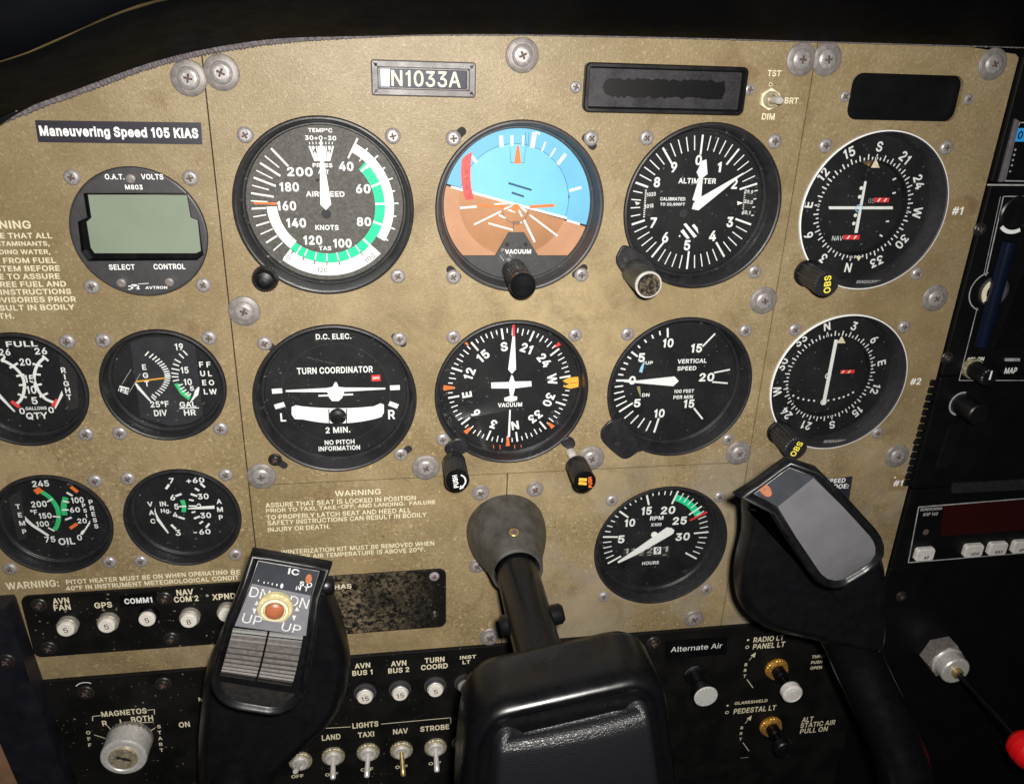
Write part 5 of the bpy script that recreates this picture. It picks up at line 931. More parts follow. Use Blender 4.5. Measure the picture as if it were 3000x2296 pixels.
for fr__, x, y in ((Fr('A', 3, c), 805, 1100), (Fr('D', 3, c), 748, 165), (Fr('D', 3, c), 1043, 160)):
    k = MB(); k.lathe([(2.1, .9), (2.1, 3.2), (1.9, 3.9), (1.2, 4.2)], 'washer_metal', 28, *fr__(x, y)); k.build('button', t)

# ------------------------------------------------------------------ screws
def cross(mb, r, z, m, cx=0, cy=0, a=0.0):
    for k in range(2):
        t_ = a + k * PI / 2; mb.line((cx - r * math.cos(t_), cy - r * math.sin(t_)), (cx + r * math.cos(t_), cy + r * math.sin(t_)), r * .42, z + k * .02, m)
    mb.disk(r * .34, z + .05, m, 12, cx, cy)
def recess(mb, R_, r, z0, zd, m_top, m_in, n=40):
    """head top with a real four-armed pocket"""
    pts = []
    for k in range(4):
        b_ = k * PI / 2; w = r * .24
        for (x, y) in ((r, -w), (r, w), (w * 1.05, w * 1.05)): pts.append((x * math.cos(b_) - y * math.sin(b_), x * math.sin(b_) + y * math.cos(b_)))
    plate_with_holes(circ(0, 0, R_, n), [pts], z0 - .02, z0, m_top, mb)
    p_ = ccw(pts); mb.loft([[(x, y, z0) for x, y in p_], [(x * .72, y * .72, z0 - zd) for x, y in p_]], m_in, False, cap1=False); mb.add([(x * .72, y * .72, z0 - zd) for x, y in p_], [tuple(range(len(p_)))], m_in)
SCR = {}
def screw_proto(kind):
    if kind in SCR: return SCR[kind]
    mb = MB()
    if kind == 'small':
        mb.lathe([(3.5, 0), (3.45, .35), (3.1, .95), (2.5, 1.35), (2.05, 1.5)], 'screw_metal', 32, cap=False); recess(mb, 2.06, 1.5, 1.5, .8, 'screw_metal', 'rusty_recess')
    elif kind == 'tiny':
        mb.lathe([(2.6, 0), (2.55, .3), (2.2, .8), (1.6, 1.05)], 'screw_metal', 28, cap=False); recess(mb, 1.62, 1.35, 1.05, .6, 'screw_metal', 'rusty_recess')
    elif kind == 'medium':
        mb.lathe([(4.7, 0), (4.65, .4), (4.2, .8), (3.2, .9), (3.1, 1.1), (2.9, 1.6), (2.2, 1.9)], ['washer_metal'] * 4 + ['screw_metal'] * 2, 36, cap=False); recess(mb, 2.22, 1.9, 1.9, .9, 'screw_metal', 'rusty_recess')
    elif kind == 'dark':
        mb.lathe([(4.6, 0), (4.5, .6), (4.0, 1.0), (3.2, 1.0), (3.1, .8), (2.9, 1.4), (2.2, 1.9)], 'black_screw', 36, cap=False); recess(mb, 2.22, 1.9, 1.9, .9, 'black_screw', 'rusty_recess')
    SCR[kind] = mb; return mb
_meshes = {}
def screw(kind, u, v, label, group, d=0.0, s=1.0):
    a = random.uniform(0, PI / 2)
    if kind == 'large':
        if 'large' not in _meshes:
            t_ = bpy.data.objects.new('panel_screw', None); COL.objects.link(t_); t_.empty_display_size = .004
            w_ = MB(); w_.lathe([(7.3, 0), (7.2, .35), (6.9, .62), (6.2, .9), (5.2, 1.15), (4.6, 1.22)], 'washer_metal', 44, cap=False); w_.build('cup_washer', t_)
            h_ = MB(); h_.lathe([(4.6, .6), (4.5, 1.22), (4.2, 1.5), (3.4, 1.95), (2.6, 2.15)], 'screw_metal', 36, cap=False); recess(h_, 2.62, 1.75, 2.15, 1.0, 'screw_metal', 'rusty_recess'); h_.build('screw_head', t_)
            _meshes['large'] = t_; o = t_
        else: o = copy_tree(_meshes['large'])
    else:
        if kind not in _meshes: o = screw_proto(kind).build('small_screw' if kind in ('small', 'tiny') else 'panel_screw'); _meshes[kind] = o
        else: o = _meshes[kind].copy(); COL.objects.link(o)
    place(o, u, v, d, a); o.scale = (s, s, s); tag(o, label, 'screw', group); return o
SRC = lambda x, y, d=0: bp(x, y, d)
sm = {'airspeed dial': ((718, 396, 'upper left'), (1151, 399, 'upper right'), (1165.7, 809.5, 'lower right')),
      'artificial horizon': ((1328.6, 405.7, 'upper left'), (1733, 405.7, 'upper right'), (1328.6, 812, 'lower left'), (1703.8, 806, 'lower right')),
      'altimeter': ((1895, 404.8, 'upper left'), (2270.5, 415, 'upper right'), (2212, 796.7, 'lower right')),
      'upper course dial': ((2420, 427.6, 'upper left'), (2773.8, 433, 'upper right'), (2688, 802.4, 'lower right')),
      'digital clock': ((209.5, 520, 'upper left'), (557, 522, 'upper right'), (267.6, 840.5, 'lower left'), (595, 835.7, 'lower right')),
      'fuel quantity gauge': ((196, 1001.4, 'upper right'), (251, 1273, 'lower right')),
      'EGT gauge': ((301, 998.6, 'upper left'), (612, 990.5, 'upper right'), (350, 1270, 'lower left'), (646, 1257, 'lower right')),
      'turn coordinator': ((775, 1007, 'upper left'), (1170.5, 993.8, 'upper right'), (1173.8, 1332, 'lower right')),
      'heading dial': ((1328.6, 988, 'upper left'), (1685.7, 982, 'upper right'), (1297.6, 1288, 'lower left')),
      'vertical speed dial': ((1839, 979.5, 'upper left'), (2184.8, 970, 'upper right'), (2134, 1288, 'lower right')),
      'lower course dial': ((2329.5, 966.7, 'upper left'), (2650, 958, 'upper right'), (2572, 1269, 'lower right')),
      'oil gauge': ((277.6, 1409.5, 'upper right'), (28.6, 1666.5, 'lower left'), (320, 1647.4, 'lower right')),
      'VAC and AMP gauge': ((373.8, 1403, 'upper left'), (661, 1392, 'upper right'), (412, 1644.6, 'lower left'), (689, 1625.5, 'lower right')),
      'tachometer': ((1792.9, 1466.7, 'upper left'), (2108.6, 1455.7, 'upper right'), (1769, 1748, 'lower left'), (2070.5, 1727, 'lower right'))}
for nm, lst in sm.items():
    for x, y, w in lst:
        screw('small', *SRC(x, y, .6), 'small grey cross-head screw at the %s of the %s' % (w, nm), 'small screws round the dials', 0, 1.0 if nm not in ('digital clock',) else .97)
screw('dark', *SRC(806, 1346), 'black cross-head screw at the lower left of the turn coordinator', 'small screws round the dials', 0, .75)
bigs = (((404, 168), 'large grey screw in a cup washer at the top of the left plate'), ((474, 156), 'large grey screw at the top left corner of the centre plate'), ((1120, 119), 'large grey screw at the top middle beside the registration plate'),
        ((1719, 128), 'large grey screw at the top right corner of the centre plate'), ((1774, 128), 'large grey screw at the top left corner of the right plate'), ((2130, 138), 'large grey screw at the top right corner by the radios'),
        ((523, 668), 'large grey screw between airspeed dial and turn coordinator'), ((1638, 645), 'large grey screw between altimeter and lower course dial'), ((2006, 640), 'large grey screw at the right edge between the two course dials'),
        ((560, 1022), 'large grey screw below the turn coordinator at the left seam'), ((913, 1003), 'large grey screw between turn coordinator and the PUSH knob'), ((1268, 983), 'large grey screw partly behind the orange marked knob'), ((1584, 972), 'large grey screw below the vertical speed dial at the right seam'), ((1924, 978), 'large grey screw at the right edge above the #1 sticker'))
for (x, y), l in bigs: screw('large', *P(x, y, .8), l, 'large panel screws')
for (x, y), l in (((1030, 1057), 'grey washer screw at the upper left of the yoke collar'), ((1147, 1049), 'grey washer screw at the upper right of the yoke collar'), ((1023, 1213), 'grey washer screw at the lower left of the yoke collar')): screw('medium', *P(x, y, .6), l, 'washer screws low on the panel')
screw('medium', *P(1050, 1365, .6), 'wide grey washer screw just above the top left of the yoke hub', 'washer screws low on the panel', 0, 1.28); screw('medium', *P(1487, 1326, .6), 'wide grey washer screw below the tachometer', 'washer screws low on the panel', 0, 1.28)
for fr__, x, y, l in (('B', 1443, 537, 'tiny screw at the left of the smeared black display'), ('C', 413, 552, 'tiny screw at the right of the smeared black display'), ('C', 1000, 595, 'tiny screw at the left of the blank black opening'), ('C', 1760, 612, 'tiny screw at the right of the blank black opening')):
    screw('tiny', *Fr(fr__, .3)(x, y), l, 'tiny screws by the top windows')

# ------------------------------------------------------------------ plates, windows and stickers on the tan panel
t = thing('registration_plate', 'grey framed registration plate reading N1033A', 'registration plate', 44.7, 55.6)
m_ = MB(); pts = rrect(-22.2, 22.2, -7.2, 7.0, 1.2); m_.loft([[(x, y, z_) for x, y in offset(pts, o)] for o, z_ in ((0, 0), (0, 2.2), (-.5, 2.8), (-2.6, 2.8), (-3.0, 2.3))], 'plate_frame', False, cap1=False)
m_.loft([[(x, y, 2.3) for x, y in offset(pts, -3.0)], [(x, y, 2.3) for x, y in rrect(-18.6, 18.4, -3.9, 3.6, .5)], [(x, y, 1.3) for x, y in rrect(-18.4, 18.2, -3.7, 3.4, .4)]], 'plate_frame', False, cap1=False); m_.build('frame', t)
m_ = MB(); m_.poly(rrect(-18.5, 18.3, -3.8, 3.5, .4), 1.35, 'plate_navy'); m_.poly([(-18.3, -3.6), (-14.6, -3.6), (-14.2, 3.4), (-18.3, 3.4)], 1.42, 'plate_blue_glare'); m_.textc('N1033A', (1.0, -.1), 6.4, 0, 'cream_print', 1.5, w=29.5, bold=.012); m_.build('name_plate', t)

t = thing('display_window', 'long black window smeared with black marker, above the altimeter', 'display', 152.5, 54.0)
m_ = MB(); pts = rrect(-37.6, 37.6, -10.4, 10.2, 2.6); m_.loft([[(x, y, z_) for x, y in offset(pts, o)] for o, z_ in ((0, 0), (0, 3.2), (-.5, 3.9), (-1.6, 3.9), (-2.4, 1.6))], 'black_satin', False, cap1=False); m_.build('bezel', t)
m_ = MB(); m_.poly(offset(ccw(pts), -2.0), 1.6, 'smoked_window')
r_ = random.Random(3); bl = [( -27 + 54 * i / 40, 4.0 + r_.uniform(-.7, .5)) for i in range(41)] + [(27.8, 2), (28.2, 0), (27.6, -2)] + [(27 - 54 * i / 40, -3.8 + r_.uniform(-.6, .7)) for i in range(41)] + [(-28, -2), (-29.2, 0), (-28.5, 2.2)]
m_.poly(bl, 1.7, 'marker_black'); m_.build('window', t)

m_ = MB(); m_.poly([(a, b) for a, b in rrect(241.5, 301.8, 41.2, 64.8, 5)], 0, 'radio_black'); o = m_.build('cover_plate', None, (0, 0, -4.2)); tag(o, 'blank black cover behind the rounded opening at top right', 'cover plate')

def flat(name, label, cat, pts, m, h=.16, prints=None, group=None):
    b_ = MB(); b_.prism(pts, 0.04, h, m); prints and prints(b_); return tag(b_.build(name), label, cat, group)
f = Fr('A')
def pr_(b_): b_.textc('Maneuvering Speed 105 KIAS', ((f(245, 812)[0] + f(1220, 828)[0]) / 2, 31.0), 5.2, 0, W, .24, w=f(1220, 828)[0] - f(245, 812)[0], bold=.035)
flat('tape_label', 'black tape label reading Maneuvering Speed 105 KIAS', 'tape label', [P(75, 258), P(431, 263), P(434, 310), P(82, 305)], 'tape_black', .18, pr_)
f = Fr('C'); c_ = f(1690, 1297)
flat('tape_label', 'small clear sticker reading #1 beside the upper course dial', 'sticker', [(c_[0] - 5.5, c_[1] - 4.6), (c_[0] + 5, c_[1] - 4.6), (c_[0] + 5, c_[1] + 5.5), (c_[0] - 5.5, c_[1] + 5.5)], 'tape_tan', .12, lambda b_: b_.textc('#1', c_, 4.0, 0, W, .2, w=6.0))
f2_ = Fr('F'); c2 = f2_(1433, 770)
flat('tape_label', 'small clear sticker reading #2 beside the lower course dial', 'sticker', [(c2[0] - 5, c2[1] - 5.0), (c2[0] + 5.5, c2[1] - 5.0), (c2[0] + 5.5, c2[1] + 4.6), (c2[0] - 5, c2[1] + 4.6)], 'tape_tan', .12, lambda b_: b_.textc('#2', c2, 4.0, 0, W, .2, w=6.4))
c3 = f2_(1325, 1395)
flat('tape_label', 'small tan sticker reading #1 low down by the autopilot', 'sticker', [(c3[0] - 5.5, c3[1] - 5), (c3[0] + 6, c3[1] - 5), (c3[0] + 6, c3[1] + 5.4), (c3[0] - 5.5, c3[1] + 5.4)], 'tape_tan', .12, lambda b_: (b_.textc('#1', c3, 4.0, 0, W, .2, w=6.0), b_.disk(.6, .2, W, 10, c3[0] - 3, c3[1] + 4)))
c4 = f2_(965, 1395)
flat('tape_label', 'black placard half hidden behind the right yoke grip', 'placard', [f2_(820, 1375), f2_(1045, 1353), f2_(1020, 1520), f2_(800, 1535)], 'tape_black', .16, lambda b_: (b_.tx(f2_, 'SPEED', 880, 1000, 1380, 28, W, .24), b_.tx(f2_, 'DOE:', 930, 1020, 1414, 28, W, .24)))

# toggle switches ---------------------------------------------------------
def toggle(label, cat, base, tip, dt, nut_r, m_nut, m_in, d0=0.0, hexa=False, group=None, m_lev='bright_metal'):
    u, v = P(*base, d0 + 1.5); t = thing('toggle_switch', label, cat, u, v, d0, group)
    n_ = MB()
    if hexa: n_.prism([(nut_r * math.cos(R(60 * i + 30)), nut_r * math.sin(R(60 * i + 30))) for i in range(6)], 0, 1.6, m_nut, .3)
    else: n_.knurl(nut_r, 0, 1.8, m_nut, 20, .3, tip=.4)
    n_.build('nut', t)
    b_ = MB(); b_.lathe([(nut_r * .72, 1.2), (nut_r * .72, 3.0), (nut_r * .6, 3.6), (nut_r * .42, 3.4), (nut_r * .34, 2.6)], m_in, 32); b_.build('bushing', t)
    tu, tv = P(*tip, dt); l_ = MB(); e_ = (tu - u, tv - v, dt - d0)
    pth = [tuple(a * k_ for a in e_[:2]) + (1.8 + (e_[2] - 1.8) * k_,) for k_ in (0, .35, .7, .93, 1.0)]
    l_.tube(pth, [1.35, 1.45, 1.65, 1.75, 1.2], m_lev, 16); l_.build('lever', t); return t
hx = lambda x, y: (731.7 + x * .34843, 1094.6 + y * .34843)
cx_ = lambda x, y: ((2000 + x / 2.1) * .731667, y / 2.1 * .731667)
toggle('small toggle switch in a cream hexagonal nut between TST and DIM', 'toggle switch', cx_(540, 612), cx_(605, 620), 11, 5.0, 'cream_print', 'aged_brass', 0, True)

# breaker panel ------------------------------------------------------------
f = Fr('G', 1.4); hH = Fr('H', 1.4)
b_ = MB(); b_.prism(rrect(-163.5, 54.3, -236.4, -197.0, 4), .05, 1.4, 'worn_black_paint', .3)
for s, x0, x1, y, h in (('AVN', 323, 426, 552, 36), ('FAN', 330, 435, 592, 36), ('GPS', 580, 690, 578, 36), ('NAV', 1085, 1190, 499, 36), ('COM 2', 1070, 1222, 540, 36)): b_.tx(f, s, x0, x1, y, h, 'cream_print', 1.5, bold=.025)
p_ = f(1305, 530); b_.textc('XPNDR', (p_[0] + 7.5, p_[1]), f.h(1340, 530, 36), 0, 'cream_print', 1.5, w=15, bold=.025)
g_ = Fr('LG', 1.4); b_.tx(g_, 'IHAS', 897, 1038, 283, 32, 'cream_print', 1.5, bold=.02)
c_ = f(1275, 520); b_.disk(.8, 1.5, 'line_grey', 12, *c_)
tag(b_.build('breaker_panel'), 'long black breaker strip with rounded corners, its right end worn to tan', 'breaker panel')
flat_c = f(850, 545)
b_ = MB(); b_.prism([f(735, 520), f(962, 497), f(966, 570), f(738, 592)], 1.44, 1.6, 'marker_black'); b_.tx(f, 'COMM1', 765, 938, 549, 34, W, 1.68, bold=.03)
tag(b_.build('tape_label'), 'black tape label reading COMM1 on the breaker strip', 'tape label')
BRK = {}
def breaker(label, base, num, d0, m_col='breaker_collar', ring=None, r=5.3):
    u, v = P(*base, d0 + 5)
    if m_col not in BRK:
        t = thing('circuit_breaker', label, 'circuit breaker', u, v, d0, 'circuit breakers')
        c_ = MB(); c_.lathe([(r + (1.2 if ring else 0), 0), (r + (1.1 if ring else 0), .9), (r, 1.2), (r, 2.8), (r - .4, 3.3), (r - 1.0, 3.3), (r - 1.1, 2.6)], ring or m_col, 36)
        if ring: c_.lathe([(r - .2, 1.3), (r - .2, 3.0), (r - .8, 3.5), (r - 1.1, 3.4), (r - 1.15, 2.7)], m_col, 36)
        c_.build('collar', t)
        k_ = MB(); k_.lathe([(r - 1.15, 2.0), (r - 1.15, 4.7), (r - 1.35, 5.05), (r - 1.8, 5.15)], 'breaker_cap', 32); k_.build('button', t); BRK[m_col] = t
    else:
        t = copy_tree(BRK[m_col]); place(t, u, v, d0); t['label'] = label
    for ch in t.children:
        if ch.name.startswith('button'):
            n_ = MB(); n_.v = [(v_.co.x / MM, v_.co.y / MM, v_.co.z / MM) for v_ in ch.data.vertices]
            k_ = MB(); k_.lathe([(r - 1.15, 2.0), (r - 1.15, 4.7), (r - 1.35, 5.05), (r - 1.8, 5.15)], 'breaker_cap', 32)
            if num: k_.textc(num, (.1, -.1), 3.3, R(6), 'rusty_recess', 5.22, bold=.01)
            tmp = k_.build('button', t); ch.data = tmp.data; bpy.data.objects.remove(tmp)
    return t
gx = lambda x, y: (x * .34843, 1094.6 + y * .34843)
breaker('white breaker button marked 5 under AVN FAN', gx(403, 733), '5', 1.4); breaker('white breaker button marked 5 under GPS', gx(654, 711), '5', 1.4)
breaker('white breaker button marked 5 in a dark collar under COMM1', gx(903, 671), '5', 1.4, 'black_gloss'); breaker('white breaker button marked 8 under NAV COM 2', gx(1160, 680), '8', 1.4); breaker('breaker button under XPN half hidden by the left grip', gx(1392, 645), None, 1.4)
for x, y, l in ((240, 580, 'black screw at the top left corner of the breaker strip'), (300, 843, 'black screw at the bottom left corner of the breaker strip'), (1012, 540, 'black screw between COMM1 and NAV on the breaker strip'), (1052, 785, 'black screw below the COMM1 breaker on the breaker strip')): screw('dark', *Fr('G', 1.8)(x, y), l, 'black screws on the breaker strip', 1.4, .9)
screw('tiny', *Fr('H', 1.8)(572, 405), 'bright tiny screw at the top right corner of the breaker strip', 'black screws on the breaker strip', 1.4, 1.1)
screw('dark', *Fr('H', 1.8)(575, 640), 'black screw at the bottom right corner of the breaker strip', 'black screws on the breaker strip', 1.4, .55)

# switch panel -------------------------------------------------------------
SP = 2.0
b_ = MB(); b_.prism([(-163, -460), (326, -460), (326, -252.3), (-163, -252.3)], -6, SP, 'black_paint', .4)
f = Fr('G', SP); zz = SP + .1; C_ = 'cream_print'
b_.tx(f, 'MAGNETOS', 622, 905, 1238, 34, C_, zz); b_.tx(f, 'R', 628, 660, 1304, 32, C_, zz); b_.tx(f, 'L', 738, 763, 1296, 32, C_, zz); b_.tx(f, 'BOTH', 806, 943, 1277, 36, C_, zz)
for a, q in (((570, 1290), (570, 1262)), ((570, 1262), (620, 1256)), ((905, 1224), (950, 1219)), ((950, 1219), (950, 1250)), ((806, 1305), (945, 1296)), ((580, 1375), (648, 1397)), ((663, 1322), (695, 1357)), ((757, 1314), (757, 1338)), ((742, 1316), (772, 1314)), ((850, 1308), (828, 1346)), ((952, 1334), (893, 1372))): b_.line(f(*a), f(*q), .42, zz, C_)
for i, ch in enumerate('OFF'): b_.textc(ch, f(543 + i * 5, 1362 + i * 38), 2.5, 0, C_, zz)
for i, ch in enumerate('START'): b_.textc(ch, f(978 + i * 4, 1325 + i * 36), 2.5, 0, C_, zz)
b_.tx(f, 'ON', 1100, 1168, 1312, 34, C_, zz); p_ = f(1220, 1158); b_.textc('MASTER', (p_[0] + 8.6, p_[1]), 2.7, 0, C_, zz, w=17)
b_.arc(5.6, 6.1, -50, 35, zz, 'white_print', *f(530, 1105))
b_.tx(f, 'LAND', 1980, 2095, 1390, 34, C_, zz)
f = Fr('H', SP)
for s, x0, x1, y, h in (('AVN', 82, 178, 950, 32), ('BUS 1', 67, 192, 993, 32), ('AVN', 305, 400, 936, 32), ('BUS 2', 288, 418, 978, 32), ('TURN', 513, 635, 915, 32), ('COORD', 490, 655, 956, 32), ('LIGHTS', 68, 228, 1314, 34), ('TAXI', 102, 202, 1373, 32), ('NAV', 318, 410, 1353, 32), ('STROBE', 485, 664, 1333, 32)): b_.tx(f, s, x0, x1, y, h, C_, zz, bold=.025)
p_ = f(728, 902); b_.textc('INST', (p_[0] + 4.9, p_[1]), 2.6, 0, C_, zz, w=9.5); b_.textc('LT', (p_[0] + 4.0, p_[1] - 3.6), 2.6, 0, C_, zz, w=4.6)
p_ = f(718, 1272); b_.textc('PITOT', (p_[0] + 5, p_[1]), 2.6, 0, C_, zz, w=11); b_.textc('HEAT', (p_[0] + 5, p_[1] - 3.6), 2.6, 0, C_, zz, w=10)
lv = f(400, 1295)[1]
b_.line(f(-95, 1335), f(58, 1326), .4, zz, C_); b_.line(f(245, 1309), f(672, 1270), .4, zz, C_); b_.line(f(672, 1268), f(674, 1305), .4, zz, C_)
for x, y in ((158, 1588), (370, 1572), (575, 1550), (-60, 1618)): p_ = f(x, y); b_.textc('OFF', p_, 2.6, 0, C_, zz, w=7.6)
gq = Fr('G', SP); p_ = gq(1830, 1630); b_.textc('OFF', p_, 2.6, 0, C_, zz, w=7.2)
f = Fr('I', SP)
for s, x0, x1, y, h in (('RADIO LT', 438, 622, 785, 32), ('PANEL LT', 435, 628, 826, 32), ('PEDESTAL LT', 317, 572, 1220, 32), ('ALT', 735, 803, 1281, 30), ('STATIC AIR', 728, 937, 1308, 30), ('PULL ON', 725, 890, 1346, 30)): b_.tx(f, s, x0, x1, y, h, C_, zz, bold=.02)
for s, x, y, w in (('GLARESHIELD', 320, 1183, 22.5), ('THROTTLE', 795, 897, 15.0), ('PUSH', 790, 932, 7.6), ('OPEN', 785, 966, 8.0)): p_ = f(x, y); b_.textc(s, (p_[0] + w / 2, p_[1]), 2.5, 0, C_, zz, w=w)
for (dx, dy) in ((0, 0), (-25, 388)):
    for i, ch in enumerate('BRT'): b_.textc(ch, f(389 + dx - i * 4, 944 + dy + i * 35), 2.4, 0, C_, zz)
    b_.line(f(408 + dx, 918 + dy), f(432 + dx, 890 + dy), .4, zz, C_); b_.poly([f(450 + dx, 868 + dy), f(442 + dx, 900 + dy), f(418 + dx, 888 + dy)], zz, C_); b_.line(f(395 + dx, 1035 + dy), f(432 + dx, 1086 + dy), .45, zz, C_)
for x, y in ((402, 793), (276, 1196)): b_.disk(.75, zz, C_, 12, *f(x, y))
for x, y in ((397, 837), (272, 1238)): b_.arc(.8, 1.25, 0, 360, zz, C_, *f(x, y))
b_.line(f(355, 1518), f(405, 1513), .4, zz, 'line_grey')
tag(b_.build('switch_panel'), 'wide black lower panel lettered MAGNETOS, LIGHTS and RADIO LT', 'switch panel')
b_ = MB(); b_.prism([f(-110, 800), f(275, 770), f(270, 880), f(-110, 915)], SP + .04, SP + .18, 'marker_black'); p_ = f(85, 836); a0_ = f(-72, 848); a1_ = f(242, 828)
b_.textc('Alternate Air', ((a0_[0] + a1_[0]) / 2, (a0_[1] + a1_[1]) / 2), 4.0, 0, 'white_print', SP + .26, w=a1_[0] - a0_[0], bold=.0); tag(b_.build('tape_label'), 'black tape label reading Alternate Air', 'tape label')
breaker('white breaker button marked 15 under AVN BUS 1', hx(145, 1153), '15', SP, 'bright_metal', 'charcoal_plastic', 5.4); breaker('white breaker button marked 15 under AVN BUS 2', hx(362, 1133), '15', SP, 'bright_metal', 'charcoal_plastic', 5.4)
breaker('white breaker button under TURN COORD', hx(580, 1110), '5', SP, 'bright_metal', 'charcoal_plastic', 5.4); breaker('breaker button cut off by the left side of the yoke hub', hx(768, 1092), None, SP, 'bright_metal', 'charcoal_plastic', 5.4)
for (nx, ny), (tx_, ty_), l, mn in (((165, 1490), (156, 1640), 'steel toggle switch under TAXI pointing down', 'aged_brass'), ((370, 1478), (382, 1632), 'brassy toggle switch under NAV pointing down', 'aged_brass'), ((580, 1460), (588, 1606), 'toggle switch with a tarnished nut under STROBE', 'aged_brass'), ((-50, 1515), (-52, 1650), 'steel toggle switch under LAND pointing down', 'aged_brass'), ((-252, 1545), (-285, 1605), 'toggle switch half hidden beside the left grip foot', 'aged_brass'), ((748, 1430), (760, 1580), 'toggle switch half hidden by the left edge of the yoke hub', 'aged_brass')):
    toggle(l, 'toggle switch', hx(nx, ny), hx(tx_, ty_), SP + 13, 6.9, mn, 'bright_metal', SP, False, 'toggle switches in the bottom row', 'brass' if 'NAV' in l else 'bright_metal')
# key switch
u, v = P(*gx(785, 1445), SP + 6); t = thing('ignition_switch', 'round steel magneto key switch', 'key switch', u, v, SP)
b_ = MB(); b_.knurl(12.4, 0, 3, 'washer_metal', 30, .3); b_.lathe([(12.2, 3), (12.2, 13.5), (11.8, 14.3), (11.0, 14.5), (9.4, 14.5), (9.0, 14.1), (7.8, 14.1)], 'bright_metal', 56); b_.build('body', t)
b_ = MB(); b_.lathe([(7.6, 13.9), (7.6, 14.8), (7.2, 15.1)], 'aged_brass', 48); b_.poly([(-3.6, 1.6), (-2.2, 2.4), (-.6, 1.2), (1.2, 1.0), (3.4, -.6), (4.2, -1.2), (3.6, -2.4), (1.8, -1.6), (.2, -1.0), (-1.4, .1), (-3.0, .2)], 15.2, 'dark_recess'); b_.build('key_core', t)
for fr__, x, y, l in (('G', 527, 1118, 'black screw under a white scratched arc above MAGNETOS'), ('G', 1005, 1065, 'black screw at the top of the switch panel left of the grip'), ('H', 1922, 812, 'black screw at the top of the switch panel right of the hub')): screw('dark', *Fr(fr__, SP + .5)(x, y), l, 'black screws on the switch panel', SP, 1.0)
# red master rocker, almost hidden behind the left grip
u, v = P(*gx(1278, 1330), SP + 1); t = thing('rocker_switch', 'red rocker switch nearly hidden behind the left grip', 'rocker switch', u + 2, v, SP)
b_ = MB(); b_.prism(rrect(-4.2, 12, -10, 10, .8), 0, 1.5, 'black_satin', .3); b_.build('frame', t); b_ = MB(); b_.loft([[(x, y, 1.4) for x, y in rrect(-3.2, 11, -8.6, 8.6, .6)], [(x, y, 4.0 + y * .18) for x, y in rrect(-2.8, 10.6, -8.2, 8.2, .6)]], 'button_red', False); b_.build('paddle', t)

# pull knobs on the right of the switch panel -------------------------------
ix = lambda x, y: (1463.4 + x * .34843, 1094.6 + y * .34843)
u, v = P(*ix(145, 1145), SP + 20); t = thing('pull_knob', 'pull knob with a spun metal face under the Alternate Air label', 'pull knob', u, v, SP)
b_ = MB(); b_.lathe([(7.2, 0), (7.2, 1.2), (5.6, 2.2), (4.2, 2.4), (4.2, 9), (5.4, 11), (7.0, 14), (7.4, 17), (7.45, 19.2)], 'black_satin', 44, cap=False); b_.arc(6.6, 7.0, -80, 10, 1.4, 'line_grey'); b_.build('stem', t)
b_ = MB(); b_.lathe([(7.45, 19.2), (7.3, 19.8), (6.9, 20)], 'spun_metal', 48); b_.build('knob_face', t)
for (bx, by), (kx, ky), l, m1, dk in (((552, 965), (682, 1135), 'dimmer knob with grey cap in a gold bushing by RADIO LT', 'button_white', 24), ((522, 1350), (632, 1480), 'black dimmer knob in a gold bushing by PEDESTAL LT', 'black_satin', 22)):
    u, v = P(*ix(kx, ky), SP + dk); t = thing('dimmer_knob', l, 'dimmer knob', u, v, SP, 'dimmer knobs')
    b_ = MB(); b_.knurl(7.6, 0, 2.2, 'gold_bushing', 22, .5); b_.lathe([(7.0, 2.2), (6.6, 3.6), (5.0, 3.8), (4.8, 3.0)], 'gold_bushing', 36)
    for i in range(14): b_.disk(.55, 3.9, 'rusty_recess', 8, 5.9 * math.cos(i * .449), 5.9 * math.sin(i * .449))
    b_.build('bushing', t)
    b_ = MB(); b_.lathe([(4.4, 3), (4.4, 9), (3.9, 10), (2.0, 10.2), (2.0, dk - 5)], 'black_gloss', 28); b_.build('shaft', t)
    b_ = MB(); b_.lathe([(5.6, dk - 6), (6.4, dk - 5), (6.4, dk - 1.2), (5.9, dk - .4), (5.0, dk), (4.9, dk - .3), (3.6, dk - .3), (3.5, dk)], m1, 40); b_.build('knob', t)

# left post and cabin trim ---------------------------------------------------
b_ = MB(); rows = [(-176, -166.2, -190), (-186, -163.4, -260), (-196, -158, -330), (-205, -150, -400)]
b_.loft([[(a, y, z_) if k == 0 else (c_, y, z_) for (k, z_) in ((0, .2), (1, .2), (1, 10), (1, 11.5), (0, 11.5), (0, 10))] for a, c_, y in ((-200, -166.2, -196), (-199.5, -165.6, -198), (-191, -163.6, -240), (-186, -160.8, -283), (-182.5, -158, -320), (-175, -150, -420))][::-1], 'navy_plastic', False, True, True)
tag(b_.build('side_post'), 'dark slanted post at the lower left edge', 'side post')
screw('dark', *Fr('G', 12)(38, 925), 'rusty screw on the dark slanted post at lower left', 'post screw', 11.5, 1.0)
b_ = MB(); b_.prism([(-330, -520), (-170, -520), (-186, -260), (-196, -215), (-330, -180)], -8, -1, 'cabin_brown', .5); tag(b_.build('side_trim'), 'brown cabin side trim in the bottom left corner', 'side trim')

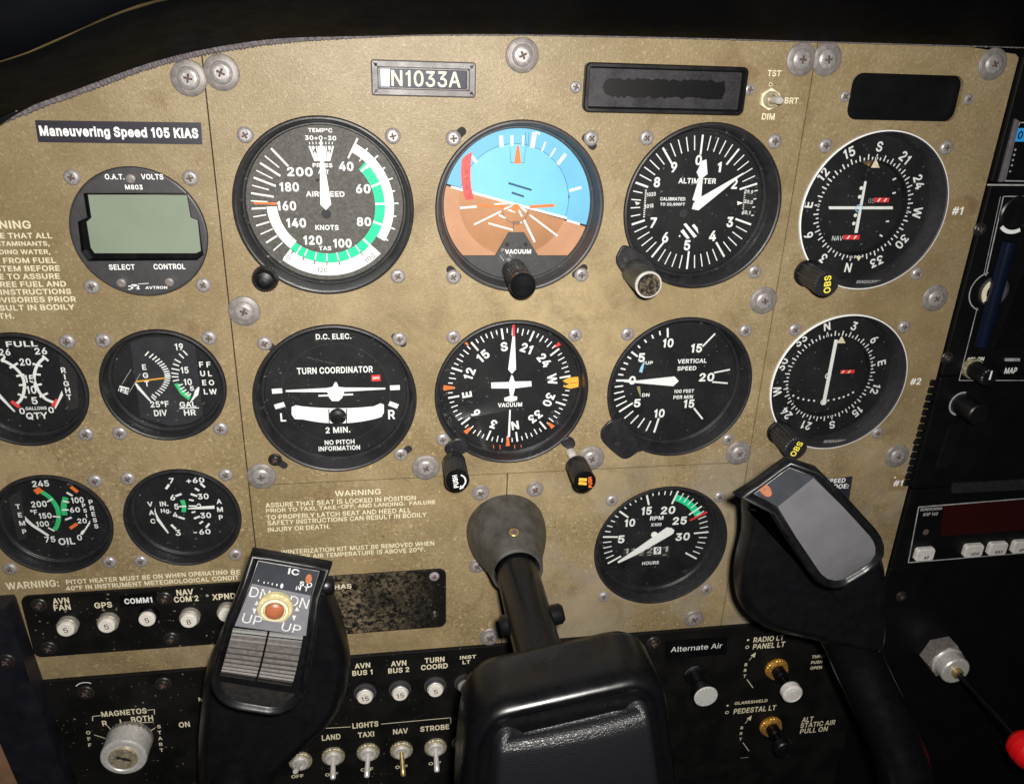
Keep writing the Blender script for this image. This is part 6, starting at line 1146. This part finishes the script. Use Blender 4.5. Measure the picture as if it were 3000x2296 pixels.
# ------------------------------------------------------------------ glareshield
t = thing('glareshield', 'black padded glareshield hood arching over the panel', 'glareshield')
path = smooth_open([(u_, v_) for u_, v_ in TOP], 5); prof = [(-12, 4), (.4, 0), (6, .2), (20, 1.8), (45, 5.0), (66, 8.2), (78, 10.6), (83, 14), (86, 22), (84, 36), (72, 58), (40, 84), (-30, 95)]
secs = []
for i, (u_, v_) in enumerate(path):
    a, b2_ = path[max(0, i - 1)], path[min(len(path) - 1, i + 1)]; tx_, ty_ = b2_[0] - a[0], b2_[1] - a[1]; l = math.hypot(tx_, ty_); nx, ny = -ty_ / l, tx_ / l
    w_ = (1 + .05 * math.sin(u_ * .11)) * (1 if u_ < -80 else 1 + (u_ + 80) / 65 * .5 if u_ < -15 else 1.5 + min(1.4, (u_ + 15) / 60))
    h0_ = 2.3 * max(.2, min(1, 1 - (u_ + 20) / 60)); secs.append([(u_ + nx * (h_ * w_ + h0_), v_ + ny * (h_ * w_ + h0_), d_) for d_, h_ in prof])
b_ = MB(); K = len(prof); vs = [p for s_ in secs for p in s_]
b_.add(vs, [(i * K + j, i * K + j + 1, (i + 1) * K + j + 1, (i + 1) * K + j) for i in range(len(secs) - 1) for j in range(K - 1)], 'hood_vinyl', True); b_.build('hood', t)
st = [s_[6] for s_ in secs if s_[6][0] < 60]; b_ = MB(); b_.tube([(x, y + .1, z_) for x, y, z_ in st], [.5 * min(1, max(.1, (70 - x) / 90)) * random.uniform(.5, 1.2) for x, y, z_ in st], 'hood_stitch', 8); b_.build('stitched_seam', t)
rib = []
L_acc = 0; fine_ = smooth_open([(u_, v_) for u_, v_ in TOP[2:-1]], 34)
b_ = MB(); n_ = 8; rings = []
for i, (u_, v_) in enumerate(fine_):
    a, b2_ = fine_[max(0, i - 1)], fine_[min(len(fine_) - 1, i + 1)]; tx_, ty_ = b2_[0] - a[0], b2_[1] - a[1]; l = math.hypot(tx_, ty_) or 1; nx, ny = -ty_ / l, tx_ / l
    big_ = 1.0 if u_ < -20 else max(.35, 1 - (u_ + 20) / 60); r0 = (1.5 if i % 2 else 1.05) * big_ * random.uniform(.85, 1.15)
    rings.append([(u_ + nx * (math.cos(2 * PI * k / n_) * r0 + 1.5 * big_), v_ + ny * (math.cos(2 * PI * k / n_) * r0 + 1.5 * big_), 1.3 + math.sin(2 * PI * k / n_) * r0) for k in range(n_)])
b_.loft(rings[::-1], 'trim_fuzz', False, True, True); b_.build('edge_trim', t)
b_ = MB(); b_.prism([P(x, y, 4) for x, y in ((-40, 160), (0, 168), (40, 182), (76, 203), (84, 214), (70, 226), (30, 248), (-10, 275), (-60, 300))], .6, 4.5, 'black_satin', .8, True); b_.disk(1.3, 4.7, 'bright_metal', 12, *P(32, 232, 4.6)); tag(b_.build('corner_bracket'), 'small black bracket with a bright rivet at the upper left edge', 'bracket')

# ------------------------------------------------------------------ yoke collar and yoke
YU, YV = 87.0, -173.7
t = thing('shaft_collar', 'worn dark grey cone shaped collar round the yoke shaft', 'collar', YU, YV)
b_ = MB(); b_.lathe([(21.6, .1), (21.6, 3), (21.3, 7), (20.4, 12), (18.7, 18), (16.7, 24), (15.0, 30), (13.9, 36), (13.3, 39.6), (12.8, 40.4), (12.1, 40.4), (11.6, 39.6), (11.4, 34), (11.3, 20)], 'collar_rubber', 80, cap=False); b_.build('cone', t)
def cone_r(d_):
    prof_ = [(0, 21.6), (3, 21.6), (7, 21.3), (12, 20.4), (18, 18.7), (24, 16.7), (30, 15.0), (36, 13.9), (40, 13.2)]
    for (a_, ra), (b2, rb) in zip(prof_, prof_[1:]):
        if a_ <= d_ <= b2: return ra + (rb - ra) * (d_ - a_) / (b2 - a_)
    return 0
for i in range(400):
    d_ = 40 - i * .1; q_ = P(1102, 1141, d_)
    if math.hypot(q_[0] - YU, q_[1] - YV) <= cone_r(d_): break
c0 = Vector((q_[0] - YU, q_[1] - YV, d_)); rd = Vector((c0.x, c0.y, 0)).normalized() * .93 + Vector((0, 0, .37))
b_ = MB(); b_.tube([tuple(c0 - rd * 1.5), tuple(c0 + rd * .2), tuple(c0 + rd * .55)], [2.7, 2.7, 2.1], 'brass', 24); b_.tube([tuple(c0 + rd * .5), tuple(c0 + rd * .62)], [1.6, 1.5], 'rusty_recess', 20); b_.build('set_screw', t)

yoke = thing('control_yoke', 'black two horned control yoke with leather hub pad', 'control yoke', 0, 0)
b_ = MB(); b_.lathe([(10.6, 4), (10.6, 128)], 'black_gloss', 56, YU, YV); b_.build('shaft', yoke)
b_ = MB(); cy = P(1140, 1322, 74)
b_.tube([(YU - 14.0, YV - 3.4, 76), (YU - 13.0, YV - 3.2, 76), (YU + 14.5, YV + 1.6, 76), (YU + 16.0, YV + 1.9, 76)], [3.4, 4.8, 4.8, 3.4], 'black_satin', 20); b_.build('clamp_bolt', yoke)
def block(mb, rows, mats_rows, side, drops, base, lean=(0, 0)):
    """rows of 3D points (left to right, top row first) make the front; rounded edges drop away to the base depth"""
    nc = len(rows[0]); vs = [p for r in rows for p in r]
    for i in range(len(rows) - 1): mb.add(vs[i * nc:(i + 2) * nc], [(nc + j, nc + j + 1, j + 1, j) for j in range(nc - 1)], mats_rows[i] if isinstance(mats_rows, list) else mats_rows, True)
    per = [rows[0][j] for j in range(nc)] + [r[-1] for r in rows[1:]] + list(reversed(rows[-1][:-1])) + [r[0] for r in reversed(rows[1:-1])]
    per = per[::-1]
    # make sure it is counter-clockwise in (u, v)
    if ccw([(p[0], p[1]) for p in per]) is not per and sum(per[i][0] * per[(i + 1) % len(per)][1] - per[(i + 1) % len(per)][0] * per[i][1] for i in range(len(per))) < 0: per = per[::-1]
    xy = [(p[0], p[1]) for p in per]; rings = []
    for o, dz in drops: q_ = offset(xy, o); rings.append([(q_[i][0], q_[i][1], per[i][2] + dz) for i in range(len(per))])
    if base:
        for o, dabs in base: q_ = offset(xy, o); rings.append([(q_[i][0] + lean[0] * (per[i][2] - dabs), q_[i][1] + lean[1] * (per[i][2] - dabs), dabs) for i in range(len(per))])
    mb.loft(rings[::-1], side, True, False, False)
def row(l, r, n=7, bow=0.0):
    return [tuple(l[k] + (r[k] - l[k]) * j / (n - 1) + (bow * (1 - (2 * j / (n - 1) - 1) ** 2) if k == 2 else 0) for k in range(3)) for j in range(n)]
# hub
hd = 137
def densify(rows, sub=4):
    k = len(rows[0]); out = smooth_open([tuple(c for p in r for c in p) for r in rows], sub)
    return [[tuple(q[3 * j:3 * j + 3]) for j in range(k)] for q in out]
hrows = densify([row(P3(1112, 1538, hd), P3(1338, 1487, hd)), row(P3(1084, 1545, hd), P3(1360, 1484, hd)), row(P3(1064, 1556, hd), P3(1378, 1489, hd)), row(P3(1050, 1576, hd), P3(1389, 1503, hd)), row(P3(1040, 1610, hd), P3(1396, 1530, hd)), row(P3(1030, 1700, hd), P3(1412, 1650, hd)), row(P3(1022, 1850, hd), P3(1432, 1800, hd)), row(P3(1018, 2050, hd), P3(1450, 2000, hd))], 3)
b_ = MB(); block(b_, hrows, 'black_gloss', 'black_gloss', [(0, 0), (1.6, .1), (2.6, 1.2), (3.8, 1.8), (5.4, 1.2), (6.8, -1), (7.6, -4), (7.9, -8)], [(7.9, 112), (7.0, 108.5), (4, 107)]); b_.build('hub', yoke)
prow = densify([row(P3(1120, 1578, hd + .6), P3(1345, 1525, hd + .6), 9, 0), row(P3(1100, 1580, hd + 2.4), P3(1362, 1523, hd + 2.4), 9, .4), row(P3(1090, 1588, hd + 4.6), P3(1374, 1530, hd + 4.6), 9, .8), row(P3(1083, 1604, hd + 6.6), P3(1382, 1546, hd + 6.6), 9, 1.2), row(P3(1079, 1630, hd + 7.8), P3(1388, 1576, hd + 7.8), 9, 1.5), row(P3(1075, 1720, hd + 8.8), P3(1400, 1670, hd + 8.8), 9, 1.8), row(P3(1069, 1850, hd + 8.6), P3(1416, 1800, hd + 8.6), 9, 1.8), row(P3(1065, 2030, hd + 6), P3(1434, 1980, hd + 6), 9, 1)], 5)
b_ = MB(); block(b_, prow, 'black_leather', 'black_leather', [(0, 0), (.8, -.25), (1.6, -.9), (2.3, -2.2), (2.6, -4)], [(3.2, hd - 1)]); b_.build('hub_pad', yoke)
# horns -------------------------------------------------------------------
def horn_body(outline, dm_, lean, th=13):
    pts = ccw(smooth_closed([P(x, y, dm_) for x, y in outline], 4)); b_ = MB()
    rings = [[(x + lean[0] * (dm_ - z_), y + lean[1] * (dm_ - z_), z_) for x, y in offset(pts, o)] for o, z_ in ((-5, dm_ - th), (-2.5, dm_ - th + 2), (-.6, dm_ - th + 6), (0, dm_ - 2), (-.5, dm_ + 2), (-1.6, dm_ + 6), (-3.2, dm_ + 9.5), (-4.8, dm_ + 12), (-6.4, dm_ + 13))]
    b_.loft(rings, 'black_satin', True, True, True); return b_
lg = lambda x, y: ((600 + x / 2.413) * .731667, (1600 + y / 2.413) * .731667)
# left grip
lrows = [row(P3(554, 1204, 102.6), P3(682, 1226, 102.6)), row(P3(540, 1250, 110), P3(666, 1276, 110)), row(P3(503, 1341, 114), P3(656, 1362, 114)), row(P3(476, 1440, 113.5), P3(638, 1468, 113.5)), row(P3(473, 1460, 113), P3(632, 1486, 113)), row(P3(476, 1474, 112.7), P3(624, 1496, 112.7)), row(P3(485, 1488, 112.3), P3(612, 1506, 112.3)), row(P3(500, 1498, 112), P3(596, 1513, 112)), row(P3(518, 1504, 111.6), P3(578, 1514, 111.6))]
b_ = horn_body([(702, 1246), (722, 1284), (738, 1335), (751, 1400), (749, 1440), (736, 1502), (702, 1556), (660, 1594), (604, 1650), (575, 1700), (560, 1760), (440, 1760), (428, 1690), (424, 1600), (430, 1520), (440, 1440), (476, 1345), (516, 1256), (550, 1232), (620, 1236), (680, 1246)], 66, (-.10, -.62))
block(b_, lrows, ['grip_facet_shaded', 'label_grey', 'black_satin', 'black_satin'] + ['rocker_brown'] * 4, 'rim_gloss', [(0, 0), (.3, -.5), (.6, -.5), (1.0, .1), (1.5, .9), (2.1, 1.5), (2.7, 1.6), (3.2, 1.2), (3.6, .2), (3.8, -1.4), (3.8, -3.6)], [(2.4, 92), (1.0, 70)], (-.20, -.72))
grip = b_.build('grip', yoke)
def plane3(a, b, c_):
    a, b, c_ = Vector(a), Vector(b), Vector(c_); n_ = (b - a).cross(c_ - a); return lambda x, y: a.z - (n_.x * (x - a.x) + n_.y * (y - a.y)) / n_.z
def on_plane(fn, x, y, lo=85.0, hi=125.0):
    for _ in range(40):
        m_ = (lo + hi) / 2; q_ = P(x, y, m_)
        if fn(*q_) > m_: lo = m_
        else: hi = m_
    return P(x, y, lo)
def drape(mb, k0, fn, h_):
    for i in range(k0, len(mb.v)): x, y, _ = mb.v[i]; mb.v[i] = (x, y, fn(x, y) + h_)
pa_ = plane3(lrows[0][0], lrows[1][0], lrows[1][-1]); pb_ = plane3(lrows[0][0], lrows[1][-1], lrows[0][-1]); pl1 = lambda x, y: max(pa_(x, y), pb_(x, y)); pl2 = plane3(lrows[1][0], lrows[2][0], lrows[2][-1])
b_ = MB()
q1 = lambda x, y: on_plane(pl1, *lg(x, y)); q2 = lambda x, y: on_plane(pl2, *lg(x, y)); tilt = math.atan2(lrows[1][-1][1] - lrows[1][0][1], lrows[1][-1][0] - lrows[1][0][0])
for s, x, y, h, w in (('IC', 630, 176, 1.5, 4.2), ('S O', 715, 264, 1.15, 4.8), ('N T', 690, 292, 1.1, 4.8)): b_.textc(s, q1(x, y), h, tilt + R(3), 'faded_print', 0, w=w, bold=.02)
for x, y, r_ in ((380, 238, .3), (420, 252, .35), (448, 255, .3), (478, 262, .35), (510, 268, .4), (545, 275, .8)): b_.disk(r_ * .7, 0, 'faded_print', 8, *q1(x, y))
drape(b_, 0, pl1, .3); k0 = len(b_.v)
for s, x, y, h in (('DN', 388, 328, 5.0), ('DN', 668, 390, 5.0), ('UP', 335, 512, 4.8), ('UP', 612, 572, 4.4)): b_.textc(s, q2(x, y), h * .78, tilt, 'faded_print', 0, bold=.0, w=7.2)
for x, y in ((368, 410), (652, 452)): b_.poly([q2(x - 18, y), q2(x, y - 30), q2(x + 18, y)], 0, 'faded_print')
for x, y in ((352, 450), (632, 500)): b_.poly([q2(x - 14, y - 18), q2(x + 16, y - 16), q2(x - 2, y + 24)], 0, 'faded_print')
drape(b_, k0, pl2, .35); b_.build('lettering', grip)
b_ = MB(); k0 = 0; b_.disk(1.2, 0, 'copper_plug', 20, *q1(735, 226)); drape(b_, 0, pl1, .35); b_.build('indicator_dot', grip)
bx = q2(497, 432); b_ = MB(); zb = pl2(*bx)
b_.lathe([(6.7, zb - 1), (6.7, zb + .8), (6.4, zb + 1.2)], 'button_ring', 40, *bx, cap=False); b_.lathe([(6.4, zb + 1.2), (5.2, zb + 1.3), (5.0, zb + 2.0), (4.3, zb + 2.2), (4.1, zb + 1.6)], ['button_ring', 'tan_print', 'cream_print', 'button_ring'], 40, *bx); b_.build('button_ring', grip)
b_ = MB(); b_.lathe([(3.6, zb + 1.0), (3.5, zb + 2.6), (2.8, zb + 3.2), (1.5, zb + 3.6), (.3, zb + 3.7)], 'button_red', 32, *bx); b_.build('push_button', grip)
for k, (xa, xb, xc, xd) in enumerate(((0.0, .485, 0.0, .485), (.515, 1.0, .515, 1.0))):
    T0, T1, B0, B1 = P3(500, 1345, 115), P3(650, 1361, 115), P3(471, 1447, 114.5), P3(624, 1471, 114.5); b_ = MB(); N_ = 44; rws = []
    for i in range(N_ + 1):
        q_ = i / N_; bulge = 5.2 * math.sin(PI * min(1, q_ * 1.05)) ** .8; rid = .45 * (1 if (i % 4) in (1, 2) else -1) if 2 < i < 37 else 0
        a = [T0[j] + (B0[j] - T0[j]) * q_ for j in range(3)]; e_ = [T1[j] + (B1[j] - T1[j]) * q_ for j in range(3)]
        l_ = [a[j] + (e_[j] - a[j]) * xa for j in range(3)]; r_ = [a[j] + (e_[j] - a[j]) * xb for j in range(3)]
        rws.append([(l_[0], l_[1], 112), (l_[0], l_[1], l_[2] + bulge + rid), (r_[0], r_[1], r_[2] + bulge + rid), (r_[0], r_[1], 112)])
    for i in range(N_): b_.add(rws[i] + rws[i + 1], [(4, 5, 1, 0), (5, 6, 2, 1), (6, 7, 3, 2)], 'rocker_edge' if (i % 4) in (0, 1) and 2 < i < 37 else 'rocker_brown')
    b_.build('trim_rocker', grip)
sb = P(*lg(868, 275), 74); b_ = MB(); b_.tube([(sb[0] - 6, sb[1], 74), (sb[0] - 1, sb[1], 74), (sb[0] + 2.2, sb[1], 74), (sb[0] + 3.0, sb[1], 74)], [3.6, 4.4, 4.2, 2.6], 'black_satin', 18); b_.build('side_button', grip)
# right grip
rrows = [row(P3(1632, 1049, 102.8), P3(1676, 1016, 102.8)), row(P3(1620, 1058, 103.4), P3(1694, 1004, 103.4)), row(P3(1667, 1086, 110), P3(1744, 1024, 110)), row(P3(1706, 1150, 112), P3(1808, 1087, 112)), row(P3(1748, 1212, 113), P3(1864, 1148, 113)), row(P3(1754, 1221, 113), P3(1872, 1160, 113)), row(P3(1762, 1231, 113), P3(1876.5, 1173, 113)), row(P3(1774, 1240, 112.8), P3(1876, 1188, 112.8)), row(P3(1790, 1244, 112.4), P3(1867, 1202, 112.4)), row(P3(1806, 1242, 112), P3(1852, 1214, 112))]
b_ = horn_body([(1594, 1064), (1590, 1110), (1588, 1140), (1576, 1190), (1573, 1240), (1582, 1285), (1608, 1322), (1654, 1350), (1740, 1370), (1800, 1388), (1870, 1400), (1896, 1370), (1897, 1300), (1896, 1230), (1886, 1190), (1848, 1140), (1805, 1098), (1765, 1082), (1700, 1060), (1650, 1072)], 70, (.46, -.60))
block(b_, rrows, ['grip_facet_shaded'] * 2 + ['grip_face_grey'] * 7, 'rim_gloss', [(0, 0), (.3, -.5), (.6, -.5), (1.0, .1), (1.5, .9), (2.1, 1.5), (2.7, 1.6), (3.2, 1.2), (3.6, .2), (3.8, -1.4), (3.8, -3.6)], [(2.4, 92), (1.0, 74)], (.53, -.66))
rp = smooth_open([P3(1800, 1330, 66), P3(1830, 1400, 72), P3(1868, 1480, 82), P3(1912, 1570, 94), P3(1942, 1670, 106), P3(1925, 1790, 116), P3(1800, 1890, 121), P3(1600, 1880, 122), P3(1420, 1800, 122)], 6)
grip = b_.build('grip', yoke)
b_ = MB(); b_.tube(rp, 13.0, 'black_gloss', 28); b_.build('arm', yoke)
lp = smooth_open([P3(510, 1600, 66), P3(500, 1700, 76), P3(540, 1810, 96), P3(680, 1900, 114), P3(880, 1910, 122), P3(1060, 1830, 122)], 6)
b_ = MB(); b_.tube(lp, 13.0, 'black_gloss', 28); b_.build('arm', yoke)
b_ = MB(); rg = lambda x, y: ((2080 + x / 2.4) * .731667, (1300 + y / 2.4) * .731667)
pa2 = plane3(rrows[1][0], rrows[2][0], rrows[2][-1]); pb2 = plane3(rrows[1][0], rrows[2][-1], rrows[1][-1]); pr1 = lambda x, y: max(pa2(x, y), pb2(x, y)); cq = on_plane(pr1, *rg(388, 322))
for r_, m_n, h_ in ((2.0, 'copper_plug', .3), (.7, 'rusty_recess', .45)): k0 = len(b_.v); b_.disk(r_, 0, m_n, 28, *cq); drape(b_, k0, pr1, h_)
b_.build('plug', grip)

# ------------------------------------------------------------------ radio stack
RD = 2.6; RL = 326.4; RR = 560
fa = Fr('RA', RD); fb = Fr('RB', RD)
v1 = fa(500, 472)[1]; v2 = fb(480, 12)[1]; v3 = fb(285, 905)[1]; v4 = fb(275, 1500)[1] - 2
def unit(name, label, cat, va, vb, d=RD, face='radio_black'):
    t = thing(name, label, cat); b_ = MB(); b_.prism(rrect(RL, RR, vb + .5, va - .5, 1.2), -30, d, face, .5); return t, b_
t, b_ = unit('audio_panel', 'black audio panel with a blue tag at the top right edge', 'audio panel', 110, v1)
b_.build('body', t); zz = RD + .12
b_ = MB(); b_.prism([fa(655, 95), fa(676, 108), fa(590, 458), fa(560, 460)], RD, RD + 1.6, 'radio_grey', .3); b_.build('side_rail', t)
b_ = MB(); b_.poly([fa(672, 150), fa(800, 150), fa(790, 228), fa(655, 228)], zz, 'blue_label'); b_.textc('0', fa(690, 190), 3.8, 0, 'marker_black', zz + .08); b_.build('blue_tag', t)
b_ = MB()
for a, q in (((688, 118), (800, 114)), ((688, 118), (672, 150)), ((655, 228), (600, 455)), ((600, 455), (800, 458))): b_.line(fa(*a), fa(*q), .55, zz, 'line_grey')
for x, y in ((660, 275), (653, 305), (646, 335), (640, 365), (630, 400)): b_.line(fa(x - 4, y), fa(x + 6, y), .9, zz, 'line_grey')
b_.line(fa(498, 478), fa(800, 480), .8, zz, 'line_grey'); b_.build('lettering', t)
t, b_ = unit('navigation_unit', 'black navigation unit with MAP button and outlined dark screen', 'navigation unit', v1, v2); b_.build('body', t)
b_ = MB()
for a, q, w in (((592, 545), (800, 545), .5), ((592, 545), (490, 1005), .6), ((575, 545), (478, 1000), .3), ((440, 1190), (335, 1610), .45), ((335, 1610), (800, 1610), .45), ((575, 725), (650, 722), .4)): b_.line(fa(*a), fa(*q), w, zz, 'line_grey')
cc = fa(472, 1095); rr = abs(fa(418, 1100)[0] - cc[0]) ; b_.arc(10.2, 10.8, 195, 345, zz, 'line_grey', cc[0] + 3.0, cc[1]); 
for s, x0, x1, y, h in (('OFF', 385, 426, 1488, 22), ('ON', 442, 480, 1485, 22), ('MAP', 600, 670, 1553, 34)): b_.tx(fa, s, x0, x1, y, h, W, zz)
b_.tx(fa, '5', 520, 540, 507, 10, 'line_grey', zz) if False else None
b_.build('lettering', t)
b_ = MB(); e_ = fa(470, 1095); b_.lathe([(8.4, RD), (8.2, RD + 1.2), (6.8, RD + 1.8), (5, RD + 1.2)], 'charcoal_plastic', 40, e_[0] + 6.5, e_[1]); b_.arc(5.2, 8.0, 225, 318, RD + 1.9, 'cream_print', e_[0] + 6.5, e_[1]); b_.build('thumb_wheel', t)
b_ = MB(); k0 = fa(660, 645); b_.lathe([(9, RD), (9, RD + 1), (8.2, RD + 1.6), (7.6, RD + 1.0)], 'black_satin', 36, *k0); b_.arc(8.2, 10.2, 150, 225, RD + 1.7, W, k0[0] - .6, k0[1] + .2); b_.build('dial', t)
b_ = MB(); b_.tube([(*fa(603, 800), RD + 3), (*fa(440, 1400), RD + 3)], 3.6, 'tube_blue', 24); b_.build('tube', t)
b_ = MB(); b_.prism([fa(600, 1480), fa(682, 1480), fa(680, 1496), fa(598, 1496)], RD, RD + 1.2, 'line_grey', .2); b_.build('button', t)
b_ = MB(); kk = P(*((2640 + 470 / 1.9778) * .731667, (300 + 1572 / 1.9778) * .731667), RD + 9); b_.lathe([(5.8, RD), (5.6, RD + 2.5)], 'aged_brass', 36, *kk); b_.knurl(5.0, RD + 2.5, RD + 15, 'black_satin', 20, .4, *kk); b_.poly([(kk[0] - .5, kk[1] - 1), (kk[0] + .5, kk[1] - 1), (kk[0] + .5, kk[1] + 4.2), (kk[0] - .5, kk[1] + 4.2)], RD + 15.1, W); b_.build('knob', t)
b_ = MB(); b_.prism([fa(690, 1000), fa(800, 1000), fa(800, 1420), fa(530, 1430)], RD + .05, RD + .5, 'black_gloss', .2) ; b_.build('screen', t)
for x, y, l in ((455, 735, 'dim screw at the upper left of the navigation unit'), (265, 1478, 'dim screw at the lower left of the navigation unit')): screw('dark', *fa(x, y), l, 'dim screws on the navigation unit', RD, .75)
t, b_ = unit('radio_unit', 'large black radio with a ridged left edge and one round knob', 'radio', v2, v3)
for i in range(15):
    y_ = v2 - 4 - (v2 - v3 - 8) * i / 14
    b_.prism([(321.6 + random.uniform(-.4, .6), y_ - 1.7), (RL + .6, y_ - 1.7), (RL + .6, y_ + 1.3), (322.4, y_ + 1.6)], .1, RD - .4, 'radio_black', .25)
b_.build('body', t)
b_ = MB(); k0 = fb(735, 250, RD + 6); b_.lathe([(7.6, RD), (7.6, RD + 1), (6.2, RD + 1.4), (6.0, RD + 16), (5.4, RD + 16.6)], 'black_satin', 40, *k0); b_.arc(6.3, 7.3, 190, 370, RD + 1.5, 'line_grey', *k0); b_.build('knob', t)
b_ = MB(); b_.prism([fb(620, 850), fb(1500, 800), fb(1500, 885), fb(610, 925)], RD, RD + 1.4, 'black_plastic', .3); b_.prism([fb(590, 400), fb(700, 380), fb(610, 720), fb(480, 740)], RD, RD + .9, 'black_satin', .3); b_.build('trim_strip', t)
t, b_ = unit('autopilot_unit', 'black autopilot with dark red display and row of white buttons', 'autopilot', v3, v4); b_.build('body', t)
b_ = MB()
for a, q in (((352, 1042), (1500, 950)), ((355, 1042), (273, 1482)), ((273, 1482), (1500, 1380))): b_.line(fb(*a), fb(*q), .7, zz, 'line_grey')
b_.tx(fb, 'BENDIX/KING', 372, 540, 1058, 26, 'dim_print', zz, bold=.03); b_.tx(fb, 'KAP 140', 393, 507, 1097, 26, 'dim_print', zz, bold=.03); b_.disk(2.0, zz, 'rusty_recess', 20, *fb(412, 1240)); b_.disk(1.0, zz, 'line_grey', 14, *fb(1050, 1360)); b_.build('lettering', t)
b_ = MB(); b_.prism([fb(550, 1030), fb(1500, 960), fb(1500, 1195), fb(528, 1272)], RD, RD + .4, 'display_red'); b_.build('display', t)
for s, x0, x1, y0, y1 in (('AP', 318, 458, 1362, 1446), ('HDG', 703, 843, 1333, 1416), ('NAV', 895, 1033, 1318, 1400), ('APR', 1085, 1222, 1303, 1384)):
    a = fb(x0, (y0 + y1) / 2); q = fb(x1, (y0 + y1) / 2); w_ = (q[0] - a[0]) / 2; cu_ = (a[0] + q[0]) / 2; cv_ = (a[1] + q[1]) / 2; h_ = 4.4
    b_ = MB(); b_.prism([(cu_ - w_ + 1.2, cv_ - h_), (cu_ + w_ - 1.2, cv_ - h_), (cu_ + w_, cv_ - h_ + 1.4), (cu_ + w_, cv_ + h_ - 1.4), (cu_ + w_ - 1.2, cv_ + h_), (cu_ - w_ + 1.2, cv_ + h_), (cu_ - w_, cv_ + h_ - 1.4), (cu_ - w_, cv_ - h_ + 1.4)], RD, RD + 3, 'button_white', .6); b_.textc(s, (cu_ + .8, cv_ - 1.6), 2.3, 0, 'dark_recess', RD + 3.1, bold=.03, w=5.5 if len(s) > 2 else 3.6); b_.build('button', t)

b_ = MB(); b_.prism(rrect(RL, RR, -520, v4 - .5, 1.5), -30, 1.6, 'radio_black', .5); tag(b_.build('pedestal_cover'), 'plain black cover below the autopilot', 'cover panel')
screw('dark', *P(1932, 1278, 2), 'dim screw below the autopilot at its left corner', 'dim screws below the autopilot', 1.6, .8)
# mixture control
bu, bv = P(2048.7, 1437.8, 20); t = thing('mixture_control', 'silver hexagonal fitting with a black rod to a red knob', 'mixture control', bu, bv, 1.6)
b_ = MB(); b_.prism([(12.8 * math.cos(R(60 * i + 8)), 12.8 * math.sin(R(60 * i + 8))) for i in range(6)], 0, 10, 'washer_metal', 1.0); b_.build('hex_nut', t)
b_ = MB(); b_.lathe([(11, 9.5), (10.2, 10.4), (9.6, 11), (9.6, 18.0), (9.0, 18.8), (8.2, 19.0), (3.6, 19.0)], 'bright_metal', 48); b_.lathe([(3.6, 19), (3.4, 21.4), (2.6, 22)], 'brass', 28); b_.build('bushing', t)
b_ = MB(); b_.lathe([(1.9, 20), (1.9, 78)], 'black_gloss', 20); b_.build('rod', t)
b_ = MB(); b_.lathe([(3, 72), (6.5, 73), (9.4, 76), (10.2, 80), (10.0, 85), (8.6, 89), (5, 91), (.5, 91.6)], 'knob_red', 48); b_.build('knob', t)
